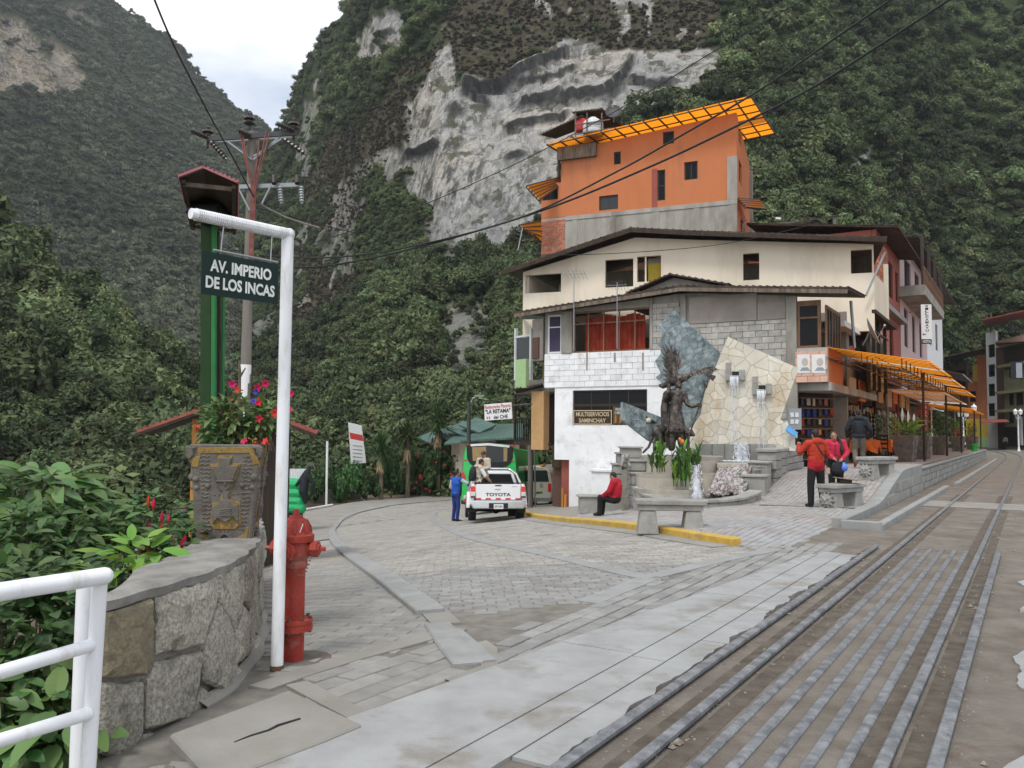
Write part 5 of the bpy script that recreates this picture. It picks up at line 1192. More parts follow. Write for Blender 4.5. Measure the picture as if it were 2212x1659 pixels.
bh,fb=row_house('brick_house','narrow brick and terracotta house behind the cream building','building',41.5,49.5,4.2,11.2,MT['terracotta'],[(3.8,5.3,8.6,10.4),(3.8,5.2,5.4,7.2),(6.3,7.4,8.7,10.3)])
courses(fb,bh,'brick',MT['brick_red'],0,3.2,4.3,10.9,.5,.24,.03,.05,depth=.06,seed=31)
mb=MB();fb.box(mb,0,8.0,7.6,7.85,.0,.35);mb.build('ledge',MT['concrete_kerb'],bh)
ho,fh=row_house('hostel_building','pink hostel with concrete balcony and dark railing','building',49.6,63.0,3.5,12.4,MT['pink_wall'],[(1.5,3.2,6.6,8.8),(5.2,6.8,6.6,8.8),(9.0,10.6,6.6,8.8),(2.0,5.0,9.9,11.8),(7.0,9.5,9.9,11.8),(2.5,4.0,4.0,5.6),(6.5,8.0,4.0,5.6)])
mb=MB();fh.box(mb,-.6,10.5,9.1,9.65,.0,1.3);mb.build('balcony_slab',MT['bare_concrete'],ho)
mb=MB();fh.box(mb,-.6,10.5,10.55,10.65,1.2,1.28);fh.box(mb,-.6,10.5,10.05,10.12,1.22,1.27)
for k in range(24):fh.box(mb,-.6+k*.48,-.54+k*.48,9.65,10.6,1.22,1.28)
mb.build('balcony_railing',MT['frame_wood'],ho)
for k in range(4):
 mb=MB();fh.box(mb,-.5+k*3.4,-.35+k*3.4,9.65,12.3,1.1,1.25);mb.build('balcony_post',MT['frame_dark'],ho)
wh,fw_=row_house('white_house','white narrow house beyond the hostel with a striped canopy','building',63.2,75,3.5,12.2,MT['white_clean'],[(1.5,3.2,8.0,10.0),(6.0,7.8,8.0,10.0),(2,3.5,5,6.6)])
sheet_awning('canopy',wh,(*xy(1.1,58.5),6.0),(*xy(1.1,68),6.0),(*xy(-1.2,68),5.4),(*xy(-1.2,58.5),5.4),12,bars=2,m='white_sheet')
sgn=thing('hostel_sign','tall white vertical hostel sign hung above the awnings','sign',(*xy(.2,52),6.5))
ctr=P(2001.5,695,43);Mx=axes(ctr,(.995,.1,0),(-.1,-.995,0));hh=76/FOC*43;ww=22/FOC*43
mb=MB(Mx);mb.box((0,0,-.03),(ww,hh,.06));mb.build('board',MT['paper_white'],sgn)
for k,ch in enumerate('WILLCAMAYU'):text('letter',ch,Mx@Matrix.Translation((.02,hh*(.45-.078*k),0)),hh*.066,ww*.30,MT['ink_black'],sgn,.006,.03)
mb=MB(Mx);mb.box((0,-hh/2-.12,-.03),(ww*.9,.24,.06));mb.build('lower_board',MT['ink_black'],sgn);text('lettering','HOSTAL',Mx@Matrix.Translation((0,-hh/2-.12,0)),.15,ww*.78,MT['paper_white'],sgn,.006,.02)
mb=MB(Mx);mb.beam((-ww*.3,-hh*.36,.008),(-ww*.05,-hh*.36,.008),.03,.012);mb.poly([(-ww*.42,-hh*.36,.008),(-ww*.28,-hh*.36-.07,.008),(-ww*.28,-hh*.36+.07,.008)]);mb.build('arrow',MT['ink_black'],sgn)
mb=MB();mb.cyl(Mx@Vector((0,hh/2-.1,0)),Mx@Vector((0,hh/2-.1,-2.4)),.03,n=6);mb.build('bracket',MT['steel_grey'],sgn)
gh=thing('gable_house','pale gabled house peeping over the cream roof','building',P(1720,515,50))
FG=Fac(pt2(1618,50),pt2(1815,52));gz=lambda u:float(np.interp(u,[FG.uv(1620,500)[0],FG.uv(1745,482)[0],FG.uv(1762,480)[0],FG.uv(1800,512)[0]],[FG.uv(1620,505)[1],FG.uv(1745,480)[1],FG.uv(1762,478)[1],FG.uv(1800,512)[1]]))
wall(FG,'gable_wall',MT['white_paint'],gh,FG.uv(1622,500)[0],FG.uv(1800,500)[0],FG.uv(1700,540)[1],gz,[FG.rect(1734,488,1747,512)],brk=[FG.uv(1745,480)[0],FG.uv(1762,478)[0]])
slabroof('roof',gh,[P(1622,500,48.5),P(1790,470,49),P(1815,468,54),P(1622,490,54)],MT['sheet_roof'],.06,16);slabroof('roof',gh,[P(1745,474,49),P(1808,512,49),P(1815,512,53),P(1760,474,53)],MT['sheet_roof'],.08,5)
fbox(FG,'concrete_post','bare_concrete',gh,1806,470,1813,512,-.3,-.8);fbox(FG,'skylight','white_clean',gh,1658,477,1668,481,.9,.8)
FB=Fac(pt2(2131,108),pt2(2166,104));bw=thing('banded_building','tall building with white bands and black window strips at the end of the street','building',FB.pt(0,0))
ops=[FB.rect(2134,y0,2149,y1)for y0,y1 in((744,772),(787,814),(829,856),(871,899))]
ztop=FB.uv(2140,717)[1]
wall(FB,'white_wall',MT['white_clean'],bw,FB.uv(2131,800)[0],FB.uv(2152,800)[0],0,ztop,ops,thick=.3)
for r in ops:window(FB,r,bw,'frame_dark','glass_dark',1,2,.08,.12)
FB2=Fac(FB.pt(FB.uv(2152,800)[0]+.01,0)[:2],pt2(2290,90));z2_=FB2.uv(2180,722)[1]
wall(FB2,'brick_side',MT['dark_brick'],bw,0,FB2.uv(2168,800)[0],0,z2_-1.0,[])
op3=[FB2.rect(x0,y0,x1,y1)for x0,x1 in((2178,2190),(2194,2210))for y0,y1 in((790,815),(848,876),(890,915))]
wall(FB2,'olive_wall',MT['olive_wall'],bw,FB2.uv(2168,800)[0]+.01,FB2.L,0,z2_-1.0,op3)
for r in op3:window(FB2,r,bw,'frame_dark','glass_dark',2,1,.08,.1)
fbox(FB2,'upper_wall','pink_block',bw,2154,722,2290,738,.2,-4);fbox(FB2,'balcony_void','dark_wood',bw,2168,738,2290,790,.02,-.4)
for y0 in(780,840,882):fbox(FB2,'balcony_slab','olive_wall',bw,2166,y0,2290,y0+6,.9,.0)
slabroof('canopy',bw,[P(2150,742,100),P(2290,735,92),P(2290,745,104),P(2155,748,108)],MT['sheet_roof'],.1,10);slabroof('roof',bw,[P(2120,692,100),P(2290,655,92),P(2290,670,108),P(2130,705,112)],MT['roof_red'],.1,12)
for x0 in(2140,2185):fbox(FB2,'roof_post','steel_dark',bw,x0,675,x0+1.5,720,.1,-.1)
mb=MB();mb.prism([(*FB.pt(0,0,-9)[:2],0),(*FB2.pt(FB2.L,0,-9)[:2],0),(*FB2.pt(FB2.L,0,-9.4)[:2],0),(*FB.pt(0,0,-9.4)[:2],0)],(0,0,z2_));mb.build('rear_wall',MT['olive_wall'],bw)
fbox(FB2,'shop_void','black',bw,2170,922,2290,966,.03,-.3);fbox(FB2,'shop_board','paper_white',bw,2203,900,2212,962,.3,.1)
slabroof('canopy',bw,[P(2118,914,96),P(2180,912,92),P(2172,906,104),P(2128,908,107)],MT['roof_red'],.08,8)
slv=thing('shop_sign','small dark sign with a pale picture on the olive building','sign',P(2196,800,93));mb=MB(axes(P(2196,800,93),(.95,-.3,0),(-.3,-.95,0)));mb.box((0,0,0),(1.2,2.0,.1));mb.build('board',MT['ink_black'],slv);mb=MB(axes(P(2199,800,92.9),(.95,-.3,0),(-.3,-.95,0)));mb.box((0.1,0,.06),(.6,1.7,.03));mb.build('picture',MT['print_grey'],slv)
FO=Fac(pt2(2040,118),pt2(2134,114));of=thing('far_orange_building','orange and dark building left of the banded building','building',FO.pt(0,0))
zo=FO.uv(2110,768)[1];opo=[FO.rect(2095,845,2108,868),FO.rect(2112,870,2126,892)]
wall(FO,'orange_wall',MT['orange_wall'],of,FO.uv(2112,800)[0],FO.uv(2136,800)[0],0,zo,[],o=.3);wall(FO,'orange_wall',MT['orange_wall'],of,FO.uv(2090,800)[0],FO.uv(2112,800)[0]-.02,0,FO.uv(2095,815)[1],[opo[0]])
window(FO,opo[0],of);wall(FO,'dark_wall',MT['dark_brick'],of,0,FO.uv(2090,800)[0]-.02,0,FO.uv(2060,790)[1],[FO.rect(2050,800,2085,835)]);window(FO,FO.rect(2050,800,2085,835),of,'frame_dark','glass_dark',4)
fbox(FO,'yellow_panel','yellow_wall',of,2104,788,2112,825,.5,.3);fbox(FO,'yellow_shop','yellow_wall',of,2090,905,2150,945,.6,.3);fbox(FO,'mint_dado','mint_wall',of,2090,945,2150,966,.7,.3)
slabroof('roof',of,[P(2040,772,112),P(2128,752,110),P(2135,765,122),P(2040,780,124)],MT['sheet_roof'],.1,10)
# awnings over the terrace
aw=thing('awning','long orange sheet awning on a dark steel frame over the restaurant terrace','awning',(*xy(-1.7,26.5),.6))
c_,d_=4.22,3.80
for s0,s1,zo_,w_ in((26.5,34,0,(6,)),(34.02,41.5,-.05,(2,9)),(41.52,49.5,-.12,(4,))):
 sheet_awning('awning',aw,(*xy(.55,s0),c_+zo_),(*xy(.55,s1),c_+zo_),(*xy(-2.35,s1),d_-.13+zo_),(*xy(-2.35,s0),d_-.13+zo_),11,white=w_,bars=2,pur=(.014,.014))
fr=MB()
for k in range(24):
 s=26.5+23*k/23;fr.beam((*xy(.5,s),c_-.3),(*xy(-1.6,s),d_-.28),.02,.02);fr.beam((*xy(-1.6,s),d_-.28),(*xy(-1.6,s),d_),.025,.025);fr.beam((*xy(-.5,s),(c_+d_)/2-.36),(*xy(-.5,s),(c_+d_)/2),.02,.02)
for dd,z in((-1.6,d_-.28),(-.9,d_-.2),(-.2,3.72),(.4,c_-.35)):fr.beam((*xy(dd,26.5),z),(*xy(dd,49.5),z-.1),.035,.035)
fr.build('truss',MT['frame_dark'],aw)
a2=thing('awning','lower pale awning beneath the long orange one','awning',(*xy(-1.7,38),.6))
sheet_awning('awning',a2,(*xy(.5,38),3.5),(*xy(.5,52),3.45),(*xy(-1.8,52),3.25),(*xy(-1.8,38),3.3),12,bars=2,m='white_sheet',pur=(.014,.014))
a3=thing('awning','last short orange awning at the far end of the terrace','awning',(*xy(-1.7,52),.6))
sheet_awning('awning',a3,(*xy(.8,52.2),3.45),(*xy(.8,66),3.4),(*xy(-2.0,66),3.0),(*xy(-2.0,52.2),3.05),12,bars=2,pur=(.016,.016))
for s,dd in((32,-1.6),(41,-1.6),(49,-1.65),(58,-1.8),(65,-1.8)):
 mb=MB();mb.cyl((*xy(dd,s),.6),(*xy(dd,s),3.75 if s<50 else 3.1),.045,n=8);mb.build('post',MT['dark_wood'],aw if s<50 else a3)
 # shop fronts under the awning
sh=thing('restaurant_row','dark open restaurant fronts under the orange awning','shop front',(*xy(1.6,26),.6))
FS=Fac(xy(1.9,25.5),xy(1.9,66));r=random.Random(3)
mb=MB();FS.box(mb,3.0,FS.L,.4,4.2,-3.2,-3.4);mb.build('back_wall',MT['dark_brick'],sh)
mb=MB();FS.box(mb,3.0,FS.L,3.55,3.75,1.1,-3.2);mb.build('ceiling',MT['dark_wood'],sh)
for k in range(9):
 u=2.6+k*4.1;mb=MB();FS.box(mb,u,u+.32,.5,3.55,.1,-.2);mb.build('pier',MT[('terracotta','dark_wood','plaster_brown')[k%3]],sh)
 mb=MB();FS.box(mb,u+.5,u+3.4,2.95,3.45,.06,-.02);bd=mb.build('name_board',MT[('dark_wood','frame_wood','terracotta')[k%3]],sh)
 mb=MB();FS.box(mb,u+.4,u+1.7,.5,2.6,-.1,-.16);mb.build('door_leaf',MT['frame_wood'],sh)
 for q in range(7):
  a=u+.55+q*.42;z=2.62+r.uniform(-.08,.05);mb=MB();FS.box(mb,a,a+r.uniform(.14,.26),z,z+r.uniform(.14,.3),.14,.12);mb.build('hanging_tag',MT[r.choice(('straw','paper_white','cloth_tan','cloth_orange','ink_cream'))],sh)
 for q in range(3):
  a=u+.9+q*.95;mb=MB()
  for w in range(9):mb.ell(FS.pt(a,2.5-w*.2,.25),(.05,.05,.085),6)
  mb.build('hanging_string',MT[r.choice(('cloth_tan','stripe_wool','beige_cloth'))],sh)
for k in range(9):
 mb=MB();u=2.3+k*2.2;FS.box(mb,u,u+1.3,3.0-(k%3)*.1,3.55,1.4+.04*(k%2),1.36);mb.build('cloth_valance',MT[('curtain_tan','cloth_tan','cloth_orange','tan_wall')[k%4]],sh)
FD=Fac(pt2(1722,26.7),pt2(1800,27.3));r_=FD.rect(1722,832,1800,1010);rk_=thing('goods_rack','dark wooden rack hung with small textiles beside the corner pillar','rack',FD.pt(r_[0],r_[2]));mb=MB();FD.box(mb,r_[0],r_[1],r_[2],r_[3],0,-.1);mb.build('back_board',MT['dark_wood'],rk_)
for k in range(7):
 mb=MB();z=r_[2]+.25+k*.33;FD.box(mb,r_[0]+.02,r_[1]-.02,z,z+.03,.12,.0);mb.build('rail',MT['frame_wood'],rk_)
 for q in range(6):
  u=r_[0]+.08+q*(r_[1]-r_[0])/6.2;mb=MB();FD.box(mb,u,u+r.uniform(.09,.15),z-r.uniform(.16,.26),z-.005,.10,.07);mb.build('textile',MT[r.choice(('stripe_wool','curtain_red','cloth_tan','dark_brick','terracotta','hat_dark','trousers_blue','cloth_orange','black','dark_wood'))],rk_)
lsn=thing('menu_board','small grey notice board by the fountain pillar','board',P(1716,985,24));mb=MB(axes(P(1717,905,24.3),(1,.05,0),(.05,-1,0)));mb.box((0,0,0),(.38,.62,.04));mb.build('board',MT['print_grey'],lsn);mb=MB(axes(P(1717,905,24.27),(1,.05,0),(.05,-1,0)))
for k in range(4):mb.box((-.08+.14*(k%2),.12-.2*(k//2),.0),(.1,.13,.012),.2-.15*k)
mb.build('notice',MT['paper_white'],lsn)
rd=thing('red_sign','narrow red vertical menu sign hanging under the awning','sign',P(1997,905,45));Mr=axes(P(1997,902,44),(.98,.2,0),(.2,-.98,0));mb=MB(Mr);mb.box((0,0,0),(.42,1.5,.05));mb.build('board',MT['paper_red'],rd)
for k,ch in enumerate('HOTEL'):text('letter',ch,Mr@Matrix.Translation((0,.55-.27*k,.03)),.2,.2,MT['paper_white'],rd,.004,.02)
def table(i,d,s,cl,lab):
 x,y=xy(d,s);z=zplaza(x,y);t=thing('dining_table',lab,'table',(x,y,z),'restaurant tables on the terrace');M=Matrix.Translation((x,y,z))@Matrix.Rotation(TA,4,'Z')
 mb=MB(M);mb.box((0,0,.74),(.8,.8,.03));mb.build('table_top',MT['dark_wood'],t)
 for sx in(-1,1):
  for sy in(-1,1):mb=MB(M);mb.box((sx*.34,sy*.34,.36),(.05,.05,.72));mb.build('leg',MT['dark_wood'],t)
 mb=MB(M);ring=[]
 n=24
 for k in range(n):
  a=2*math.pi*k/n;c,s_=math.cos(a),math.sin(a);q=max(abs(c),abs(s_));ring.append((c/q*.42,s_/q*.42,a))
 top=[mb.V((p[0],p[1],.77))for p in ring];low=[mb.V((p[0]*(1.08+.05*math.sin(k*2.4)),p[1]*(1.08+.05*math.cos(k*2.1)),.77-.20-.26*abs(math.sin(2*(p[2]+math.pi/4)+math.pi/2))**2))for k,p in enumerate(ring)]
 mb.F(top)
 for k in range(n):mb.F([top[k],top[(k+1)%n],low[(k+1)%n],low[k]])
 mb.build('tablecloth',MT[cl],t)
table(0,.15,31.0,'cloth_orange','nearest orange-clothed table on the terrace, behind the walking man')
table(1,.05,33.6,'cloth_orange','second orange-clothed table on the terrace');table(2,.1,35.8,'cloth_orange','third orange-clothed table on the terrace');table(3,.1,38.2,'cloth_tan','tan-clothed table left of the big-leaved planter')
def chair(x,y,z,a,lab):
 t=thing('dining_chair',lab,'chair',(x,y,z),'dark chairs on the terrace');M=Matrix.Translation((x,y,z))@Matrix.Rotation(a,4,'Z')
 mb=MB(M);mb.box((0,0,.45),(.42,.42,.05));mb.build('seat',MT['dark_wood'],t,bevel=.01);mb=MB(M)
 for k in range(3):mb.box((0,.2,.62+k*.14),(.4,.03,.07))
 mb.build('backrest',MT['dark_wood'],t)
 for sx in(-1,1):
  for sy in(-1,1):mb=MB(M);mb.box((sx*.18,sy*.18,.22 if sy<0 else.48),(.045,.045,.44 if sy<0 else.96));mb.build('leg',MT['dark_wood'],t)
for k,(d,s)in enumerate(((.85,29.2),(-.2,32.4),(.7,34.6),(.8,37.2),(.9,32.2))):p=xy(d,s);chair(*p,zplaza(*p),TA+k*1.7,'dark wooden chair among the terrace tables, %s'%('nearest the building corner','left of the second table','behind the third table','by the tan table','against the shop front')[k])
# white lamp posts
def lamp_post(p,h,lab,arms=1):
 t=thing('lamp_post',lab,'lamp post',p,'white ornate lamp posts');p=Vector(p)
 mb=MB();mb.lathe([(.14,0),(.14,.12),(.10,.2),(.07,.5),(.06,.6),(.05,h*.6),(.04,h*.85),(.06,h*.86),(.05,h*.9)],p,12);mb.build('post',MT['white_metal'],t,smooth=True)
 for k in range(arms):
  q=p+Vector(((k-(arms-1)/2)*.5,0,h*.9));mb=MB();mb.lathe([(.05,0),(.16,.05),(.20,.35),(.17,.38)],q,8);mb.build('lamp_glass',MT['lamp_glass'],t);mb=MB();mb.lathe([(.22,.38),(.10,.5),(.03,.56),(.03,.62),(.005,.64)],q,8);mb.build('lamp_cap',MT['white_metal'],t)
  if arms>1:mb=MB();mb.tube([p+Vector((0,0,h*.8)),p+Vector(((k-.5)*.3,0,h*.8)),q],.02,6);mb.build('arm',MT['white_metal'],t)
lamp_post(P(2106,968,62),3.0,'taller white lamp post at the end of the terrace');lamp_post(P(2082,960,66),2.4,'white lamp post with two lanterns left of the taller one',2);lamp_post(P(2013,968,52),2.6,'white lamp post behind the small planter');lamp_post(P(2201,975,82),4.0,'white lamp post at the right edge of the street',2)
bu=thing('green_bucket','green plastic bucket standing on the terrace wall','bucket',(*xy(-1.9,60),.66));q=P(2110,952,55);mb=MB();mb.lathe([(.15,0),(.2,.4),(.22,.42),(.22,.46),(.19,.46),(.14,.04)],(*xy(-1.85,56),.65),16,False);mb.build('tub',MT['bucket_green'],bu,smooth=True)
fl=thing('flag','small green and red flag hanging by the lamp posts','flag',P(2066,930,55));f0=P(2063,905,55)
for k,(m,dz)in enumerate((('bucket_green',0),('paper_red',-.42))):
 mb=MB();mb.poly([f0+Vector((0,0,dz)),f0+Vector((.35,.05,dz-.35)),f0+Vector((.3,.1,dz-.9)),f0+Vector((-.1,.02,dz-.5))]);mb.build('cloth',MT[m],fl)
mb=MB();mb.cyl(f0+Vector((0,0,.5)),f0+Vector((0,0,-1.6)),.02,n=6);mb.build('pole',MT['white_metal'],fl)
# continuous bodies (figures, statue)
class Fig:
 """a figure as overlapping tapered limbs, fused by a voxel remesh into one skin; each face takes the material of the nearest limb"""
 def __init__(s,M=None):s.p=[];s.M=M or Matrix.Identity(4);s.cur=0;s.extra=[]
 def cap(s,a,b,ra,rb=None,m=None):s.p.append(('c',s.M@Vector(a),s.M@Vector(b),ra,ra if rb is None else rb,s.cur if m is None else m));return s
 def ell(s,c,r,R=None,m=None):
  Rm=(s.M.to_3x3()@R)if R is not None else s.M.to_3x3();s.p.append(('e',s.M@Vector(c),r if not isinstance(r,(int,float))else(r,r,r),Rm,None,s.cur if m is None else m));return s
 def chain(s,pts,rs,m=None):
  for k in range(len(pts)-1):s.cap(pts[k],pts[k+1],rs[k],rs[k+1],m)
  return s
 def finger(s,pts,r,m):s.extra.append(([s.M@Vector(p)for p in pts],r,m))
 def build(s,name,mats,parent,vox=0.02,it=2,flatsh=False):
  mb=MB()
  for q in s.p:
   if q[0]=='c':
    a,b,ra,rb=q[1:5]
    if(b-a).length>1e-4:mb.tube([a,b],[ra,rb],10)
    mb.ell(a,ra,10);mb.ell(b,rb,10)
   else:mb.ell(q[1],q[2],14,q[3])
  me=mb.mesh('tmp');o=bpy.data.objects.new('tmp',me);COL.objects.link(o);rm=o.modifiers.new('r','REMESH');rm.mode='VOXEL';rm.voxel_size=vox
  sm=o.modifiers.new('s','SMOOTH');sm.iterations=it;sm.factor=.5
  dg=bpy.context.evaluated_depsgraph_get();ev=o.evaluated_get(dg);out=bpy.data.meshes.new_from_object(ev);bpy.data.objects.remove(o);bpy.data.meshes.remove(me)
  for m_ in mats:out.materials.append(m_)
  nf=len(out.polygons);c=np.empty(nf*3);out.polygons.foreach_get('center',c);c=c.reshape(-1,3)
  best=np.full(nf,1e9);mi=np.zeros(nf,int)
  for q in s.p:
   if q[0]=='c':
    a,b=np.array(q[1]),np.array(q[2]);ab=b-a;L=ab@ab
    t=np.clip(((c-a)@ab)/L,0,1)if L>1e-9 else np.zeros(nf);d=np.linalg.norm(c-a-t[:,None]*ab,axis=1)-(q[3]+(q[4]-q[3])*t)
   else:
    R=np.array(q[3]);l=(c-np.array(q[1]))@R/np.array(q[2]);d=(np.linalg.norm(l,axis=1)-1)*min(q[2])
   k=d<best;best[k]=d[k];mi[k]=q[5]
  if s.extra:
   eb=MB()
   for pts,r,m in s.extra:eb.cur=m;eb.tube(pts,[r]*(len(pts)-1)+[r*.7],6)
   bm=bmesh.new();bm.from_mesh(out);n0=len(bm.faces);vs=[bm.verts.new(v)for v in eb.v]
   for f in eb.f:bm.faces.new([vs[i]for i in f])
   bm.to_mesh(out);bm.free();mi=np.concatenate([mi,np.array(eb.m)])
  out.polygons.foreach_set('material_index',mi.astype(np.int32));out.polygons.foreach_set('use_smooth',[not flatsh]*len(out.polygons));out.name=name
  return link(name,out,parent)
def C1(cx,cy,Y):return P(1316.6+.2977*cx,658.3+.2977*cy,Y)
# fountain
fo=thing('fountain','stone plaza fountain with stepped walls, round pools and tilted slabs','fountain',G(1540,1085))
FSL=Fac(pt2(1480,22.8),pt2(1730,21.9));FBL=Fac(pt2(1400,23.9),pt2(1560,23.2));FWD=Fac(pt2(1340,21.8),pt2(1450,21.9))
def c2uv(f,pts):return[f.uv(1316.6+.2977*x,658.3+.2977*y)for x,y in pts]
def flag_slab(fac,poly,n,m,jm,name,piece,seed,thick=.3,gap=.008):
 mb=MB();pts=[fac.pt(u,z,0)for u,z in poly];mb.prism(pts,Vector((fac.n.x,fac.n.y,0))*-thick);core=mb.build(name,jm,fo)
 r=random.Random(seed);xs=[p[0]for p in poly];ys=[p[1]for p in poly];seeds=[]
 tries=0
 while len(seeds)<n and tries<6000:
  tries+=1;p=(r.uniform(min(xs),max(xs)),r.uniform(min(ys),max(ys)))
  if inpoly(p,poly)and all(math.hypot(p[0]-q[0],p[1]-q[1])>.38*math.sqrt(abs(area2(poly))/n)for q in seeds):seeds.append(p)
 for c in voronoi(poly if area2(poly)>0 else poly[::-1],seeds,gap):
  mb=MB();h=.012+r.uniform(0,.012);mb.prism([fac.pt(u,z,.0)for u,z in c],Vector((fac.n.x,fac.n.y,0))*h);mb.build(piece,m,core)
 return core
cream=c2uv(FSL,[(860,232),(1372,462),(1240,830),(1365,945),(1350,1060),(590,1060),(585,940),(610,870),(660,800),(690,640),(770,450)])
sl1=flag_slab(FSL,cream,95,MT['slab_cream'],MT['slab_joint'],'cream_slab','flagstone',4,gap=.0045)
blue=c2uv(FBL,[(470,40),(800,345),(765,455),(690,640),(660,800),(620,860),(560,905),(470,950),(400,900),(440,620),(402,590),(335,527),(372,498),(330,410),(388,335),(350,288),(390,224),(345,160)])
sl2=flag_slab(FBL,blue,120,MT['slab_blue'],MT['slab_joint_blue'],'blue_slab','slate_piece',5,gap=.005)
wedge=c2uv(FWD,[(97,706),(440,842),(470,1040),(400,1040),(290,985),(97,836)])
sl3=flag_slab(FWD,wedge,34,MT['slab_blue'],MT['slab_joint_blue'],'blue_wedge','slate_piece',6,gap=.005)
u_,z_=c2uv(FWD,[(280,840)])[0];mb=MB();mb.ell(FWD.pt(u_,z_,.05),.075,14);mb.build('stone_ball',MT['slab_cream'],fo,smooth='all');mb=MB();mb.poly([FWD.pt(*c2uv(FWD,[q])[0],.03)for q in((262,805),(335,852),(325,862),(265,862))]);mb.build('slot',MT['black'],fo)
for(cx,cy)in((915,505),(1108,605)):
 for k,(x0,y0,x1,y1)in enumerate(((-70,-85,-32,-30),(-72,-28,-32,50),(25,-32,68,45))):
  a,b=c2uv(FSL,[(cx+x0,cy+y0),(cx+x1,cy+y1)]);mb=MB();FSL.box(mb,a[0],b[0],b[1],a[1],-.02,.16 if k else.07);mb.build('spout_stone',MT['fountain_stone'],fo,bevel=.012)
 a,b=c2uv(FSL,[(cx-26,cy-20),(cx+24,cy+16)]);mb=MB();FSL.box(mb,a[0],b[0],b[1],a[1],-.01,.03);mb.build('spout_mouth',MT['black'],fo)
 a,b=c2uv(FSL,[(cx-44,cy+16),(cx+28,cy+24)]);mb=MB();FSL.box(mb,a[0],b[0],b[1],a[1],.0,.2);mb.build('spout_lip',MT['fountain_stone'],fo)
 rr=random.Random(int(cx));mb=MB();a,b=c2uv(FSL,[(cx-40,cy+22),(cx+24,cy+100)])
 for k in range(26):
  u=a[0]+(b[0]-a[0])*rr.random();L_=(a[1]-b[1])*rr.uniform(.4,1.0);mb.tube([FSL.pt(u,a[1]+.03,.16),FSL.pt(u+.005,a[1]-.03,.22),FSL.pt(u+.01,a[1]-L_*.6,.24),FSL.pt(u+rr.uniform(-.02,.02),a[1]-L_,.25)],[.012,.012,.008,.003],5)
 zbot=c2uv(FSL,[(cx,1062)])[0][1]
 for k in range(16):
  u=a[0]+(b[0]-a[0])*rr.random();z=b[1]
  while z>zbot+.05:
   L_=rr.uniform(.03,.22);mb.tube([FSL.pt(u,z,.25),FSL.pt(u+rr.uniform(-.01,.01),max(zbot,z-L_),.26)],[.005,.003],4);z-=L_+rr.uniform(.02,.25)
 mb.build('falling_water',MT['spray'],fo,smooth=True)
z_pool=C1(900,1135,20.8).z
mb=MB();q=[C1(640,1100,21.9),C1(1200,1085,21.6),C1(1180,1170,20.2),C1(800,1175,20.3)];mb.prism([(p.x,p.y,z_pool-.2)for p in q],(0,0,.2));mb.build('upper_pool',MT['water'],fo)
for k in range(6):
 a=C1(655+k*92,1008,22.2-.03*k);b=C1(655+(k+1)*92-4,1008,22.2-.03*k);mb=MB();mb.prism([(a.x,a.y,z_pool-.2),(b.x,b.y-.01,z_pool-.2),(b.x,b.y+.2,z_pool-.2),(a.x,a.y+.2,z_pool-.2)],(0,0,a.z-z_pool+.2));mb.build('pool_stone',MT['fountain_stone'],fo,bevel=.01)
def foam_jet(c,r,h,seed,nm='water_jet'):
 rr=random.Random(seed);f=Fig()
 for k in range(16):a=rr.uniform(0,6.28);t=rr.random();f.ell(c+Vector((math.cos(a)*r*.6*(1-t),math.sin(a)*r*.6*(1-t),h*t*.95)),(r*rr.uniform(.3,.5)*(1.15-t*.75),r*rr.uniform(.3,.5)*(1.15-t*.75),h*.16))
 f.cap(c,c+Vector((0,0,h*.9)),r*.5,r*.16);o=f.build(nm,[MT['spray']],fo,.014,1);mb=MB()
 for k in range(220):
  a=rr.uniform(0,6.28);t=rr.random()**.8;R_=r*(1.35-t*.8)*rr.uniform(.5,1.25);s_=rr.uniform(.004,.014);mb.ell(c+Vector((math.cos(a)*R_,math.sin(a)*R_,h*(t*1.12))),(s_,s_,s_*1.7),5)
 mb.build('droplets',MT['spray'],o,fix=False)
foam_jet(C1(935,1140,20.9),.13,.42,1);foam_jet(C1(975,1142,21.0),.12,.44,2);foam_jet(C1(632,1400,18.6),.13,.66,3)
mb=MB();rr=random.Random(8)
for k in range(90):p=C1(rr.uniform(810,1080),1120+rr.uniform(-14,14),20.9+rr.uniform(-.25,.25));mb.ell((p.x,p.y,z_pool+.005),(rr.uniform(.02,.07),rr.uniform(.02,.07),.015),6)
mb.build('foam',MT['spray'],fo)
q=[C1(800,1168,20.2),C1(1035,1168,20.0),C1(985,1365,18.9),C1(690,1385,18.8)];n=60;mb=MB();ids={}
nz_=fbm(np.array([[i*.05,j*.05,0]for i in range(n+1)for j in range(n+1)]),.22,4,5).reshape(n+1,n+1)
for i in range(n+1):
 for j in range(n+1):
  p=q[0].lerp(q[1],i/n).lerp(q[3].lerp(q[2],i/n),j/n);ids[i,j]=mb.V(p+Vector((0,-.05,.07))*(nz_[i,j]*1.5))
for i in range(n):
 for j in range(n):mb.F([ids[i,j],ids[i+1,j],ids[i+1,j+1],ids[i,j+1]])
mb.build('cascade',MT['cascade'],fo,smooth='all');mb=MB();rr=random.Random(4)
for k in range(40):
 p=q[0].lerp(q[1],rr.random()).lerp(q[3].lerp(q[2],rr.random()),rr.random());s_=rr.uniform(.025,.055);mb.ell(p+Vector((0,0,-.01)),(s_,s_,s_*.7),6)
mb.build('cascade_stones',MT['fountain_stone'],fo).__setitem__('kind','stuff')
mb=MB();rr=random.Random(14)
for k in range(70):
 p=q[0].lerp(q[1],rr.random()).lerp(q[3].lerp(q[2],rr.random()),rr.random());s_=rr.uniform(.004,.012);mb.ell(p+Vector((0,-.05,.06+rr.uniform(-.02,.05))),(s_*1.4,s_,s_*1.3),5)
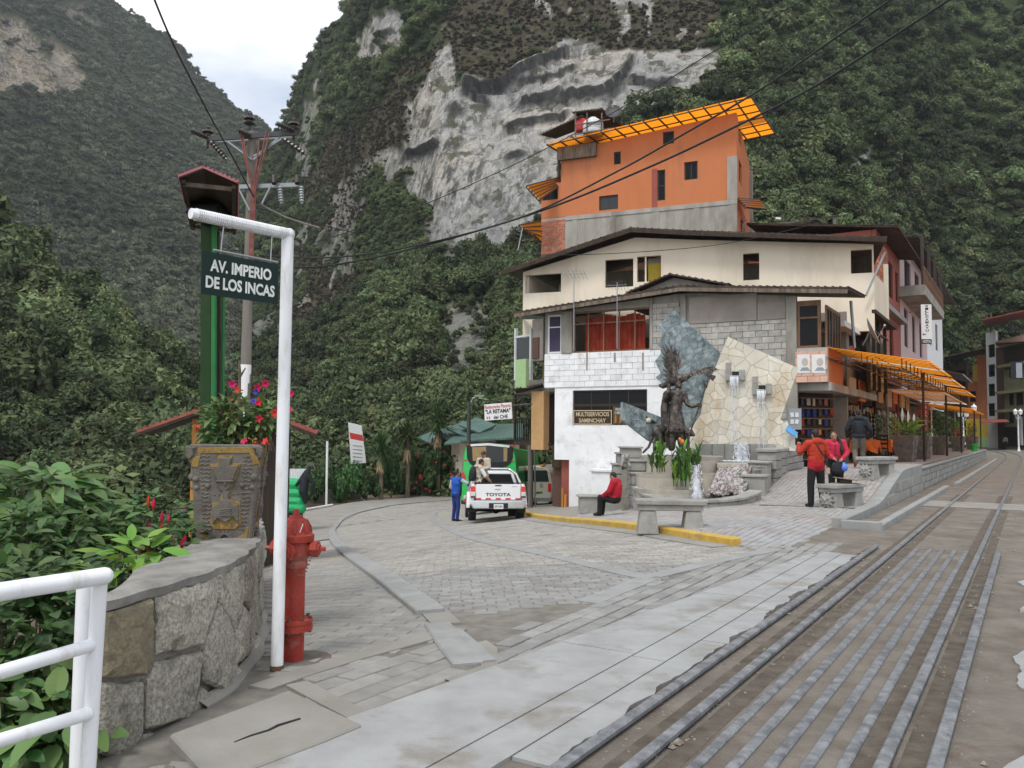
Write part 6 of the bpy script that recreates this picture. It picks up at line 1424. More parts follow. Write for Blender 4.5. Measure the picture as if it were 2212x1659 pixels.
mb.build('splashes',MT['spray'],fo,fix=False)
mb=MB();mb.beam(q[0]+Vector((-.05,.06,.0)),q[1]+Vector((.05,.06,.0)),.16,.14);mb.build('cascade_sill',MT['planter_concrete'],fo,bevel=.01)
rim=[(170,1312,19.9),(235,1362,19.2),(320,1392,18.6),(450,1408,18.2),(600,1416,18.0),(720,1416,17.95),(860,1408,18.0),(1000,1388,18.3),(1100,1345,18.8)]
rw_=[C1(*p)for p in rim];rl=smooth_line([(p.x,p.y)for p in rw_],4);zr=[float(np.interp(k,np.arange(len(rim))*4,[p.z for p in rw_]))for k in range(len(rl))]
def rim_piece(k0,k1,w,zlo,zhi,out,nm,m,bev=.012):
 mb=MB();ids=[]
 for k in range(k0,k1+1):
  a=Vector(rl[max(0,k-1)]);b=Vector(rl[min(len(rl)-1,k+1)]);t=(b-a).normalized();nn=Vector((t.y,-t.x));p=Vector(rl[k])+nn*out;c=p-nn*w;zl_=zplaza(*p)-.1 if zlo is None else zr[k]+zlo
  ids.append([mb.V((p.x,p.y,zl_)),mb.V((c.x,c.y,zl_)),mb.V((c.x,c.y,zr[k]+zhi)),mb.V((p.x,p.y,zr[k]+zhi))])
 for a,b in zip(ids,ids[1:]):
  for k in range(4):mb.F([a[k],a[(k+1)%4],b[(k+1)%4],b[k]])
 mb.F(ids[0][::-1]);mb.F(ids[-1]);mb.build(nm,m,fo,bevel=bev)
rim_piece(0,len(rl)-1,.12,None,-.06,-.09,'basin_core',MT['wall_mortar'],0)
for k in range(0,len(rl)-1,2):
 rim_piece(k,min(k+2,len(rl)-1),.34,-.07,0,.04,'seat_stone',MT['fountain_stone']);rim_piece(k,min(k+2,len(rl)-1),.06,None,-.075,.0,'basin_stone',MT['fountain_stone'])
zb_=min(zr)-.05;mb=MB();pts=[Vector(p)for p in rl]+[Vector(C1(1000,1240,20.0)[:2]),Vector(C1(500,1240,20.6)[:2])];mb.poly([(p.x,p.y,zb_)for p in pts]);mb.build('lower_pool',MT['water'],fo)
def tier(cx,cy,Y,rx,h,nm,soil=True):
 c=C1(cx,cy,Y);mb=MB();n=32
 for r0,r1,z0,z1 in((.90,.97,-h,-.10),(.97,1.0,-.10,-.0),(1.0,.93,.0,.0),(.93,.92,.0,-.05)):
  a=[mb.V((c.x+rx*r0*math.cos(2*math.pi*k/n),c.y+.85*rx*r0*math.sin(2*math.pi*k/n),c.z+z0))for k in range(n)];b=[mb.V((c.x+rx*r1*math.cos(2*math.pi*k/n),c.y+.85*rx*r1*math.sin(2*math.pi*k/n),c.z+z1))for k in range(n)]
  for k in range(n):mb.F([a[k],a[(k+1)%n],b[(k+1)%n],b[k]])
 mb.build(nm,MT['planter_concrete'],fo,smooth=True);mb=MB();mb.poly([(c.x+rx*.93*math.cos(2*math.pi*k/n),c.y+.85*rx*.93*math.sin(2*math.pi*k/n),c.z-.05)for k in range(n)]);mb.build('planting_soil',MT['soil'],fo);return c
tier(520,1095,20.9,1.03,1.4,'statue_pedestal');tier(430,1222,20.1,.82,1.0,'planter_bowl');tier(700,1215,20.2,.45,.7,'planter_bowl');tier(480,1330,19.5,.95,.7,'planter_bowl')
def blk(p,w,dpt,z0,z1,rz,nm='wall_block',m='fountain_stone',cap=True):
 mb=MB();mb.box((p[0],p[1],(z0+z1)/2),(w,dpt,z1-z0),rz);o=mb.build(nm,MT[m],fo,bevel=.015)
 if cap:mb=MB();mb.box((p[0],p[1],z1+.03),(w+.08,dpt+.08,.06),rz);mb.build('cap_stone',MT[m],o,bevel=.012)
a=C1(1135,1060,20.6);b=C1(1345,1030,24.2);n=5
for k in range(n):
 p=a.lerp(b,(k+.5)/n);L_=(b-a).length/n;ang=math.atan2(b.y-a.y,b.x-a.x);zc=a.z+(b.z-a.z)*(k+.5)/n
 for j in range(4):
  g_=zplaza(p.x,p.y)-.15;h_=(zc-.04-g_)/4;o2=(.22 if j%2 else 0)*L_;mb=MB();mb.box((p.x+math.cos(ang)*o2*.3,p.y+math.sin(ang)*o2*.3,g_+h_*(j+.5)),(L_-.014,.44+.012*((k+j)%3),h_-.014),ang);mb.build('wall_block',MT['fountain_stone'],fo,bevel=.012)
 mb=MB();mb.box((p.x,p.y,zc),(L_-.006,.52,.08),ang);mb.build('cap_stone',MT['fountain_stone'],fo,bevel=.012)
ang=math.atan2(b.y-a.y,b.x-a.x)-math.pi/2
p=C1(1095,1142,20.05);blk(p,.42,.45,zplaza(p.x,p.y)-.2,p.z-.03,ang);p=C1(1060,1240,19.5);blk(p,.50,.42,zplaza(p.x,p.y)-.2,p.z-.03,ang)
for k in range(5):p=C1(1060+(k%3)*28,1175+(k//3)*22,19.80);mb=MB();mb.box(p,(.07,.03,.045),ang);mb.build('carving',MT['fountain_stone'],fo,bevel=.01)
for k,(x0,x1,y0,Y)in enumerate(((88,235,1042,21.0),(137,262,1140,20.6),(160,292,1232,20.2),(30,90,1165,20.9),(60,130,1085,21.1))):
 p0,p1=C1(x0,y0,Y),C1(x1,y0,Y);g_=zplaza(p0.x,Y)-.2;hh_=p0.z-g_;nb=max(3,int(hh_/.22))
 for j in range(nb):
  mb=MB();mb.bb(p0.x,p1.x,Y-.02*(j%2),Y+.42,g_+hh_*j/nb+.006,g_+hh_*(j+1)/nb-.006);mb.build('wall_block',MT['fountain_stone'],fo,bevel=.014)
 mb=MB();mb.bb(p0.x-.03,p1.x+.03,Y-.05,Y+.46,p0.z,p0.z+.05);mb.build('cap_stone',MT['fountain_stone'],fo,bevel=.01)
mb=MB();p0,p1=C1(92,1200,20.15),C1(128,1510,20.15);mb.bb(p0.x,p1.x,20.14,20.3,p1.z,p0.z);mb.build('niche',MT['wall_mortar'],fo)
f=Fig();c=C1(112,1120,20.55);f.ell(c,(.10,.14,.12)).ell(c+Vector((.02,-.14,.06)),(.075,.08,.07)).cap(c+Vector((-.07,-.08,-.05)),c+Vector((-.1,-.12,-.16)),.04,.03).cap(c+Vector((.07,-.08,-.05)),c+Vector((.1,-.14,-.16)),.04,.03).ell(c+Vector((-.03,-.19,.11)),.025).ell(c+Vector((.07,-.19,.11)),.025);f.build('carved_toad',[MT['fountain_stone']],fo,.014,2)
mb=MB();pts=[C1(182,1312,19.9),C1(292,1370,19.0),C1(292,1560,19.0),C1(182,1560,19.9)];mb.prism([(p.x,p.y,max(p.z,zplaza(p.x,p.y)-.1))for p in pts],(.25,.25,0));mb.build('front_cheek',MT['fountain_stone'],fo,bevel=.012)
pq=thing('plaque','small blue and white plaque on the slab edge','plaque',C1(1320,925,21.8));mb=MB();a,b=C1(1285,895,21.8),C1(1358,945,21.8);mb.beam(a,b,.16,.03,(0,-1,.6));mb.build('plate',MT['plastic_blue'],pq)
def leaf_blade(mb,base,tip,w,bend,lv=None,n=5,m=None,up=None):
 """folded pointed leaf from base to tip"""
 base,tip=Vector(base),Vector(tip);ax=tip-base;L_=ax.length;side=ax.cross(Vector(up)if up else Vector((0,0,1)))
 if side.length<1e-4:side=Vector((1,0,0))
 side.normalize();nn=side.cross(ax).normalized();rows=[]
 for k in range(n+1):
  t=k/n;wd=w*(math.sin(math.pi*min(.97,t*.92+.06))**.75)*(1-t*.25);c=base+ax*t+nn*(bend*L_*math.sin(math.pi*t*.8))
  rows.append((mb.V(c-side*wd+nn*wd*.25),mb.V(c),mb.V(c+side*wd+nn*wd*.25)))
 for a,b in zip(rows,rows[1:]):
  mb.F([a[0],a[1],b[1],b[0]],m);mb.F([a[1],a[2],b[2],b[1]],m)
def canna(base,n,h,seed,lab,flower=False,group='canna plants in the fountain bowls'):
 r=random.Random(seed);t=thing('canna_plant',lab,'plant',base,group);base=Vector(base)
 for k in range(n):
  a=r.uniform(0,6.28);b=base+Vector((math.cos(a),math.sin(a),0))*r.uniform(0,.22);mb=MB();hh_=h*r.uniform(.6,1.05);top=b+Vector((r.uniform(-.08,.08),r.uniform(-.08,.08),hh_));mb.tube([b,top],[.012,.006],5)
  for q in range(5):
   a2=r.uniform(0,6.28);s0=b.lerp(top,.15+.17*q);leaf_blade(mb,s0,s0+Vector((math.cos(a2)*.16,math.sin(a2)*.16,r.uniform(.12,.3))),r.uniform(.035,.055),.12)
  o=mb.build('stem',MT['shrub_leaf' if k%3 else 'lime_leaf'],t,fix=False);setattr_f(o.data,'lv',[r.random()*.8]*len(o.data.vertices))
 if flower:mb=MB();[mb.ell(base+Vector((r.uniform(-.04,.04),r.uniform(-.04,.04),h+.04+r.uniform(0,.1))),(.03,.03,.045),7)for _ in range(7)];mb.build('flower',MT['flower_orange'],t)
canna(C1(370,1215,19.6),7,.42,1,'short canna clump at the left of the fountain bowl');canna(C1(520,1320,19.0),12,.95,2,'tall canna clump with an orange flower before the statue',True);canna(C1(560,1230,19.7),8,.6,3,'canna clump at the statue foot');canna(C1(655,1180,19.9),4,.45,4,'small canna sprout right of the tall clump');canna(C1(360,1110,20.2),6,.28,5,'low leafy plant beside the bronze puma')
# bronze statue
st=thing('bronze_statue','dark bronze statue of a robed warrior with condor, puma and staff','statue',C1(470,1060,21.0))
def S(cx,cy,dy=0.0):return C1(cx,cy,21.0+dy)
f=Fig()
f.cap(S(450,1035),S(455,930),.10,.12).cap(S(525,1025,-.1),S(515,930,-.05),.09,.12)
f.chain([S(490,905),S(485,840),S(480,770),S(485,735)],[.235,.20,.165,.15]).chain([S(485,735),S(488,680),S(492,645)],[.15,.165,.15])
for k in range(9):f.cap(S(430+k*15,915+(k%2)*8,-.12-.04*math.sin(k)),S(455+k*8,770,-.10),.028,.018)
f.cap(S(440,632),S(545,650),.085,.085).cap(S(495,640),S(500,600),.06,.055).ell(S(502,588,-.02),(.085,.095,.115)).ell(S(500,572,-.01),(.10,.10,.07)).ell(S(508,592,-.12),(.02,.03,.03)).ell(S(500,552,-.02),(.075,.06,.06))
f.chain([S(548,655),S(562,720,-.08),S(600,738,-.18),S(645,728,-.24)],[.07,.06,.052,.045]).ell(S(648,728,-.25),(.06,.05,.05))
f.chain([S(432,628),S(410,690,.02),S(425,640,-.12),S(432,595,-.1)],[.075,.065,.055,.045]).ell(S(432,590,-.1),(.05,.05,.06))
f.chain([S(415,650,.12),S(400,760,.14),S(412,900,.12),S(420,1010,.1)],[.10,.11,.12,.09]);f.ell(S(392,705,.12),(.05,.08,.12))
f.build('figure',[MT['bronze']],st,.016,1)
for pts,r in(([S(636,735,-.3),S(652,742,-.31),S(664,733,-.27)],.014),([S(636,728,-.3),S(654,734,-.31),S(666,725,-.27)],.015),([S(636,721,-.3),S(653,726,-.31),S(664,717,-.27)],.014),([S(638,714,-.29),S(652,718,-.3),S(661,711,-.27)],.012),([S(640,742,-.22),S(655,738,-.2),S(662,728,-.22)],.015)):
 mb=MB();mb.tube(pts,r,6);mb.build('finger',MT['bronze'],st,smooth=True)
mb=MB();mb.tube([S(565,985,-.28),S(655,728,-.26),S(740,460,-.24)],.022,8);mb.build('staff',MT['bronze'],st,smooth=True)
mb=MB();mb.tube([S(738,470,-.24),S(750,436,-.24)],[.035,.02],8);mb.ell(S(700,582,-.25),(.05,.05,.08),10);mb.ell(S(725,512,-.25),(.05,.04,.06),10)
pr=[S(728,505,-.27),S(772,515,-.27),S(768,530,-.27),S(752,553,-.27),S(722,525,-.27)];mb.prism(pr,(0,.06,0));mb.build('axe_head',MT['bronze'],st)
f=Fig();f.chain([S(400,578,.1),S(455,560,.05),S(520,535,.02),S(565,520,-.02)],[.05,.12,.12,.08]).chain([S(560,520,-.02),S(600,500,-.06),S(640,482,-.08),S(700,462,-.1)],[.06,.055,.05,.035]).chain([S(470,540),S(470,470,.05),S(455,400,.08),S(430,340,.1)],[.09,.09,.07,.04]).ell(S(555,545,-.12),(.05,.07,.05)).cap(S(555,548,-.16),S(556,556,-.22),.022,.01).chain([S(430,585,.1),S(385,590,.14),S(362,588,.16)],[.06,.06,.03])
f.build('condor_body',[MT['bronze']],st,.016,1)
def feather(a,b,w,dy=0.0):
 mb=MB();leaf_blade(mb,a,b,w,.05,n=5,up=(.15,-1,.1));o=mb.build('feather',MT['bronze'],st);sd_=o.modifiers.new('t','SOLIDIFY');sd_.thickness=.012
for(bx,by),(tx,ty)in(((470,440),(402,286)),((480,440),(438,288)),((465,450),(388,312)),((462,460),(382,345)),((460,470),(379,376)),((458,485),(384,405)),((455,500),(388,430)),((492,450),(500,345)),((488,440),(470,305)),((455,520),(388,470)),((455,535),(386,505)),((455,548),(390,545)),((500,470),(515,395))):feather(S(bx,by,.02),S(tx,ty,.06+(tx-440)*.0008),.05)
for(bx,by),(tx,ty)in(((690,462),(795,476)),((680,464),(770,485)),((665,468),(740,500)),((650,474),(712,505)),((632,480),(682,505)),((615,488),(655,512)),((598,494),(628,515)),((700,458),(780,462)),((582,505),(600,528))):feather(S(bx,by,-.1),S(tx,ty,-.14),.032)
for tx,ty in((358,580),(365,600),(380,608)):feather(S(420,582,.12),S(tx,ty,.18),.04)
f=Fig();f.chain([S(345,905,.0),S(400,900,.12),S(480,915,.12),S(555,920,-.05)],[.13,.12,.12,.10]).chain([S(555,920,-.08),S(590,932,-.2),S(606,942,-.26)],[.09,.085,.055]).ell(S(585,915,-.2),(.03,.03,.05)).ell(S(600,918,-.16),(.03,.03,.05))
f.chain([S(338,915,-.06),S(362,965,-.1),S(328,1005,-.02),S(326,1072,-.06),S(318,1080,-.14)],[.12,.085,.05,.04,.045]).chain([S(360,920,.12),S(375,975,.12),S(345,1010,.16),S(345,1070,.12)],[.11,.08,.05,.045]).chain([S(320,900),S(312,960,.02),S(285,1030,.04),S(245,1072,0)],[.05,.035,.035,.03]).chain([S(560,940,-.1),S(570,1000,-.14),S(572,1050,-.16)],[.08,.05,.045]).chain([S(540,940,.05),S(545,1040,.0)],[.08,.05])
f.build('puma',[MT['bronze']],st,.016,1)
# stone benches
def bench(p,ang,L_,lab,sun=True,h=.47):
 t=thing('stone_bench',lab,'bench',p,'carved stone benches of the plaza');M=Matrix.Translation(p)@Matrix.Rotation(ang,4,'Z')
 mb=MB(M);mb.box((0,0,h-.04),(L_,.46,.08));mb.build('seat',MT['fountain_stone'],t,bevel=.012)
 mb=MB(M);mb.box((0,0,h-.125),(L_-.1,.38,.09));mb.build('apron',MT['fountain_stone'],t,bevel=.01)
 for sx in(-1,1):
  x0=sx*(L_/2-.2);mb=MB(M);b_=[(x0-.17,-.2,-.08),(x0+.17,-.2,-.08),(x0+.17,.2,-.08),(x0-.17,.2,-.08)];tp=[(x0-.12,-.17,h-.17),(x0+.12,-.17,h-.17),(x0+.12,.17,h-.17),(x0-.12,.17,h-.17)]
  i0=[mb.V(q)for q in b_];i1=[mb.V(q)for q in tp]
  for k in range(4):mb.F([i0[k],i0[(k+1)%4],i1[(k+1)%4],i1[k]])
  mb.F(i1);mb.F(i0[::-1]);leg=mb.build('leg',MT['fountain_stone'],t,bevel=.015)
  if sun and sx<0:
   f=Fig(M);c=Vector((x0-.17,0,.15));f.ell(c,(.045,.12,.12))
   for k in range(10):a=k*.628;q=c+Vector((0,math.cos(a),math.sin(a)))*.17;f.cap(c+Vector((0,math.cos(a),math.sin(a)))*.10,q,.03,.014)
   f.ell(c+Vector((-.07,0,-.0)),(.03,.02,.03));f.ell(c+Vector((-.055,.05,.04)),(.02,.025,.015));f.ell(c+Vector((-.055,-.05,.04)),(.02,.025,.015));f.ell(c+Vector((-.055,0,-.06)),(.02,.05,.014));f.build('carved_sun',[MT['fountain_stone']],leg,.012,1)
def onplaza(px,py):p=G(px,py,.10);return Vector((p.x,p.y,zplaza(p.x,p.y)))
bench(onplaza(1447,1141),math.radians(-4),1.12,'stone bench at the front of the fountain by the yellow kerb',False)
bench(onplaza(1818,1096),TA-.35,1.15,'stone bench with a carved sun face beside the person in the orange jacket');bench(onplaza(1895,1030),TA-.35,1.15,'farther stone bench with a carved rosette on the ramp')
# curved stone wall on the left
sw_=thing('stone_wall','low curved rubble stone wall with concrete coping at the left','wall',(-1.9,4.5,0))
WL=smooth_line([(-1.965,4.02),(-1.88,4.36),(-1.79,4.8),(-1.77,5.3),(-1.84,5.9),(-2.05,6.8),(-2.42,8.0),(-2.95,9.5),(-3.6,11.2)],8)
wl_s=[0.0]
for a,b in zip(WL,WL[1:]):wl_s.append(wl_s[-1]+math.hypot(b[0]-a[0],b[1]-a[1]))
def wpt(u,z,o):
 k=min(len(WL)-2,max(0,int(np.searchsorted(wl_s,u))-1));a,b=Vector(WL[k]),Vector(WL[k+1]);t=(u-wl_s[k])/max(1e-6,wl_s[k+1]-wl_s[k]);p=a.lerp(b,t);d=(b-a).normalized();return Vector((p.x+d.y*o,p.y-d.x*o,z))
LW=wl_s[-1]
def wtop(u):return.735-.03*sstep(1.5,4,u)
def wth(u):return.05+.36*sstep(0,1.0,u)
mb=MB();ids=[];nn=60
for k in range(nn+1):
 u=LW*k/nn;ids.append([mb.V(wpt(u,-1.2,-.01)),mb.V(wpt(u,wtop(u)-.05,-.01)),mb.V(wpt(u,wtop(u)-.05,-wth(u))),mb.V(wpt(u,-1.2,-wth(u)))])
for p,q in zip(ids,ids[1:]):
 for k in range(4):mb.F([p[k],p[(k+1)%4],q[(k+1)%4],q[k]])
mb.F(ids[0][::-1]);mb.F(ids[-1]);mb.build('mortar_core',MT['wall_mortar'],sw_)
rs=random.Random(12);seeds=[]
row_z=[(-.17,.10),(.14,.10),(.50,.08)]
for zi,(z0,jz)in enumerate(row_z):
 u=-.1+.15*zi
 while u<LW+.2:seeds.append((u+rs.uniform(-.05,.05),z0+rs.uniform(-jz,jz)*.5));u+=rs.uniform(.38,.7)if zi<2 else rs.uniform(.42,.78)
for ci,c in enumerate(voronoi([(0,-.4),(LW,-.4),(LW,.675),(0,.675)],seeds,.013)):
 if len(c)<3:continue
 cu=sum(p[0]for p in c)/len(c);cz_=sum(p[1]for p in c)/len(c)
 pts=[]
 for i in range(len(c)):
  a,b=c[i],c[(i+1)%len(c)];L_=math.hypot(b[0]-a[0],b[1]-a[1]);k=max(1,int(L_/.06))
  for q in range(k):t=q/k;pts.append((a[0]+(b[0]-a[0])*t+(rs.uniform(-.008,.008)if q else 0),a[1]+(b[1]-a[1])*t+(rs.uniform(-.008,.008)if q else 0)))
 mb=MB();h=rs.uniform(.025,.055);lay=[]
 for sc,o in((1.0,-.03),(.985,h*.6),(.90,h),(.5,h+rs.uniform(.0,.02))):lay.append([mb.V(wpt(min(LW,max(0,cu+(p[0]-cu)*sc)),cz_+(p[1]-cz_)*sc,o+(rs.uniform(-.007,.007)if sc<.99 else 0)))for p in pts])
 for a,b in zip(lay,lay[1:]):
  for k in range(len(pts)):mb.F([a[k],a[(k+1)%len(pts)],b[(k+1)%len(pts)],b[k]])
 mb.F(lay[-1]);o=mb.build('stone',MT['stone_ochre' if cu<.32 and cz_>.25 else 'stone_wall'],sw_,smooth=False)
mb=MB();ids=[]
for k in range(91):
 u=LW*k/90;w=.02+.012*math.sin(u*17)+rs.uniform(-.006,.006);z=wtop(u);ids.append([mb.V(wpt(u,z-.06,w)),mb.V(wpt(u,z-.012,w+.012)),mb.V(wpt(u,z,w-.025)),mb.V(wpt(u,z+.008+rs.uniform(-.003,.003),-wth(u)*.5)),mb.V(wpt(u,z-.005,-wth(u)-.015)),mb.V(wpt(u,z-.07,-wth(u)-.02))])
for p,q in zip(ids,ids[1:]):
 for k in range(6):mb.F([p[k],p[(k+1)%6],q[(k+1)%6],q[k]])
mb.F(ids[0][::-1]);mb.F(ids[-1]);mb.build('coping',MT['coping'],sw_)
fil=MB();ids=[]
for k in range(50):
 u=.8+(LW-.9)*k/49;p=wpt(u,0,.02);q=wpt(u,0,.09+.012*math.sin(u*7));r_=wpt(u,0,.02);ids.append([fil.V((p.x,p.y,zg(p.x,p.y)+.045+.01*math.sin(u*9))),fil.V((q.x,q.y,zg(q.x,q.y)+.012)),fil.V((q.x,q.y,zg(q.x,q.y)-.05)),fil.V((p.x,p.y,zg(p.x,p.y)-.05))])
for p,q in zip(ids,ids[1:]):
 for k in range(4):fil.F([p[k],p[(k+1)%4],q[(k+1)%4],q[k]])
fil.build('mortar_fillet',MT['concrete_dusty'],sw_)
for k in range(14):
 x,y=-1.95+rs.uniform(-.12,.42),3.62+rs.uniform(-.15,.28);r_=rs.uniform(.05,.12);mb=MB();i=[]
 mb.ell((x,y,-.03+rs.uniform(-.04,.01)),(r_,r_*rs.uniform(.6,1),r_*.6),8,Matrix.Rotation(rs.uniform(0,3),3,'Z'));mb.build('rubble_stone',MT['stone_wall'],sw_)
 # white railing
rl_=thing('railing','white tubular steel railing at the lower left corner','railing',P(200,1659,3.4))
def wpost(px0,px1,yt,Y,nm='post'):
 a,b=P(px0,yt,Y),P(px1,1659,Y);d=(b-a);mb=MB();mb.tube([a,b+d*.35],.030,18);mb.build(nm,MT['white_metal'],rl_,smooth=True)
wpost(217,190,1232,3.42);wpost(182,166,1250,3.56)
for(x1,y1,x0,y0,r_)in((226,1244,-60,1288,.035),(196,1394,-60,1470,.0265),(192,1541,-60,1618,.0265)):
 a=P(x1,y1,3.40);z=a.z;b=Gz(x0,y0,z);mb=MB();mb.tube([a,b],r_,18);mb.ell(a,(r_,r_,r_),12)if r_>.03 else None;mb.build('rail',MT['white_metal'],rl_,smooth=True)
 # carved planters
def planter(M,k,parts,mat_='planter_clay',gold='planter_gold',wk=1.0):
 """square flared pot; M at the base centre, -y is the front; k scales"""
 w0,w1,h=.235*k*wk,.315*k*wk,.80*k;mb=MB(M);b=[(-w0,-w0,0),(w0,-w0,0),(w0,w0,0),(-w0,w0,0)];tp=[(-w1,-w1,h),(w1,-w1,h),(w1,w1,h),(-w1,w1,h)];ti=[(p[0]*.86,p[1]*.86,h)for p in tp];tl_=[(p[0]*.84,p[1]*.84,h-.08*k)for p in tp]
 L_=[[mb.V(p)for p in q]for q in(b,tp,ti,tl_)]
 for a,c in zip(L_,L_[1:]):
  for q in range(4):mb.F([a[q],a[(q+1)%4],c[(q+1)%4],c[q]])
 mb.F(L_[0][::-1]);mb.F(L_[3]);body=mb.build('pot',MT[mat_],parts,bevel=.012*k)
 mb=MB(M);mb.poly([(p[0]*.85,p[1]*.85,h-.05*k)for p in tp]);mb.build('soil',MT['soil'],parts)
 def face(side):
  R=Matrix.Rotation(side,4,'Z')
  def m_(x,y,o=0.0):
   t=(1540-y)/870;w=(w0+(w1-w0)*t);u=(x-443)/300*w;v=t*h;yy=-(w0+(w1-w0)*t)-o;return M@R@Vector((u,yy,v))
  return m_
 def rel(m_,pts,th,mm,nm,bev=.006):
  mb=MB();a=[mb.V(m_(x,y,-.01))for x,y in pts];b_=[mb.V(m_(x,y,th*k))for x,y in pts];n=len(pts);mb.F(b_)
  for q in range(n):mb.F([a[q],a[(q+1)%n],b_[(q+1)%n],b_[q]])
  mb.build(nm,MT[mm],body,bevel=bev*k)
 for sd_ in(0,math.pi/2,-math.pi/2):
  m_=face(sd_)
  rel(m_,[(150,862),(158,790),(205,770),(215,700),(690,690),(700,760),(735,780),(742,832),(692,842),(650,742),(240,747),(208,862)],.006,gold,'gold_border',.003)
  rel(m_,[(305,835),(375,832),(385,765),(512,765),(500,830),(590,828),(540,960),(490,1060),(505,1130),(595,1155),(620,1330),(560,1380),(340,1380),(300,1330),(325,1165),(400,1150),(420,1060),(370,960)],.007,gold,'gold_outline',.003)
  rel(m_,[(328,852),(392,850),(397,782),(500,782),(490,845),(570,842),(525,965),(500,1030),(462,1062),(420,1062),(390,1030),(375,965)],.024,mat_,'mask');rel(m_,[(425,1060),(490,1060),(480,1120),(540,1170),(585,1175),(600,1335),(540,1275),(460,1325),(380,1280),(330,1340),(325,1190),(380,1170),(430,1110)],.026,mat_,'torso')
  rel(m_,[(368,968),(532,968),(532,986),(467,986),(467,1012),(440,1012),(440,986),(368,986)],.034,mat_,'brow')
  for y in(1205,1222,1239,1256):rel(m_,[(400,y),(520,y-4),(520,y+9),(400,y+13)],.036,mat_,'finger',.003)
  for pts in([(205,1390),(240,1390),(250,1440),(320,1470),(390,1500),(390,1535),(225,1538)],[(705,1360),(670,1362),(660,1425),(600,1445),(540,1485),(535,1532),(685,1532)]):rel(m_,pts,.006,gold,'gold_corner',.003)
  for pts in([(112,690),(200,690),(200,712),(178,712),(178,760),(140,800),(118,780)],[(752,680),(670,685),(672,706),(708,710),(712,740),(750,770)]):rel(m_,pts,.02,mat_,'step_corner')
  mb=MB();
  for q in range(9):a=math.pi*q/8;b_=math.pi*(q+1)/8;mb.beam(m_(455+75*math.cos(a),1490-85*math.sin(a),.012*k),m_(455+75*math.cos(b_),1490-85*math.sin(b_),.012*k),.03*k,.03*k)if q<8 else None
  mb.build('arch',MT[mat_],body);mb=MB()
  for x,y,r_ in((287,1018,24),(605,1012,24),(305,1095,9),(348,1090,9),(392,1086,9),(525,1084,9),(572,1082,9),(615,1082,9),(297,1130,9),(620,1118,9),(246,1172,9),(246,1216,9),(664,1152,9),(670,1215,9),(620,1152,9),(214,1480,26),(680,1472,26),(712,945,34),(182,960,30),(185,1030,24),(700,1030,24)):mb.ell(m_(x,y,0),r_/870*h*1.0,8)
  mb.build('bosses',MT[mat_],body,smooth='all');mb=MB();rr=random.Random(int(sd_*10))
  for q in range(19):
   y=770+q*34
   for x0,x1 in((225,315),(600,690)):
    mb.tube([m_(x0+(x1-x0)*j/6+rr.uniform(-3,3),y+6*math.sin(j*1.9+q)+rr.uniform(-4,4),.001)for j in range(7)],.006*k,4)
  mb.build('combed_ridges',MT[mat_],body)['kind']='stuff'
 return h
pl0=P(492,1177,6.5);pl=thing('planter','carved clay planter with gold relief standing on the stone wall','planter',pl0,'carved clay planters')
h_=planter(Matrix.Translation(pl0)@Matrix.Rotation(math.radians(10),4,'Z'),.98,pl,wk=.84)
def leaf_mesh(name,L_,w,m,lv,droop=.18,n=5):
 mb=MB();leaf_blade(mb,(0,0,0),(0,L_,0),w,0,n=n,up=(0,0,1));me=mb.mesh(name);me.materials.append(m)
 co=np.empty(len(me.vertices)*3);me.vertices.foreach_get('co',co);co=co.reshape(-1,3);co[:,2]-=droop*(co[:,1]/L_)**2*L_;me.vertices.foreach_set('co',co.ravel());setattr_f(me,'lv',[lv]*len(me.vertices));me.polygons.foreach_set('use_smooth',[True]*len(me.polygons));return me
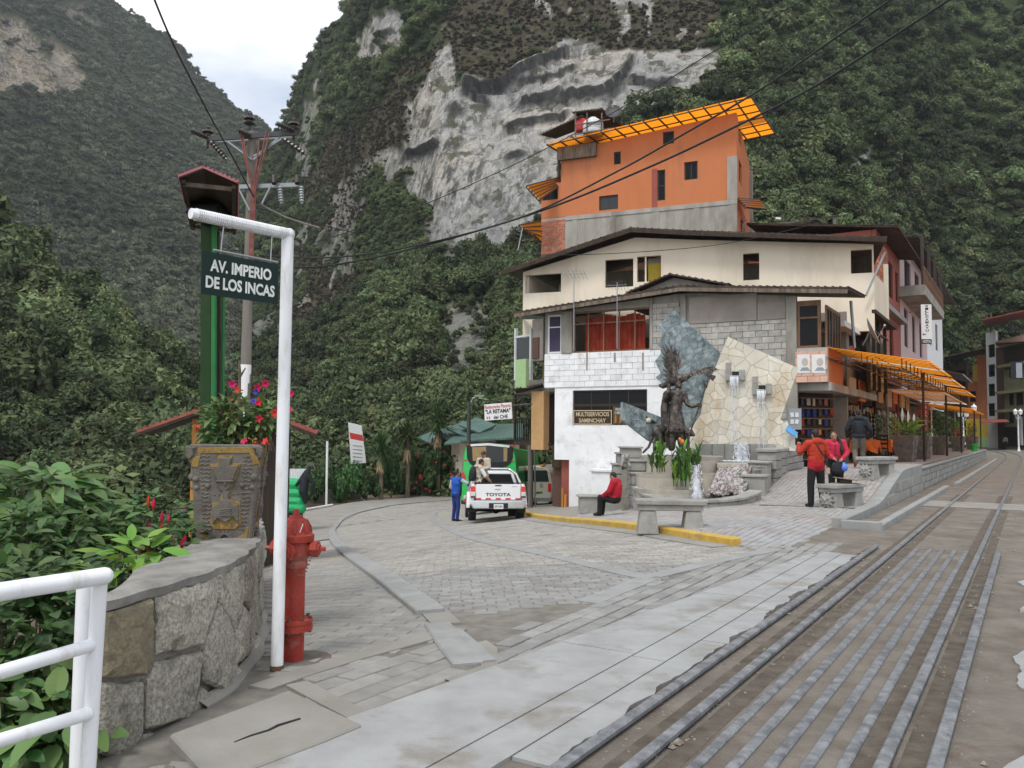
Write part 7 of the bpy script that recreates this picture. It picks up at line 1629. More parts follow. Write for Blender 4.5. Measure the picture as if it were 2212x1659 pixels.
def shrub(name,label,cat,base,rad,n,L_,w,mname,seed,nobj=140,group=None,stems=7,zb=None,pitch=(-.5,.5),hollow=.45,facing=None):
 """bush: stems from the base, leaves through its volume; the nearest leaves are pieces of their own"""
 r=random.Random(seed);base=Vector(base);t=thing(name,label,cat,base if zb is None else(base.x,base.y,zb),group);m=MT[mname]
 ms=[leaf_mesh('leaf',L_*(.8+.2*k),w*(.85+.15*k),m,lv,.16+.08*k)for k,lv in enumerate((.1,.45,.75,1.0))]
 z0=base.z if zb is None else zb
 for k in range(stems):
  a=r.uniform(0,6.28);tip=base+Vector((math.cos(a)*rad[0]*r.uniform(.2,.8),math.sin(a)*rad[1]*r.uniform(.2,.8),rad[2]*r.uniform(-.1,.7)));mb=MB();s0=Vector((base.x+r.uniform(-.06,.06),base.y+r.uniform(-.06,.06),z0));mb.tube([s0,s0.lerp(tip,.5)+Vector((r.uniform(-.05,.05),0,.05)),tip],[.016,.012,.005],5);mb.build('stem',MT['bark'],t)
 items=[]
 for k in range(n):
  while True:
   d=Vector((r.uniform(-1,1),r.uniform(-1,1),r.uniform(-1,1)))
   if hollow<d.length<1:break
  p=base+Vector((d.x*rad[0],d.y*rad[1],d.z*rad[2]));az=math.atan2(d.y,d.x)+r.gauss(0,.7);el=r.uniform(*pitch)+d.z*.5
  fw=Vector((math.cos(az)*math.cos(el),math.sin(az)*math.cos(el),math.sin(el)));up_=Vector((r.gauss(0,.3),r.gauss(0,.3)-.25,1));M=axes(p,fw.cross(up_),up_-fw*up_.dot(fw))@Matrix.Scale(r.uniform(.6,1.2),4)
  items.append((p.length,M,r.randrange(4)))
 items.sort(key=lambda q:q[0]);mb=MB();lv=[]
 src=[([tuple(v.co)for v in q.vertices],[tuple(f.vertices)for f in q.polygons])for q in ms]
 for k,(_,M,q)in enumerate(items):
  if k<nobj:inst('leaf',ms[q],t,None,M=M)
  else:
   o=len(mb.v);mb.v+=[tuple(M@Vector(p))for p in src[q][0]];mb.f+=[tuple(i+o for i in f)for f in src[q][1]];mb.m+=[0]*len(src[q][1]);lv+=[(.1,.45,.75,1.0)[q]]*len(src[q][0])
 if mb.v:o=mb.build('foliage',m,t,fix=False);o['kind']='stuff';setattr_f(o.data,'lv',lv)
 return t
def flower(t,p,s,seed,m='petal',nm='flower'):
 r=random.Random(seed);mb=MB();nrm=Vector((r.gauss(0,.5),-1+r.gauss(0,.3),r.gauss(.2,.4))).normalized();R=nrm.to_track_quat('Z','Y').to_matrix()
 for k in range(5):a=k*1.2566+r.random()*.2;leaf_blade(mb,p,Vector(p)+R@Vector((math.cos(a)*s,math.sin(a)*s,s*.35)),s*.42,.15,n=3,up=nrm)
 mb.tube([Vector(p)-nrm*s*1.1,p],[s*.10,s*.22],6);o=mb.build(nm,MT[m],t,fix=False);setattr_f(o.data,'lv',[r.random()]*len(o.data.vertices))
fp=shrub('flowering_plant','bushy plant with red trumpet flowers growing in the gold-relief planter','plant',P(500,915,6.55),(.26,.24,.22),560,.062,.020,'shrub_leaf',3,nobj=0,stems=10,zb=pl0.z+h_-.08,hollow=.2,pitch=(-.4,.9))
q_=P(575,905,6.5);shrub_extra=shrub('flowering_plant','leafy arm of the flowering plant reaching right behind the white pole','plant',q_,(.17,.18,.13),260,.06,.019,'shrub_leaf',4,nobj=0,stems=6,zb=pl0.z+h_-.06,hollow=.1,pitch=(-.3,.9))
for k,(x,y)in enumerate(((502,830),(554,838),(556,870),(574,828),(628,850),(626,887),(594,892),(561,905),(425,925),(530,955),(557,962),(575,955),(516,842),(600,885))):flower(fp if x<590 else shrub_extra,P(x,y,6.32 if x<600 else 6.45),.036,k)
for k,(x,y)in enumerate(((555,846),(548,868))):flower(fp,P(x,y,6.3),.03,50+k,'flower_blue')
mb=MB();mb.tube([P(515,965,6.6),P(517,900,6.6),P(518,800,6.58),P(517,778,6.58)],[.014,.012,.011,.006],6);mb.tube([P(518,815,6.58),P(530,795,6.57)],[.010,.005],6);mb.build('bare_branch',MT['bark'],fp)
# street name sign
sp=thing('street_sign','white pole with ribbed arm holding the dark green street name plate','sign',G(598,1448))
b0=G(598,1448);tp_=P(622,498,b0.y+.0)
mb=MB();mb.tube([b0+Vector((0,0,-.05)),tp_],.041,20);mb.build('pole',MT['white_metal'],sp,smooth=True)
mb=MB();mb.tube([b0+Vector((0,0,-.02)),b0+Vector((0,0,.035))],.046,16);mb.build('pole_foot',MT['rust'],sp)
a=P(624,506,b0.y);b=Gz(412,461,a.z);mb=MB();mb.tube([a,b],.034,16);mb.ell(a,.043,12);arm=mb.build('arm',MT['white_metal'],sp,smooth=True)
mb=MB();n=46
for k in range(n):t=.03+.94*k/n;p=a.lerp(b,t);d=(b-a).normalized();mb.tube([p-d*.0045,p+d*.0045],.040,12)
mb.build('rib_wrap',MT['white_metal'],arm)
FP=Fac(pt2(437,5.02),pt2(603,5.42));r_=[FP.uv(437,540),FP.uv(602,573),FP.uv(601,655),FP.uv(436,637)]
mb=MB();zt_=(r_[0][1]+r_[1][1])/2;zb_=(r_[2][1]+r_[3][1])/2;u0,u1=r_[0][0],r_[1][0];FP.box(mb,u0,u1,zb_,zt_,0,-.006);pt_=mb.build('name_plate',MT['sign_green'],sp)
H_=zt_-zb_;W_=u1-u0
text('lettering','AV. IMPERIO',FP.M((u0+u1)/2,zb_+H_*.70,0),H_*.29,W_*.80,MT['sign_letters'],pt_,.003,.035);text('lettering','DE LOS INCAS',FP.M((u0+u1)/2,zb_+H_*.30,0),H_*.29,W_*.90,MT['sign_letters'],pt_,.003,.035)
mb=MB()
for u,px_ in((u0+.12,480),(u1-.06,585)):p=FP.pt(u,zt_-.02,-.003);t=min(.95,max(.05,(px_-624)/(412-624)));q=a.lerp(b,t);mb.tube([p,q],.004,5)
mb.tube([FP.pt(u0+.08,zt_+.02,-.01),FP.pt(u1,zt_+.015,-.01)],.008,6);mb.build('hanger',MT['steel_grey'],sp)
# fire hydrant
hy=thing('fire_hydrant','tall red fire hydrant with chain behind the white sign pole','hydrant',G(632,1430));c=G(632,1430)
def lat(nm,prof,n=24,m='hydrant_red',par=None):mb=MB();mb.lathe(prof,c,n);return mb.build(nm,MT[m],par or hy,smooth=True)
lat('lower_barrel',[(.074,-.05),(.074,.22)]);fg=lat('flange',[(.073,.215),(.13,.22),(.13,.255),(.124,.258),(.124,.268),(.13,.27),(.13,.295),(.073,.30)],32)
mb=MB()
for k in range(8):a_=k*math.pi/4;p=c+Vector((math.cos(a_)*.112,math.sin(a_)*.112,.205));mb.cyl(p,p+Vector((0,0,.11)),.013,n=6)
mb.build('bolts',MT['rust'],fg)
lat('barrel',[(.072,.295),(.072,.64),(.084,.645),(.086,.69),(.078,.70)]);lat('bowl',[(.078,.695),(.100,.72),(.106,.78),(.098,.825)]);bn=lat('bonnet',[(.098,.82),(.126,.825),(.128,.868),(.112,.878),(.104,.885),(.100,.915),(.088,.95),(.066,.978),(.050,.985),(.046,1.0),(.0,1.002)],28)
mb=MB();mb.lathe([(.024,1.0),(.022,1.045),(.0,1.046)],c,5);mb.build('operating_nut',MT['hydrant_red'],bn);mb=MB()
for k in range(8):a_=k*math.pi/4+.2;u_=Vector((math.cos(a_),math.sin(a_),0));mb.tube([c+u_*.106+Vector((0,0,.885)),c+u_*.098+Vector((0,0,.925)),c+u_*.072+Vector((0,0,.972))],.010,6)
mb.build('bonnet_ribs',MT['hydrant_red'],bn,smooth=True)
mb=MB()
for k in range(5):a_=-1.05+.04*k;u_=Vector((math.cos(a_),math.sin(a_),0));mb.beam(c+u_*.108+Vector((0,0,.895+.012*k)),c+u_*.106+Vector((0,0,.904+.012*k)),.006,.004)
mb.build('paint_marks',MT['paper_white'],bn)
for nm,dv,r0,L_ in(('side_nozzle',Vector((1,-.12,0)).normalized(),.050,.165),('front_nozzle',Vector((-.25,-1,0)).normalized(),.062,.15),('side_nozzle',Vector((-1,.12,0)).normalized(),.050,.165)):
 p=c+Vector((0,0,.775 if nm[0]=='s' else.765));mb=MB();mb.tube([p,p+dv*(L_-.05)],r0*.9,18);nz=mb.build(nm,MT['hydrant_red'],hy,smooth=True)
 mb=MB();mb.tube([p+dv*(L_-.055),p+dv*(L_-.045),p+dv*L_],[r0*1.0,r0*1.12,r0*1.12],8);mb.tube([p+dv*L_,p+dv*(L_+.012)],[r0*.8,r0*.7],8);mb.tube([p+dv*(L_+.01),p+dv*(L_+.05)],.017,5);mb.build('cap',MT['hydrant_red'],nz)
mb=MB();p0,p1=c+Vector((.13,-.06,.73)),c+Vector((.02,-.12,.70));prev=None
for k in range(15):
 t=k/14;p=p0.lerp(p1,t)+Vector((0,-.02,-.11*math.sin(math.pi*t)));mb.box(p,(.016,.006,.010),Matrix.Rotation(k*1.57,3,'X'))
mb.build('chain',MT['rust'],hy)
mb=MB();mb.lathe([(.0,.006),(.19,.008),(.21,.0)],G(655,1425)+Vector((0,0,.008)),14);mb.build('earth_collar',MT['dirt'],hy)
# roofed green lamp post
gl=thing('roofed_post','green wooden post carrying a small dark roofed hood behind the planter','post',P(450,990,7.4))
def vpost(px_,w_,y0,y1,Y,nm,m,dd=.08):
 a,b=P(px_,y0,Y),P(px_-2,y1,Y);mb=MB();mb.beam(a,b,w_/FOC*Y,dd,(0,1,0));mb.build(nm,MT[m],gl)
def vboard(x0,x1,y0,y1,Y,nm,m):vpost((x0+x1)/2,x1-x0,y0,y1,Y,nm,m,.05)
vboard(436,458,475,1000,7.4,'post','post_green');vboard(459,467,478,1000,7.36,'light_batten','post_green_light');vboard(469,473,500,1000,7.5,'dark_batten','black');vboard(474,481,560,985,7.55,'weathered_board','old_wood');vboard(482,485,560,985,7.56,'light_batten','post_green_light')
rf,rb=P(441,366,6.25),P(441,366,6.25)+Vector((-.50,1.5,0));
el_,er=P(388,386,6.25),P(514,398,6.25);dv=rb-rf
for a,b in((el_,rf),(rf,er)):
 q=[a,b,b+dv,a+dv];mb=MB();mb.prism(q,(0,0,.018));rfo=mb.build('roof_panel',MT['dark_wood'],gl)
 mb=MB();n=9
 for k in range(n):mb.tube([a.lerp(b,k/(n-1))+Vector((0,-.01,.024)),a.lerp(b,k/(n-1))+dv+Vector((0,0,.024))],.011,6)
 mb.build('corrugation',MT['metal_rose'],rfo)
 mb=MB();mb.beam(a+Vector((0,-.012,.01)),b+Vector((0,-.012,.01)),.012,.035,(0,1,0));mb.build('edge_trim',MT['metal_rose'],rfo)
for t in(.05,.95):
 a=el_.lerp(er,.5)+dv*t;mb=MB();mb.beam(el_+dv*t+Vector((.02,0,-.02)),er+dv*t+Vector((-.02,0,-.02)),.03,.03);mb.build('tie_beam',MT['old_wood'],gl)
mb=MB();mb.beam(el_+Vector((.03,0,-.02)),el_+dv+Vector((.03,0,-.02)),.03,.03);mb.beam(er+Vector((-.03,0,-.02)),er+dv+Vector((-.03,0,-.02)),.03,.03);mb.build('side_beam',MT['dark_wood'],gl)
mb=MB();cc=el_.lerp(er,.5)+dv*.62;mb.box(cc+Vector((0,0,-.02)),(.3,.5,.1));mb.build('lamp_box',MT['black'],gl,bevel=.02)
# utility pole and wires
up_=thing('utility_pole','concrete utility pole with insulator crossarms behind the street sign','utility pole',G(527,900));D=18.0
mb=MB();mb.tube([P(521,1060,D),P(531,800,D),P(545,285,D)],[.125,.112,.082],16);mb.build('pole',MT['pole_concrete'],up_,smooth=True)
mb=MB();mb.tube([P(522.5,990,D),P(531,788,D)],[.125,.117],16);mb.build('white_band',MT['white_clean'],up_,smooth=True)
for o in(-.14,.14):
 mb=MB();mb.beam(P(447,300+(o>0)*5,D+o),P(640,287+(o>0)*5,D+o),.06,.11,(0,0,1));mb.build('crossarm',MT['steel_dark' if o<0 else 'steel_grey'],up_)
mb=MB();mb.beam(P(512,404,D-.1),P(646,399,D-.1),.05,.09);mb.build('lower_crossarm',MT['steel_grey'],up_);mb=MB()
for a,b in(((484,300),(545,345)),((605,295),(548,345)),((608,300),(548,338)),((516,408),(540,455)),((585,402),(566,440))):mb.beam(P(*a,D-.12),P(*b,D-.12),.05,.03)
mb.build('braces',MT['steel_grey'],up_)['kind']='stuff'
for x,y in((449,288),(539,259),(635,271)):
 p=P(x,y+8,D);mb=MB();mb.lathe([(.03,-.25),(.03,-.05),(.07,-.04),(.13,.0),(.06,.04),(.06,.07),(.13,.10),(.11,.14),(.05,.17),(.06,.22),(.02,.24)],p,14);mb.build('insulator',MT['porcelain'],up_,smooth=True)
for k,(x0,y0,x1,y1)in enumerate(((448,297,412,282),(636,282,598,268),(540,292,515,282),(455,306,490,345),(612,300,662,335),(604,402,608,440),(650,402,652,440),(592,380,592,398),(642,380,642,398))):
 a,b=P(x0,y0,D-.2),P(x1,y1,D-.3);mb=MB();mb.tube([a,b],.025,6)
 for q in range(6):p=a.lerp(b,.1+.15*q);d=(b-a).normalized();mb.tube([p-d*.015,p+d*.015],.055,8)
 mb.build('strain_insulator',MT['porcelain']if k not in(5,6)else MT['steel_grey'],up_)
for k,(x0,y0,s_)in enumerate(((520,290,-3),(525,292,0),(575,286,4),(582,288,7),(560,300,2))):
 mb=MB();mb.tube([P(x0,y0,D-.22),P(x0+(545-x0)*.3,y0+45,D-.25),P(546+s_,400,D-.2),P(543+s_*.8,500,D-.2),P(540+s_*.6,560,D-.2)],.018,6);mb.build('red_cable',MT['cable_red'],up_,smooth=True)
def wire(pts,r,lab,n=12,m='black',group='overhead wires'):
 a=np.array([list(P(*p))for p in pts])[:,None,:];c_=catmull(a,(len(pts)-1)*n+1)[:,0,:];mb=MB();mb.tube([tuple(p)for p in c_],r,6);o=mb.build('overhead_wire',MT[m],None,smooth=True);tag(o,lab,'wire',group)
wire([(318,-40,11),(372,90,12.5),(440,225,14.5),(500,335,16.5),(556,440,18)],.016,'thick black wire dropping steeply from the top left to the utility pole')
wire([(-40,-10,40),(120,65,33),(300,145,26),(440,205,21),(538,258,18)],.010,'uppermost thin wire across the left mountain');wire([(-40,88,40),(120,140,33),(300,195,26),(420,245,20),(500,285,18)],.010,'second thin wire across the left mountain');wire([(-40,118,40),(150,178,31),(300,230,24),(412,282,18)],.010,'lowest thin wire across the left mountain')
wire([(2080,-20,11),(1900,98,12),(1750,192,13),(1600,268,14),(1400,362,15),(1170,455,16),(900,535,17),(700,575,17.6),(560,575,18)],.020,'thick sagging cable, lower of the pair crossing the orange house');wire([(1960,-25,11),(1800,85,12),(1640,195,13),(1480,288,14),(1330,372,15),(1130,468,16),(900,530,17),(720,556,17.6),(560,552,18)],.017,'thick sagging cable, upper of the pair crossing the orange house')
wire([(1780,-25,12),(1560,100,13),(1330,240,14),(1080,370,15.5),(830,475,17),(560,560,18)],.008,'thin wire slanting across the cliff');wire([(2260,300,24),(1900,440,23),(1640,512,22),(1440,540,21),(1150,550,20),(850,520,19),(560,450,18)],.009,'thin wire in front of the cream gable')
wire([(690,492,17.5),(620,470,17.8),(560,440,18)],.02,'short pale service cable on the utility pole',6,'pole_concrete');wire([(560,600,18),(640,640,22),(760,800,30),(1013,868,34)],.009,'thin wire running down to the dark street light')
# kiosk
kd=14.0;ki=thing('wooden_kiosk','orange timber kiosk with a low red roof behind the planter','kiosk',P(500,1150,kd));ap,le,re=P(498,866,kd),P(297,936,kd),P(684,938,kd);back=Vector((-.75,2.6,0))
for a,b,m in((le,ap,'roof_red'),(ap,re,'roof_red')):
 mb=MB();mb.prism([a,b,b+back,a+back],(0,0,.05));ro=mb.build('roof_panel',MT[m],ki);mb=MB();mb.beam(a+Vector((0,-.03,-.03)),b+Vector((0,-.03,-.03)),.05,.12,(0,1,0));mb.build('barge_board',MT['dark_wood'],ro);mb=MB();mb.prism([a+Vector((0,.02,-.02)),b+Vector((0,.02,-.02)),b+back+Vector((0,0,-.02)),a+back+Vector((0,0,-.02))],(0,0,.012));mb.build('soffit',MT['dark_wood'],ro);mb=MB()
 for k in range(16):mb.tube([a.lerp(b,k/15)+Vector((0,0,.055)),a.lerp(b,k/15)+back+Vector((0,0,.055))],.025,6)
 mb.build('corrugation',MT['roof_red'],ro)
FK=Fac(pt2(400,kd+.25),pt2(600,kd+.28))
for x0,x1,y0,y1 in((413,425,905,1250),(549,562,905,1250),(425,549,950,962),(470,482,905,1250)):fbox(FK,'timber_frame','orange_wood',ki,x0,y0,x1,y1,.06,-.04)
mb=MB();mb.poly([FK.pt(*FK.uv(425,950),0),FK.pt(*FK.uv(549,950),0),FK.pt(*FK.uv(498,884),0)]);mb.build('gable_board',MT['orange_wood'],ki);fbox(FK,'wall_board','orange_wood',ki,482,962,549,1250,-.02,-.06);fbox(FK,'window','black',ki,428,965,468,1060,-.05,-.08)
fbox(FK,'side_wall','orange_wood',ki,413,910,424,1250,-.1,-2.0);fbox(FK,'side_wall','dark_wood',ki,551,910,562,1250,-.1,-2.0)
mb=MB();mb.beam(P(360,1096,kd-.3),P(440,1090,kd-.3),.05,.05);mb.beam(P(360,1104,kd-.3),P(440,1100,kd-.3),.05,.05);mb.build('rail',MT['old_wood'],ki)
# vendor cart, white post, pipe
vc0=G(610,1150);vc=thing('vendor_cart','covered vendor cart under a green tarpaulin beside the hydrant','cart',vc0);Y=vc0.y
def CP(x,y,d=0.0):return P(x,y,Y+d)
mb=MB();a,b=CP(580,1085),CP(645,1140);mb.bb(a.x,b.x,Y-.1,Y+.8,b.z,a.z);mb.build('box',MT['black'],vc,bevel=.02);f=Fig();k_=Y/FOC;[f.cap(CP(596,y,d_),CP(646,y+3,d_),13*k_,14*k_)for y in(1044,1062,1080,1092)for d_ in(0,.22,.44)];f.cap(CP(588,1094,-.05),CP(650,1098,-.05),11*k_,12*k_);f.build('tarpaulin',[MT['tarp_green']],vc,.025,1)
mb=MB();a,b=CP(588,1015),CP(660,1020);mb.bb(a.x,b.x,Y,Y+.7,CP(588,1034).z,a.z);pn=mb.build('white_roof',MT['plastic_white'],vc);mb=MB()
for k in range(14):x=a.x+(b.x-a.x)*(k+.5)/14;mb.tube([(x,Y-.01,a.z+.01),(x,Y+.7,a.z+.01)],.03,6);mb.tube([(x,Y-.012,CP(588,1034).z),(x,Y-.012,a.z)],.022,6)
mb.build('corrugation',MT['plastic_white'],pn)
f=Fig();f.chain([CP(668,1010,-.3),CP(660,1030,-.3),CP(655,1060,-.3),CP(660,1085,-.3)],[4*k_,8*k_,10*k_,4*k_]).chain([CP(660,1025,-.3),CP(640,1048,-.3)],[7*k_,3*k_]).chain([CP(662,1020,-.3),CP(676,1045,-.3),CP(672,1070,-.3)],[6*k_,5*k_,3*k_]);f.build('hanging_jacket',[MT['jacket_black']],vc,.02,1)
mb=MB();mb.tube([CP(655,1100),CP(668,1010),CP(676,1002),CP(680,1012)],.02,6);mb.tube([CP(645,1040,-.1),CP(650,1090,-.1),CP(658,1110,0)],.015,5);mb.build('handle',MT['steel_grey'],vc)
for x in(592,640):
 p=CP(x,1140,.2);mb=MB();mb.tube([p+Vector((-.04,0,0)),p+Vector((.04,0,0))],.17,18);mb.build('wheel',MT['tyre'],vc)
w0=G(705,1090);wp=thing('white_post','plain white steel post at the outside of the bend','post',w0);mb=MB();mb.tube([w0,P(707,953,w0.y)],.075,12);mb.build('tube',MT['white_metal'],wp,smooth=True)
p0,p1=G(640,1108),G(718,1094);fp_=thing('fallen_pipe','white pipe lying on the ground beside the white post','pipe',p0);mb=MB();mb.tube([p0+Vector((0,0,.1)),p1+Vector((0,0,.1))],.07,12);mb.build('tube',MT['white_metal'],fp_,smooth=True)
a,b=G(655,1092),G(760,1078);lw_=thing('garden_wall','short grey concrete wall behind the white post','wall',a);mb=MB();mb.beam(a+Vector((-1.5,1.2,.35)),b+Vector((.3,1.5,.3)),.2,.8);mb.build('concrete',MT['bare_concrete'],lw_,bevel=.02)
bb_=thing('billboard','leaning white notice board with a red band among the shrubs','billboard',G(785,1082));FBB=Fac(pt2(752,G(785,1082).y),pt2(790,G(785,1082).y+.6));pts=[FBB.pt(*FBB.uv(*q),0)for q in((752,912),(781,919),(791,1000),(758,1002))]
mb=MB();mb.prism(pts,(0,.06,0));bo=mb.build('board',MT['paper_white'],bb_);pts=[FBB.pt(*FBB.uv(*q),.004)for q in((755,934),(783,940),(785,953),(757,948))];mb=MB();mb.poly(pts);mb.build('red_band',MT['paper_red'],bo);mb=MB()
for k in range(5):mb.beam(FBB.pt(*FBB.uv(762,962+k*8),.01),FBB.pt(*FBB.uv(782,964+k*8),.01),.02,.05)
mb.build('print_lines',MT['print_grey'],bo);mb=MB();mb.tube([FBB.pt(*FBB.uv(766,1000),-.1),FBB.pt(*FBB.uv(788,1085),-.1)],.06,8);mb.build('post',MT['white_metal'],bb_)
rsn=thing('restaurant_sign','white hanging restaurant sign with red and black lettering above the bus','sign',P(1075,890,32));FR_=Fac(pt2(1040,32.0),pt2(1112,31.2));M_=FR_.M(*FR_.uv(1076,889),.02);M_=M_@Matrix.Rotation(.06,4,'Z');w,h=70/FOC*31.6,35/FOC*31.6
mb=MB(M_);mb.box((0,0,-.03),(w,h,.05));bo=mb.build('board',MT['paper_white'],rsn);text('lettering','Restaurante Pizzeria',M_@Matrix.Translation((0,h*.33,0)),h*.22,w*.95,MT['ink_red'],bo,.006,.01);text('lettering','"LA RETAMA"',M_@Matrix.Translation((0,.02,0)),h*.26,w*.92,MT['ink_black'],bo,.006,.03);text('lettering','del CHE',M_@Matrix.Translation((.12,-h*.33,0)),h*.22,w*.52,MT['ink_black'],bo,.006,.02)
for k,m in((0,'paper_red'),(2,'paper_red')):mb=MB(M_);mb.box((-w*.40+k*.05,-h*.34,.002),(.05,.09,.01));mb.build('flag_print',MT[m],bo)
mb=MB();mb.tube([M_@Vector((w/2,h*.3,-.03)),M_@Vector((w/2+.7,h*.34,-.4))],.025,6);mb.tube([M_@Vector((-w*.2,h/2,-.02)),M_@Vector((w/2+.6,h*.9,-.5))],.01,5);mb.build('bracket',MT['steel_dark'],rsn)
sl_=thing('street_light','dark street light pole behind the bus','street light',P(1013,1060,42));mb=MB();mb.tube([P(1012,1075,42),P(1013,868,42)],[.12,.09],10);mb.build('pole',MT['steel_dark'],sl_,smooth=True);mb=MB();mb.tube([P(1013,880,42),P(1022,860,42),P(1034,856,42)],.04,6);mb.box(P(1036,855,42),(.5,.2,.1));mb.build('lamp_arm',MT['steel_grey'],sl_)
# green-roofed hotel beyond the bus
ht=thing('green_roofed_hotel','low cream hotel with stepped dark green roofs beyond the bus','building',P(1000,1010,62))
FH=Fac(pt2(900,66),pt2(1130,58));fbox(FH,'wall','plaster_brown',ht,903,948,1130,1040,-1.0,-1.3)
for k in range(4):
 x0=910+k*17;fbox(FH,'column','cream_wall',ht,x0,945,x0+8,1020,.0,-.6);fbox(FH,'balcony','cream_wall',ht,x0-4,975,x0+12,984,.3,-.6);fbox(FH,'dark_bay','glass_tint',ht,x0+8,950,x0+17,975,-.7,-.8)
for k,(x0,y0)in enumerate(((902,948),(935,938),(965,929),(992,921))):
 a,b=P(x0,y0,64-k),P(x0+36,y0-16,66-k);dv=Vector((1.6,-2.5,-.55));slabroof('roof',ht,[a,b,b+dv,a+dv],MT['green_roof'],.12,8);mb=MB();mb.prism([a+dv+Vector((0,0,-.1)),b+dv+Vector((0,0,-.1)),b+dv+Vector((0,0,-1.2)),a+dv+Vector((0,0,-1.0))],(0,.2,0));mb.build('gable',MT['cream_wall'],ht)
slabroof('roof',ht,[P(995,955,56),P(1130,948,52),P(1130,918,62),P(1060,920,64)],MT['green_roof'],.12,16);slabroof('roof',ht,[P(960,962,57),P(1020,955,56),P(1030,935,62),P(990,938,63)],MT['green_roof'],.1,10);fbox(FH,'lower_wall','cream_wall',ht,985,958,1130,1040,.8,.4)
# yuccas and roadside shrubs
def yucca(px_,py,rpx,pb,lab,seed):
 rr=random.Random(seed);b=G(px_,pb);Y=b.y;c=P(px_,py,Y);r=rpx/FOC*Y;t=thing('yucca_tree',lab,'tree',b,'yucca trees by the bend');mb=MB();mb.tube([b+Vector((0,0,-.3)),b.lerp(c,.5)+Vector((.06,0,0)),c],[.20,.13,.12],8);mb.build('trunk',MT['bark'],t);mb=MB()
 for k in range(190):
  a=rr.uniform(0,6.28);e=rr.uniform(-1.1,1.45);L_=r*rr.uniform(.8,1.15);s0=c+Vector((0,0,rr.uniform(-.5,.3)*r));leaf_blade(mb,s0,s0+Vector((math.cos(a)*math.cos(e),math.sin(a)*math.cos(e),math.sin(e)-.1))*L_,r*.035,.06,n=3)
 o=mb.build('crown',MT['yucca_leaf'],t,fix=False);setattr_f(o.data,'lv',np.repeat(np.random.default_rng(seed).uniform(0,1,190),12));mb=MB()
 for k in range(60):a=rr.uniform(0,6.28);s0=c+Vector((0,0,-r*rr.uniform(.5,1.0)));leaf_blade(mb,s0,s0+Vector((math.cos(a)*.4,math.sin(a)*.4,-1))*r*.6,r*.03,.0,n=2)
 mb.build('dead_skirt',MT['straw'],t,fix=False)
yucca(822,962,40,1080,'leftmost yucca with a spiky crown by the bend',1);yucca(880,940,40,1076,'middle yucca by the bend',2);yucca(946,905,42,1072,'tallest yucca, nearest the green bus',3)
def round_shrub(px_,pb,rpx,hpx,lab,seed,m='shrub_dark',red=0):
 b0=G(px_,pb);Y=b0.y;r=rpx/FOC*Y;h=hpx/FOC*Y;c=b0+Vector((0,0,h*.42));t=thing('shrub',lab,'shrub',b0,'shrubs along the outside of the bend');me=crown_mesh('crown',1300,.075,500+seed,MT[m],8,.9);o=link('crown',me,t);o.location=b0+Vector((0,0,h*.12));o.scale=(r,r,h*1.05);mb=MB();mb.tube([b0+Vector((0,0,-.3)),c],[.07,.03],6);mb.build('trunk',MT['bark'],t)
 for k in range(red):rr=random.Random(seed*50+k);flower(t,c+Vector((rr.uniform(-.8,.8)*r,-r*.85,rr.uniform(-.3,.5)*h)),.10,k)
for k,a in enumerate(((700,1086,34,80,'dark shrub around the white post'),(748,1082,40,95,'leafy shrub below the leaning notice board'),(792,1080,34,70,'low shrub left of the first yucca'),(845,1076,40,85,'shrub between the first two yuccas'),(878,1074,30,55,'low shrub under the middle yucca'),(912,1072,42,100,'red-flowered shrub between the middle and tallest yuccas'),(968,1070,46,125,'tall shrub with red flowers beside the bus'),(936,1070,30,55,'low shrub at the foot of the tallest yucca'),(652,1092,32,95,'pale green bush behind the vendor cart'),(770,1076,30,110,'upright shrub right of the notice board'),(1120,1066,60,150,'dark rounded tree right of the bus'))):round_shrub(*a,seed=k,red=9 if 'red' in a[4]else 0,m='shrub_leaf' if k in(8,1)else 'shrub_dark')
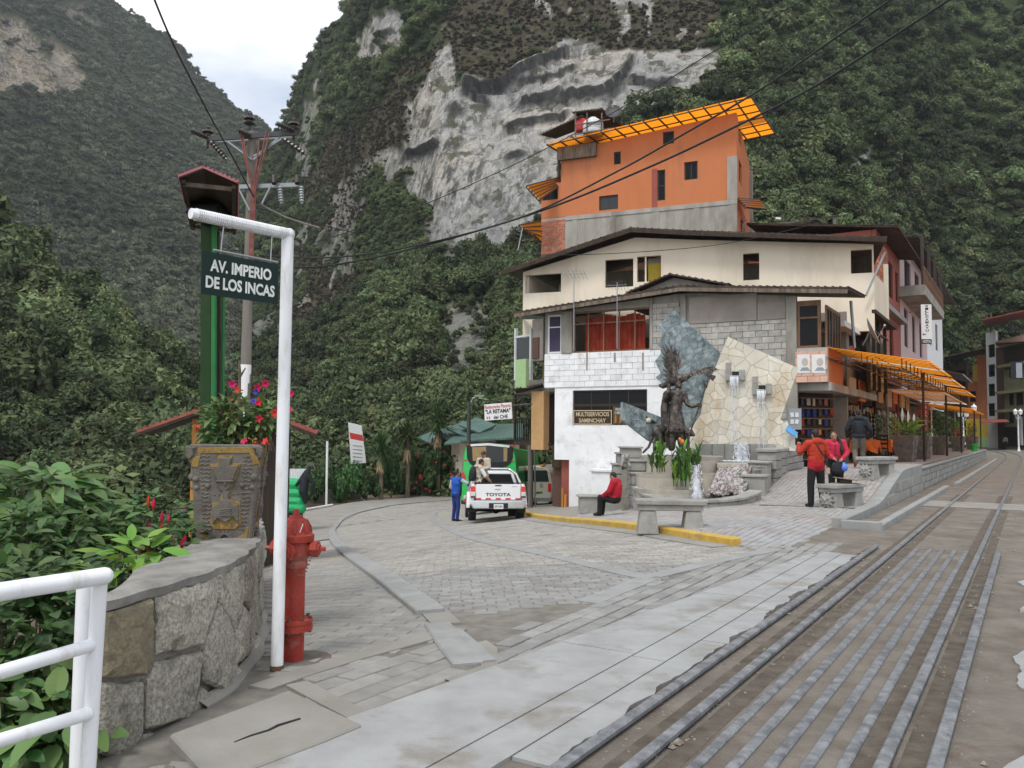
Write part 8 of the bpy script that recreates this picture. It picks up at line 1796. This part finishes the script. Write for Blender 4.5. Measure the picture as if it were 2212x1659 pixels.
# foreground bushes left of the wall
BG='bushes growing below the stone wall'
shrub('broadleaf_bush','large bush with broad pointed leaves at the left edge','bush',P(92,1075,6.6),(.50,.45,.26),230,.24,.048,'shrub_leaf',21,nobj=230,group=BG,zb=-1.0,pitch=(-.5,.25),hollow=.35)
for k,(x,y,Y,rad,n,L_,w,m,lab)in enumerate(((60,1175,5.9,(.55,.45,.28),420,.10,.028,'shrub_dark','dense dark bush under the broad-leaved one'),(200,1165,6.3,(.45,.4,.30),420,.10,.028,'shrub_leaf','dense bush in the middle of the left bank'),(330,1130,6.7,(.42,.4,.24),360,.085,.024,'shrub_leaf','fuchsia bush with red hanging flowers beside the planter'),(400,1190,6.2,(.25,.25,.22),150,.12,.034,'shrub_dark','leafy bush at the foot of the planter'),(290,1215,5.4,(.30,.25,.16),80,.17,.038,'lime_leaf','light green rosette plant behind the coping'),(60,1340,4.7,(.36,.3,.20),230,.11,.032,'shrub_dark','shaded bush behind the top rail'),(90,1420,4.6,(.30,.3,.18),190,.11,.034,'shrub_dark','shaded bush between the upper and middle rails'),(40,1520,4.3,(.34,.3,.18),150,.14,.042,'shrub_leaf','broad-leaved plant behind the middle rail'),(95,1610,4.1,(.30,.3,.20),130,.15,.046,'shrub_leaf','broad-leaved plant at the bottom left corner'),(130,1260,5.2,(.40,.3,.18),240,.10,.028,'shrub_dark','small-leaved bush left of the wall end'),(40,1260,5.0,(.35,.3,.16),200,.10,.028,'shrub_dark','small-leaved bush at the left edge above the rail'))):
 t=shrub('leafy_bush',lab,'bush',P(x,y,Y),rad,n,L_,w,m,30+k,nobj=90,group=BG,zb=-1.6,hollow=.25)
 if 'fuchsia' in lab:
  for q in range(14):rr=random.Random(q);c_=P(x+rr.uniform(-40,90),y+rr.uniform(-60,70),Y-.38);mb=MB();mb.lathe([(.002,.05),(.012,.02),(.014,-.01),(.009,-.03),(.003,-.045)],c_,7);o=mb.build('flower',MT['petal'],t);setattr_f(o.data,'lv',[.3]*len(o.data.vertices))
flower(t,P(150,955+90,6.4),.0001,1)if False else None
rr=np.random.default_rng(77);pts=[]
while len(pts)<1500:
 y=rr.uniform(2.5,16);e=left_edge(y);x=e-.25-rr.uniform(0,1)**1.3*(1.5+y*.5);z=zg(x,y)-.45-min(7.0,(e-x)*1.0);pts.append((x,y,z+rr.uniform(0,.5)))
bank_leaves=proto_col('bank_bush',[crown_mesh('bank_bush',420,.15,700+k,MT['shrub_dark'],6,.8)for k in range(3)])
scatter_obj('bank_undergrowth',np.array(pts),rr.uniform(.28,.55,len(pts)),bank_leaves,3,'tangled green undergrowth on the bank below the wall','undergrowth',78)
# terrace planters
for k,(px_,pb,Y,kk,lab)in enumerate(((1957,1003,28.6,1.12,'planter with broad bright leaves at the top of the ramp'),(1990,990,31.5,1.10,'planter with a dark bushy shrub behind the broad-leaved one'),(2031,980,39.0,1.08,'third planter along the terrace wall'),(2070,970,48.0,1.1,'fourth planter along the terrace wall'),(2100,962,56,1.1,'farthest planter by the tall lamp post'))):
 p=P(px_,pb,Y);p.z=zplaza(p.x,p.y);t=thing('planter',lab,'planter',p,'carved clay planters');hh_=planter(Matrix.Translation(p)@Matrix.Rotation(TA-math.pi/2-.1,4,'Z'),kk,t,gold='planter_clay' if k else 'old_wood')
 if k==0:shrub('broadleaf_plant','bright green broad-leaved plant with white spathes in the ramp planter','plant',p+Vector((0,0,hh_+.22)),(.38,.38,.24),46,.34,.07,'lime_leaf',60,nobj=46,zb=p.z+hh_-.1,hollow=.2,pitch=(0,.9));mb=MB();[leaf_blade(mb,p+Vector((.25-.2*q,-.1,hh_+.45)),p+Vector((.25-.2*q,-.1,hh_+.75+.1*q)),.05,.05)for q in range(3)];o=mb.build('white_spathe',MT['plastic_white'],bpy.data.objects['broadleaf_plant'])
 else:shrub('potted_shrub',('dark bushy shrub in the second terrace planter','thin shrub in the third terrace planter','shrub in the fourth terrace planter','shrub in the farthest terrace planter')[k-1],'plant',p+Vector((0,0,hh_+(.35 if k==1 else.5))),(.5,.5,.42)if k==1 else(.3,.3,.55),420,.09,.026,'shrub_dark',60+k,nobj=0,zb=p.z+hh_-.1,hollow=.1)
 # vehicles
def loft(mb,secs,m=None,caps=True):
 """skin through sections [(y, [(x, z), ...]), ...]"""
 rings=[[mb.V((x,y,z))for x,z in pts]for y,pts in secs];n=len(rings[0])
 for a,b in zip(rings,rings[1:]):
  for k in range(n):mb.F([a[k],a[(k+1)%n],b[(k+1)%n],b[k]],m)
 if caps:mb.F(rings[0][::-1],m);mb.F(rings[-1],m)
def wheel(M,x,y,r,w,t,rim='steel_grey'):
 mb=MB(M);prof=[(r*.62,-w/2),(r*.93,-w/2),(r,-w*.38),(r,w*.38),(r*.93,w/2),(r*.62,w/2)];mb.lathe(prof,(x,y,r),28,False,R=Matrix.Rotation(math.pi/2,3,'Y'));wo=mb.build('wheel',MT['tyre'],t,smooth=True)
 mb=MB(M);mb.lathe([(.001,-w*.3),(r*.6,-w*.36),(r*.63,-w*.46),(r*.63,w*.46),(r*.6,w*.36),(.001,w*.3)],(x,y,r),20,False,R=Matrix.Rotation(math.pi/2,3,'Y'));mb.build('rim',MT[rim],wo,smooth=True)
tr0=G(1076,1127);tk_=thing('pickup_truck','white pickup truck seen from behind at the kerb','pickup',tr0);e_=.4;sy=(zg(tr0.x,tr0.y+2)-zg(tr0.x,tr0.y))/2
kx=123/FOC*tr0.y/1.80;TM=Matrix.Translation(tr0)@Matrix.Rotation(math.radians(5),4,'Z')@Matrix.Rotation(math.atan(sy),4,'X')@Matrix.Scale(kx,4)
def tb(nm,m,parent=None,bevel=0.0,smooth=False,**k):return(lambda mb:mb.build(nm,MT[m],parent or tk_,bevel=bevel,smooth=smooth))
W2=.88
mb=MB(TM);prof=[(-W2,.50),(-W2-.02,.75),(-W2,1.02),(-W2+.05,1.17),(-W2+.13,1.18),(-W2+.13,.62)]
loft(mb,[(y,prof)for y in(.06,1.9)]);mb.build('bed_side',MT['car_white'],tk_,bevel=.015,smooth=True);mb=MB(TM);loft(mb,[(y,[(-x,z)for x,z in prof])for y in(.06,1.9)]);mb.build('bed_side',MT['car_white'],tk_,bevel=.015,smooth=True)
mb=MB(TM);mb.bb(-.74,.74,.1,1.88,.60,.66);mb.build('bed_floor',MT['steel_dark'],tk_);mb=MB(TM);mb.bb(-.74,.74,1.85,1.9,.66,1.17);mb.build('bed_front',MT['car_white'],tk_)
mb=MB(TM);loft(mb,[(y,[(-.70,.68),(.70,.68),(.71,1.12),(.69,1.17),(-.69,1.17),(-.71,1.12)])for y in(.02,.09)]);tg=mb.build('tailgate',MT['car_white'],tk_,bevel=.012,smooth=True)
text('lettering','TOYOTA',TM@axes((0,.018,.845),(1,0,0),(0,-1,0)),.105,.80,MT['steel_dark'],tg,.006,.03)
mb=MB(TM);mb.bb(-.11,.07,-.005,.03,1.0,1.05);mb.build('tailgate_handle',MT['frame_white'],tg,bevel=.012);mb=MB(TM);mb.bb(-.1,.1,.0,.03,1.12,1.15);mb.build('brake_light',MT['steel_dark'],tg)
mb=MB(TM);mb.bb(.44,.60,.012,.03,1.085,1.10);mb.build('badge',MT['steel_grey'],tg)
for k in range(5):mb=MB(TM);x=-.62+k*.31;mb.bb(x-.08,x+.08,.008,.03,.685,.735);mb.build('reflector',MT['sticker_red'],tg)
for s_ in(-1,1):
 mb=MB(TM);mb.bb(s_*.72,s_*.875,.0,.12,.74,1.10);lt_=mb.build('tail_light',MT['light_red'],tk_,bevel=.015);mb=MB(TM);mb.bb(s_*.725,s_*.865,-.008,.02,.80,.93);mb.build('clear_lens',MT['light_clear'],lt_);mb=MB(TM);mb.bb(s_*.73,s_*.86,-.006,.02,.745,.80);mb.build('lower_lens',MT['steel_dark'],lt_)
mb=MB(TM);loft(mb,[(y,[(-.86,.52),(-.80,.40),(.80,.40),(.86,.52),(.86,.64),(.72,.66),(-.72,.66),(-.86,.64)])for y in(-.14,.06)]);bp_=mb.build('rear_bumper',MT['chrome'],tk_,bevel=.03,smooth=True)
mb=MB(TM);mb.bb(-.30,.30,-.155,-.13,.42,.58);mb.build('plate_recess',MT['black'],bp_);mb=MB(TM);mb.bb(-.15,.15,-.17,-.157,.40,.55);pl_=mb.build('number_plate',MT['paper_white'],bp_);text('lettering','EP-543',TM@axes((0,-.17,.475),(1,0,0),(0,-1,0)),.07,.24,MT['ink_black'],pl_,.003,.01)
mb=MB(TM);mb.bb(-.70,.70,.15,4.6,.38,.58);mb.build('chassis',MT['black'],tk_);mb=MB(TM);mb.tube([(-.7,1.0,.36),(.7,1.0,.36)],.07,10);mb.ell((0,1.0,.36),.14,10);mb.build('rear_axle',MT['black'],tk_)
for x in(-.78,.78):wheel(TM,x,1.0,.37,.24,tk_);wheel(TM,x,4.0,.37,.24,tk_)
for x in(-.78,.78):mb=MB(TM);mb.bb(x-.14,x+.14,.52,.55,.28,.62);mb.build('mud_flap',MT['black'],tk_)
for s_ in(-1,1):
 mb=MB(TM);pts=[]
 for k in range(9):a=math.pi*k/8;pts.append((s_*(W2+.03),1.0+.50*math.cos(a),.42+.48*math.sin(a)))
 mb.tube(pts,.055,8);mb.build('wheel_arch',MT['car_white'],tk_,smooth=True)
cab=[(1.95,1.02,1.60,.80,.62),(2.15,1.05,1.66,.86,.66),(3.3,1.05,1.66,.86,.66),(4.0,1.02,1.10,.86,.72)]
mb=MB(TM);loft(mb,[(y,[(-.87,.5),(.87,.5),(wb,zb_),(wt,zt_),(-wt,zt_),(-wb,zb_)])for y,zb_,zt_,wb,wt in cab]+[(5.0,[(-.84,.5),(.84,.5),(.82,.95),(.6,1.0),(-.6,1.0),(-.82,.95)])]);mb.build('cab',MT['car_white'],tk_,bevel=.03,smooth=True)
mb=MB(TM);mb.prism([(-.68,1.925,1.16),(.68,1.925,1.16),(.56,1.94,1.53),(-.56,1.94,1.53)],(0,.02,0));rwn=mb.build('rear_window',MT['glass_dark'],tk_);mb=MB(TM)
for s_ in(-1,1):mb=MB(TM);mb.prism([(s_*.866,2.3,1.12),(s_*.866,3.4,1.12),(s_*.705,3.2,1.66),(s_*.70,2.35,1.66)],(s_*.012,0,.0));mb.build('side_window',MT['glass_dark'],tk_)
mb=MB(TM);mb.tube([(-.80,.95,1.18),(-.72,1.45,1.50),(-.60,1.70,1.62),(-.45,1.74,1.69),(.45,1.74,1.69),(.60,1.70,1.62),(.72,1.45,1.50),(.80,.95,1.18)],.045,12);mb.build('sports_bar',MT['chrome'],tk_,smooth=True);mb=MB(TM);mb.bb(-.76,.76,.15,.19,1.19,1.225);mb.build('bed_rail',MT['black'],tk_)
# bus
BY=36.0;FBu=Fac(pt2(995,36.1),pt2(1123,35.7));bs=thing('bus','bright green bus with a dark rear window beyond the pickup','bus',FBu.pt(FBu.L/2,zg(FBu.A.x,36)))
def bc(x,y):return FBu.uv(932.6+.1488*x,932.6+.1488*y)
fwd=Vector((-FBu.n.x,-FBu.n.y,0));dn=Vector((0,0,-.45))
def bpoly(nm,pts,m,o,th=.02,bevel=0.0,par=None):mb=MB();mb.prism([FBu.pt(*bc(*p),o)for p in pts],fwd*th);return mb.build(nm,MT[m],par or bs,bevel=bevel)
outl=[(440,430),(455,300),(475,215),(510,170),(620,158),(800,158),(1000,165),(1130,182),(1190,210),(1225,320),(1242,440),(1262,760),(1258,1000),(1225,1045),(440,1045),(415,1000),(418,850),(425,700)]
mb=MB();secs=[]
for f_,o,sc in((0,0,.94),(.04,-.12,.985),(.3,-.6,1.0),(1,-7.8,1.0)):
 c_=bc(835,620);pts=[bc(*p)for p in outl];secs.append([mb.V(FBu.pt(c_[0]+(u-c_[0])*sc,c_[1]+(z-c_[1])*sc,o)+(dn*f_))for u,z in pts])
for a,b in zip(secs,secs[1:]):
 for k in range(len(outl)):mb.F([a[k],a[(k+1)%len(outl)],b[(k+1)%len(outl)],b[k]])
mb.F(secs[0][::-1]);mb.F(secs[-1]);mb.build('body',MT['bus_green'],bs,smooth=True)
sr=bpoly('window_surround',[(505,195),(560,175),(830,168),(1140,198),(1185,225),(1178,380),(1150,455),(1090,505),(990,530),(840,535),(700,525),(600,500),(545,450),(512,380)],'black',.03,.05,.01);bpoly('pane',[(578,222),(830,205),(1118,230),(1105,438),(840,445),(592,425)],'glass_tint',.036,.004,par=sr)
bpoly('curtain',[(590,225),(790,215),(790,425),(600,420)],'curtain_tan',.042,.003,par=sr);bpoly('curtain',[(1045,235),(1100,240),(1095,425),(1045,430)],'curtain_tan',.042,.003,par=sr);bpoly('spoiler',[(560,182),(830,165),(1140,200),(1125,232),(830,198),(575,212)],'chrome',.05,.02)
for pts,m,nm in(([(430,590),(470,590),(488,640),(486,728),(430,722)],'light_red','tail_light'),([(1215,600),(1245,600),(1250,735),(1205,735)],'light_red','tail_light'),([(470,400),(516,402),(516,420),(470,418)],'sticker_red','marker_light'),([(1158,418),(1205,420),(1205,436),(1158,434)],'sticker_red','marker_light'),([(465,925),(510,925),(512,978),(465,975)],'light_clear','reverse_light'),([(455,990),(510,992),(510,1025),(460,1022)],'light_red','marker_light'),([(512,180),(556,182),(554,206),(512,204)],'sticker_red','marker_light'),([(1142,202),(1182,208),(1180,230),(1142,226)],'sticker_red','marker_light')):bpoly(nm,pts,m,.03,.05,.008)
bpoly('bumper',[(425,1000),(1255,1000),(1250,1050),(430,1050)],'black',.02,.1)
zb_=bc(500,1100)[1]
for u in(FBu.uv(1003,1000)[0],FBu.uv(1113,1000)[0]):
 for o in(-1.6,-6.2):p=FBu.pt(u,0,o);p.z=zg(p.x,p.y)+.45;mb=MB();sd_=Vector((FBu.u.x,FBu.u.y,0));mb.tube([p-sd_*.14,p+sd_*.14],.45,20);mb.build('wheel',MT['tyre'],bs,smooth=True)
 # van in the passage
vn0=G(1160,1098);FV=Fac(pt2(1130,38.2),pt2(1180,37.6));vn=thing('van','beige van parked behind the grey column','van',FV.pt(.5,zg(FV.A.x,38)))
def vpoly(nm,pts,m,o,th,bevel=0.0,par=None):mb=MB();mb.prism([FV.pt(*FV.uv(*p),o)for p in pts],Vector((-FV.n.x,-FV.n.y,0))*th);return mb.build(nm,MT[m],par or vn,bevel=bevel)
vpoly('body',[(1112,1084),(1110,1045),(1115,1018),(1125,1008),(1150,1005),(1176,1008),(1186,1018),(1192,1045),(1190,1084)],'van_beige',0,4.2,.06);vpoly('rear_window',[(1117,1040),(1120,1016),(1182,1016),(1186,1040)],'glass_tint',.02,.05);vpoly('bumper',[(1111,1083),(1111,1075),(1191,1075),(1191,1083)],'steel_grey',.08,.1);vpoly('tail_light',[(1184,1044),(1190,1044),(1190,1062),(1184,1062)],'light_red',.02,.05);vpoly('handle',[(1156,1062),(1172,1061),(1172,1065),(1156,1066)],'chrome',.02,.03)
vpoly('roof_light',[(1168,1003),(1174,1003),(1174,1007),(1168,1007)],'flower_orange',.0,.2)
mb=MB(FV.M(*FV.uv(1170,1048),.02));
for k in range(12):a,b=k*math.pi/6,(k+1)*math.pi/6;mb.beam((.08*math.cos(a),.08*math.sin(a),0),(.08*math.cos(b),.08*math.sin(b),0),.012,.012)
for k in range(3):a=math.pi/2+k*2.0944;mb.beam((0,0,0),(.08*math.cos(a),.08*math.sin(a),0),.01,.012)
mb.build('emblem',MT['chrome'],vn)
for x in(1120,1180):p=FV.pt(*FV.uv(x,1080),-.5);p.z=zg(p.x,p.y)+.33;mb=MB();mb.tube([p+Vector((-.11,0,0)),p+Vector((.11,0,0))],.33,18);mb.build('wheel',MT['tyre'],vn,smooth=True)
# people
def person(label,pos,face,mats,J=None,h=1.68,puff=(),loose=1.0,name='person',hair='short',hat=None,vox=.017,hood=None,sleeve=None,hem=None,coat_low=None):
 """mats: top, legs, skin, shoes, sleeve, hair; joints in metres for a 1.7 m figure, x right, y forward"""
 k=h/1.70;M=Matrix.Translation(pos)@Matrix.Rotation(face,4,'Z')@Matrix.Scale(k,4);t=thing(name,label,'person',pos)
 D=dict(pel=(0,0,.94),bel=(0,0,1.08),che=(0,0,1.27),nek=(0,.0,1.45),hed=(0,.03,1.59),shL=(-.185,0,1.40),shR=(.185,0,1.40),elL=(-.25,-.03,1.13),elR=(.25,-.03,1.13),wrL=(-.26,.06,.89),wrR=(.26,.06,.89),hiL=(-.09,0,.92),hiR=(.09,0,.92),knL=(-.10,.03,.50),knR=(.10,.03,.50),anL=(-.105,-.02,.085),anR=(.105,-.02,.085),toL=(-.12,.15,.035),toR=(.12,.15,.035));D.update(J or{})
 V_={a:Vector(b)for a,b in D.items()};TOP,LEG,SK,SH,SL,HR=0,1,2,3,4,5;f=Fig(M);L_=loose
 f.ell(V_['pel'],(.165*L_,.125*L_,.10),m=TOP if coat_low else LEG).ell(V_['pel']-Vector((0,0,.05)),(.155,.115,.09),m=LEG).ell(V_['bel'],(.155*L_,.12*L_,.16),m=TOP).ell(V_['che'],(.175*L_,.125*L_,.19),m=TOP).cap(V_['bel'],V_['che'],.13*L_,.14*L_,TOP).cap(V_['pel']+Vector((0,0,.06)),V_['bel'],.11*L_,.12*L_,TOP)
 f.cap(V_['shL'],V_['shR'],.075*L_,.075*L_,TOP).cap(V_['che']+Vector((0,0,.12)),V_['nek'],.09,.06,TOP).cap(V_['nek']-Vector((0,0,.02)),V_['hed']-Vector((0,.01,.06)),.055,.052,SK)
 nd=(V_['hed']-V_['nek']).normalized();hd_=V_['hed'];R=Vector((0,0,1)).rotation_difference((nd+Vector((0,0,.6))).normalized()).to_matrix()
 f.ell(hd_,(.074,.092,.112),R,SK).ell(hd_+R@Vector((0,.055,-.05)),(.052,.05,.055),R,SK).ell(hd_+R@Vector((0,.098,-.012)),(.012,.016,.022),R,SK)
 for s_ in(-1,1):f.ell(hd_+R@Vector((s_*.077,.0,-.01)),(.012,.022,.03),R,SK)
 for s_ in 'LR':
  f.chain([V_['sh'+s_],V_['el'+s_]],[.068*L_,.054*L_],SL).chain([V_['el'+s_],V_['wr'+s_]],[.052*L_,.040*L_],SL if sleeve!='short' else SK)
  fw=(V_['wr'+s_]-V_['el'+s_]).normalized();hand=V_['wr'+s_]+fw*.07;f.cap(V_['wr'+s_],hand,.032,.034,SK)
  sd_=fw.cross(Vector((0,0,1)));sd_=sd_.normalized()if sd_.length>.1 else Vector((1,0,0));pn_=sd_.cross(fw)
  for q,ln in enumerate((.062,.072,.068,.055)):b0=hand+sd_*(.028-.019*q);f.finger([b0,b0+fw*ln*.55+pn_*.004,b0+fw*ln+pn_*-.016],.0095*k,SK)
  b0=V_['wr'+s_]+fw*.035+sd_*.03;f.finger([b0,b0+fw*.03+sd_*.022,b0+fw*.055+sd_*.026],.0105*k,SK)
  f.chain([V_['hi'+s_],V_['kn'+s_]],[.098,.076],LEG).chain([V_['kn'+s_],V_['an'+s_]],[.074,.062],LEG);f.cap(V_['kn'+s_].lerp(V_['an'+s_],.35),V_['kn'+s_].lerp(V_['an'+s_],.5),.066,.06,LEG)
  f.cap(V_['an'+s_]-Vector((0,.02,.03)),V_['to'+s_],.046,.038,SH)
 if puff:
  for q in range(7):t_=q/6;c=V_['pel'].lerp(V_['bel'],t_*2)if t_<.5 else V_['bel'].lerp(V_['che']+Vector((0,0,.08)),t_*2-1);f.ell(c,(.195-.012*abs(3-q)*.4,.155,.052),m=TOP)
  for s_ in 'LR':
   for a,b,r_ in(('sh','el',.082),('el','wr',.070)):
    for q in range(4):c=V_[a+s_].lerp(V_[b+s_],.12+.25*q);f.ell(c,(r_,r_,.045)if abs((V_[b+s_]-V_[a+s_]).normalized().z)>.6 else(r_*.8,r_*.8,r_*.8),m=SL)
 if hood:f.ell(V_['nek']+Vector((0,-.09,.0)),(.13,.085,.085),m=TOP).ell(V_['nek']+Vector((0,-.02,.015)),(.10,.09,.05),m=TOP)
 if hem:f.ell(V_['pel']-Vector((0,0,.01)),(.19,.15,.13),m=6)
 body=f.build('body',[MT[q]for q in mats],t,vox*k,2)
 mb=MB(M);Rh=R
 if hair=='long':
  g=Fig(M);g.ell(hd_+R@Vector((0,-.03,.024)),(.086,.092,.100),R);g.chain([hd_+R@Vector((-.06,-.03,-.02)),V_['nek']+Vector((-.10,.06,-.03)),V_['che']+Vector((-.13,.13,-.05)),V_['bel']+Vector((-.13,.14,.0))],[.05,.045,.04,.02]);g.chain([hd_+R@Vector((.06,-.03,-.02)),V_['nek']+Vector((.07,-.02,.0))],[.045,.03]);ho_=g.build('hair',[MT['hair']],t,.016*k,1)
  me=ho_.data;bm=bmesh.new();bm.from_mesh(me);c0=M@(hd_+R@Vector((0,.075,-.025)));bmesh.ops.delete(bm,geom=[v for v in bm.verts if(v.co-c0).length<.082*k],context='VERTS');bm.to_mesh(me);bm.free()
 elif hair:
  g=Fig(M);g.ell(hd_+R@Vector((0,-.022,.030)),(.082,.092,.092),R);g.ell(hd_+R@Vector((0,-.055,-.02)),(.070,.05,.06),R);g.build('hair',[MT['hair']],t,.016*k,1)
 if hat=='cap':g=Fig(M);g.ell(hd_+R@Vector((0,-.01,.055)),(.090,.105,.070),R);g.ell(hd_+R@Vector((0,.10,.035)),(.065,.06,.012),R);g.build('cap',[MT['black']],t,.014*k,1)
 for s_ in(-1,1):mb=MB(M);mb.ell(hd_+R@Vector((s_*.03,.083,.012)),(.011,.008,.007),8,R);mb.build('eye',MT['black'],t);mb=MB(M);mb.ell(hd_+R@Vector((s_*.031,.082,.032)),(.019,.008,.005),8,R);mb.build('eyebrow',MT['hair'],t)
 mb=MB(M);mb.ell(hd_+R@Vector((0,.096,-.052)),(.024,.008,.007),8,R);mb.build('mouth',MT['ink_red'],t)
 return t,M,V_
pA=onplaza(1764,1097);tA,MA,VA=person('person in an orange-red puffer jacket and black cap holding up a phone, seen from behind',pA,math.radians(8),['jacket_red','trousers_black','skin','black','jacket_red','hair','tunic_red'],dict(elL=(-.33,.10,1.20),wrL=(-.25,.30,1.36),elR=(.27,.02,1.16),wrR=(.22,.20,1.10),anL=(-.14,-.02,.085),anR=(.15,-.02,.085),knL=(-.12,.02,.5),knR=(.12,.02,.5),toL=(-.16,.14,.035),toR=(.18,.14,.035)),1.56,(1,),1.12,hat='cap',hood=True,hem=True)
mb=MB(MA);mb.bb(-.30,-.22,.36,.372,1.36,1.52);mb.build('phone',MT['black'],tA,bevel=.01);mb=MB(MA);mb.tube([(-.10,-.10,1.46),(-.02,-.175,1.30),(.10,-.175,1.12),(.19,-.13,.96),(.22,-.05,.86)],.012,6);mb.tube([(-.10,-.10,1.46),(-.08,.02,1.48),(0,.14,1.35),(.15,.14,1.1),(.22,.02,.88)],.012,6);mb.build('bag_strap',MT['black'],tA);mb=MB(MA);mb.box((.24,-.06,.80),(.10,.05,.14));mb.build('hip_bag',MT['cloth_tan'],tA,bevel=.015)
pB=onplaza(1806,1077);tB,MB_,VB=person('person in a pink-red puffer jacket with long black hair looking down at a bag',pB,math.radians(168),['jacket_pink','trousers_black','skin','black','jacket_pink','hair'],dict(hed=(.05,.07,1.565),elR=(.26,.05,1.16),wrR=(.10,.24,1.02),elL=(-.27,.06,1.14),wrL=(-.12,.26,1.00)),1.47,(1,),1.05,hair='long')
g=Fig(MB_);g.ell((-.02,.27,.80),(.17,.08,.17)).ell((-.02,.27,.70),(.16,.08,.1));g.build('black_bag',[MT['jacket_black']],tB,.016,1);g=Fig(MB_);g.ell((-.16,.30,.78),(.09,.08,.10)).ell((-.14,.30,.87),(.05,.04,.05));g.build('blue_plastic_bag',[MT['bag_blue']],tB,.014,1);mb=MB(MB_);mb.tube([(-.02,.27,.95),(-.06,.25,1.03),(.04,.22,1.12),(.02,.15,1.35)],.014,6);mb.build('bag_strap',MT['black'],tB)
pC=onplaza(1856,1013);tC,MC,VC=person('person in a black hooded jacket and grey trousers walking away up the terrace',pC,math.radians(-18),['jacket_black','trousers_grey','skin','shoe_brown','jacket_black','hair'],dict(anL=(-.12,-.32,.22),knL=(-.11,.0,.52),toL=(-.13,-.26,.08),knR=(.11,.08,.50),anR=(.11,.06,.085),toR=(.12,.24,.04),wrR=(.33,.10,.92),elR=(.31,-.03,1.14),wrL=(-.30,.12,.92),elL=(-.31,.02,1.14)),1.58,(),1.22,hood=True,coat_low=True)
pD=G(984,1127);tD,MD,VD=person('person in a bright blue vest and blue trousers leaning a hand on the pickup',pD,math.radians(-48),['vest_blue','trousers_blue','skin','black','shirt_grey','hair'],dict(elR=(.38,.18,1.28),wrR=(.42,.42,1.16),shR=(.2,.03,1.4),wrL=(-.22,.15,.95)),110/FOC*pD.y,(),1.12,coat_low=True,vox=.02)
pE=TM@Vector((-.42,1.0,.66));tE,ME,VE=person('person in a beige shirt and black cap standing in the truck bed',pE,math.radians(158),['beige_cloth','beige_cloth','skin','black','beige_cloth','hair'],dict(elR=(.24,.05,1.14),wrR=(.05,.2,1.1),elL=(-.24,.05,1.14),wrL=(-.02,.22,1.06)),1.58*kx,(),1.05,hat='cap',vox=.02)
pF=TM@Vector((-.62,.42,.34));tF,MF,VF=person('person with a black backpack sitting on the side of the truck bed',pF,math.radians(-62),['beige_cloth','trousers_black','skin','black','shirt_white','hair'],dict(pel=(0,0,.94),hed=(0,.12,1.56),nek=(0,.06,1.44),che=(0,.02,1.27),knL=(-.12,.42,.95),knR=(.12,.42,.95),anL=(-.12,.45,.52),anR=(.12,.45,.52),toL=(-.12,.6,.46),toR=(.12,.6,.46),elR=(.27,.12,1.14),wrR=(.25,.30,.96),elL=(-.25,.1,1.14),wrL=(-.2,.32,1.0)),1.66*kx,(),1.05,vox=.02,sleeve='short',coat_low=True)
g=Fig(MF);g.ell((0,-.20,1.18),(.16,.12,.24)).ell((0,-.26,1.08),(.13,.08,.13)).ell((0,-.18,1.36),(.12,.08,.08));g.build('backpack',[MT['jacket_black']],tF,.018,1)
for s_ in(-1,1):mb=MB(MF);mb.tube([(s_*.1,-.14,1.40),(s_*.12,.02,1.47),(s_*.12,.14,1.36),(s_*.15,.12,1.15),(s_*.12,-.12,1.04)],.018,6);mb.build('backpack_strap',MT['black'],tF)
pG=onplaza(1331,1114)+Vector((0,0,-.40));seatp=thing('low_seat','low stone seat left of the fountain wall','seat',onplaza(1290,1110));q=onplaza(1296,1108);mb=MB();mb.box((q.x+.2,q.y+.25,q.z+.16),(1.4,.4,.42),.05);mb.build('block',MT['fountain_stone'],seatp,bevel=.02);mb=MB();mb.box((q.x+.2,q.y+.25,q.z+.39),(1.5,.5,.05),.05);mb.build('cap_stone',MT['fountain_stone'],seatp,bevel=.015)
person('person in a red top and black trousers sitting beside the fountain wall',pG+Vector((.0,.1,0)),math.radians(62),['tunic_red','trousers_black','skin','black','tunic_red','hair'],dict(knL=(-.12,.40,.96),knR=(.12,.42,.96),anL=(-.12,.42,.54),anR=(.12,.45,.54),toL=(-.12,.58,.49),toR=(.12,.60,.49),wrR=(.15,.32,1.02),elR=(.26,.1,1.15),wrL=(-.15,.32,1.02),elL=(-.26,.1,1.15),hed=(0,.08,1.56)),1.36,(),1.1,vox=.02)
p_=P(2068,958,58);p_.z=zplaza(p_.x,p_.y);person('distant person in a red jacket and jeans on the terrace by the lamp posts',p_,math.radians(20),['tunic_red','jeans','skin','black','tunic_red','hair'],None,1.7,(),1.1,vox=.03)
p_=Gz(2172,971,0);p_.z=0;person('distant person in a striped sweater crossing the railway',p_,math.radians(-10),['stripe_wool','trousers_black','skin','black','stripe_wool','hair'],None,1.62,(),1.15,vox=.03)
bo_=bpy.data.objects['stone_bench.001'];hp=Vector(bo_.location)+Matrix.Rotation(TA-.35,3,'Z')@Vector((.18,.0,.47));ha=thing('sun_hat','straw hat with a dark crown lying on the sun-face bench','hat',hp);mb=MB();mb.lathe([(.11,0),(.12,.07),(.10,.075)],hp,18);mb.build('crown',MT['hat_dark'],ha,smooth=True);mb=MB();mb.lathe([(.10,.075),(.26,.085),(.27,.10),(.26,.10),(.09,.09)],hp,22,R=Matrix.Rotation(.12,3,'Y'));mb.build('brim',MT['straw'],ha,smooth=True)
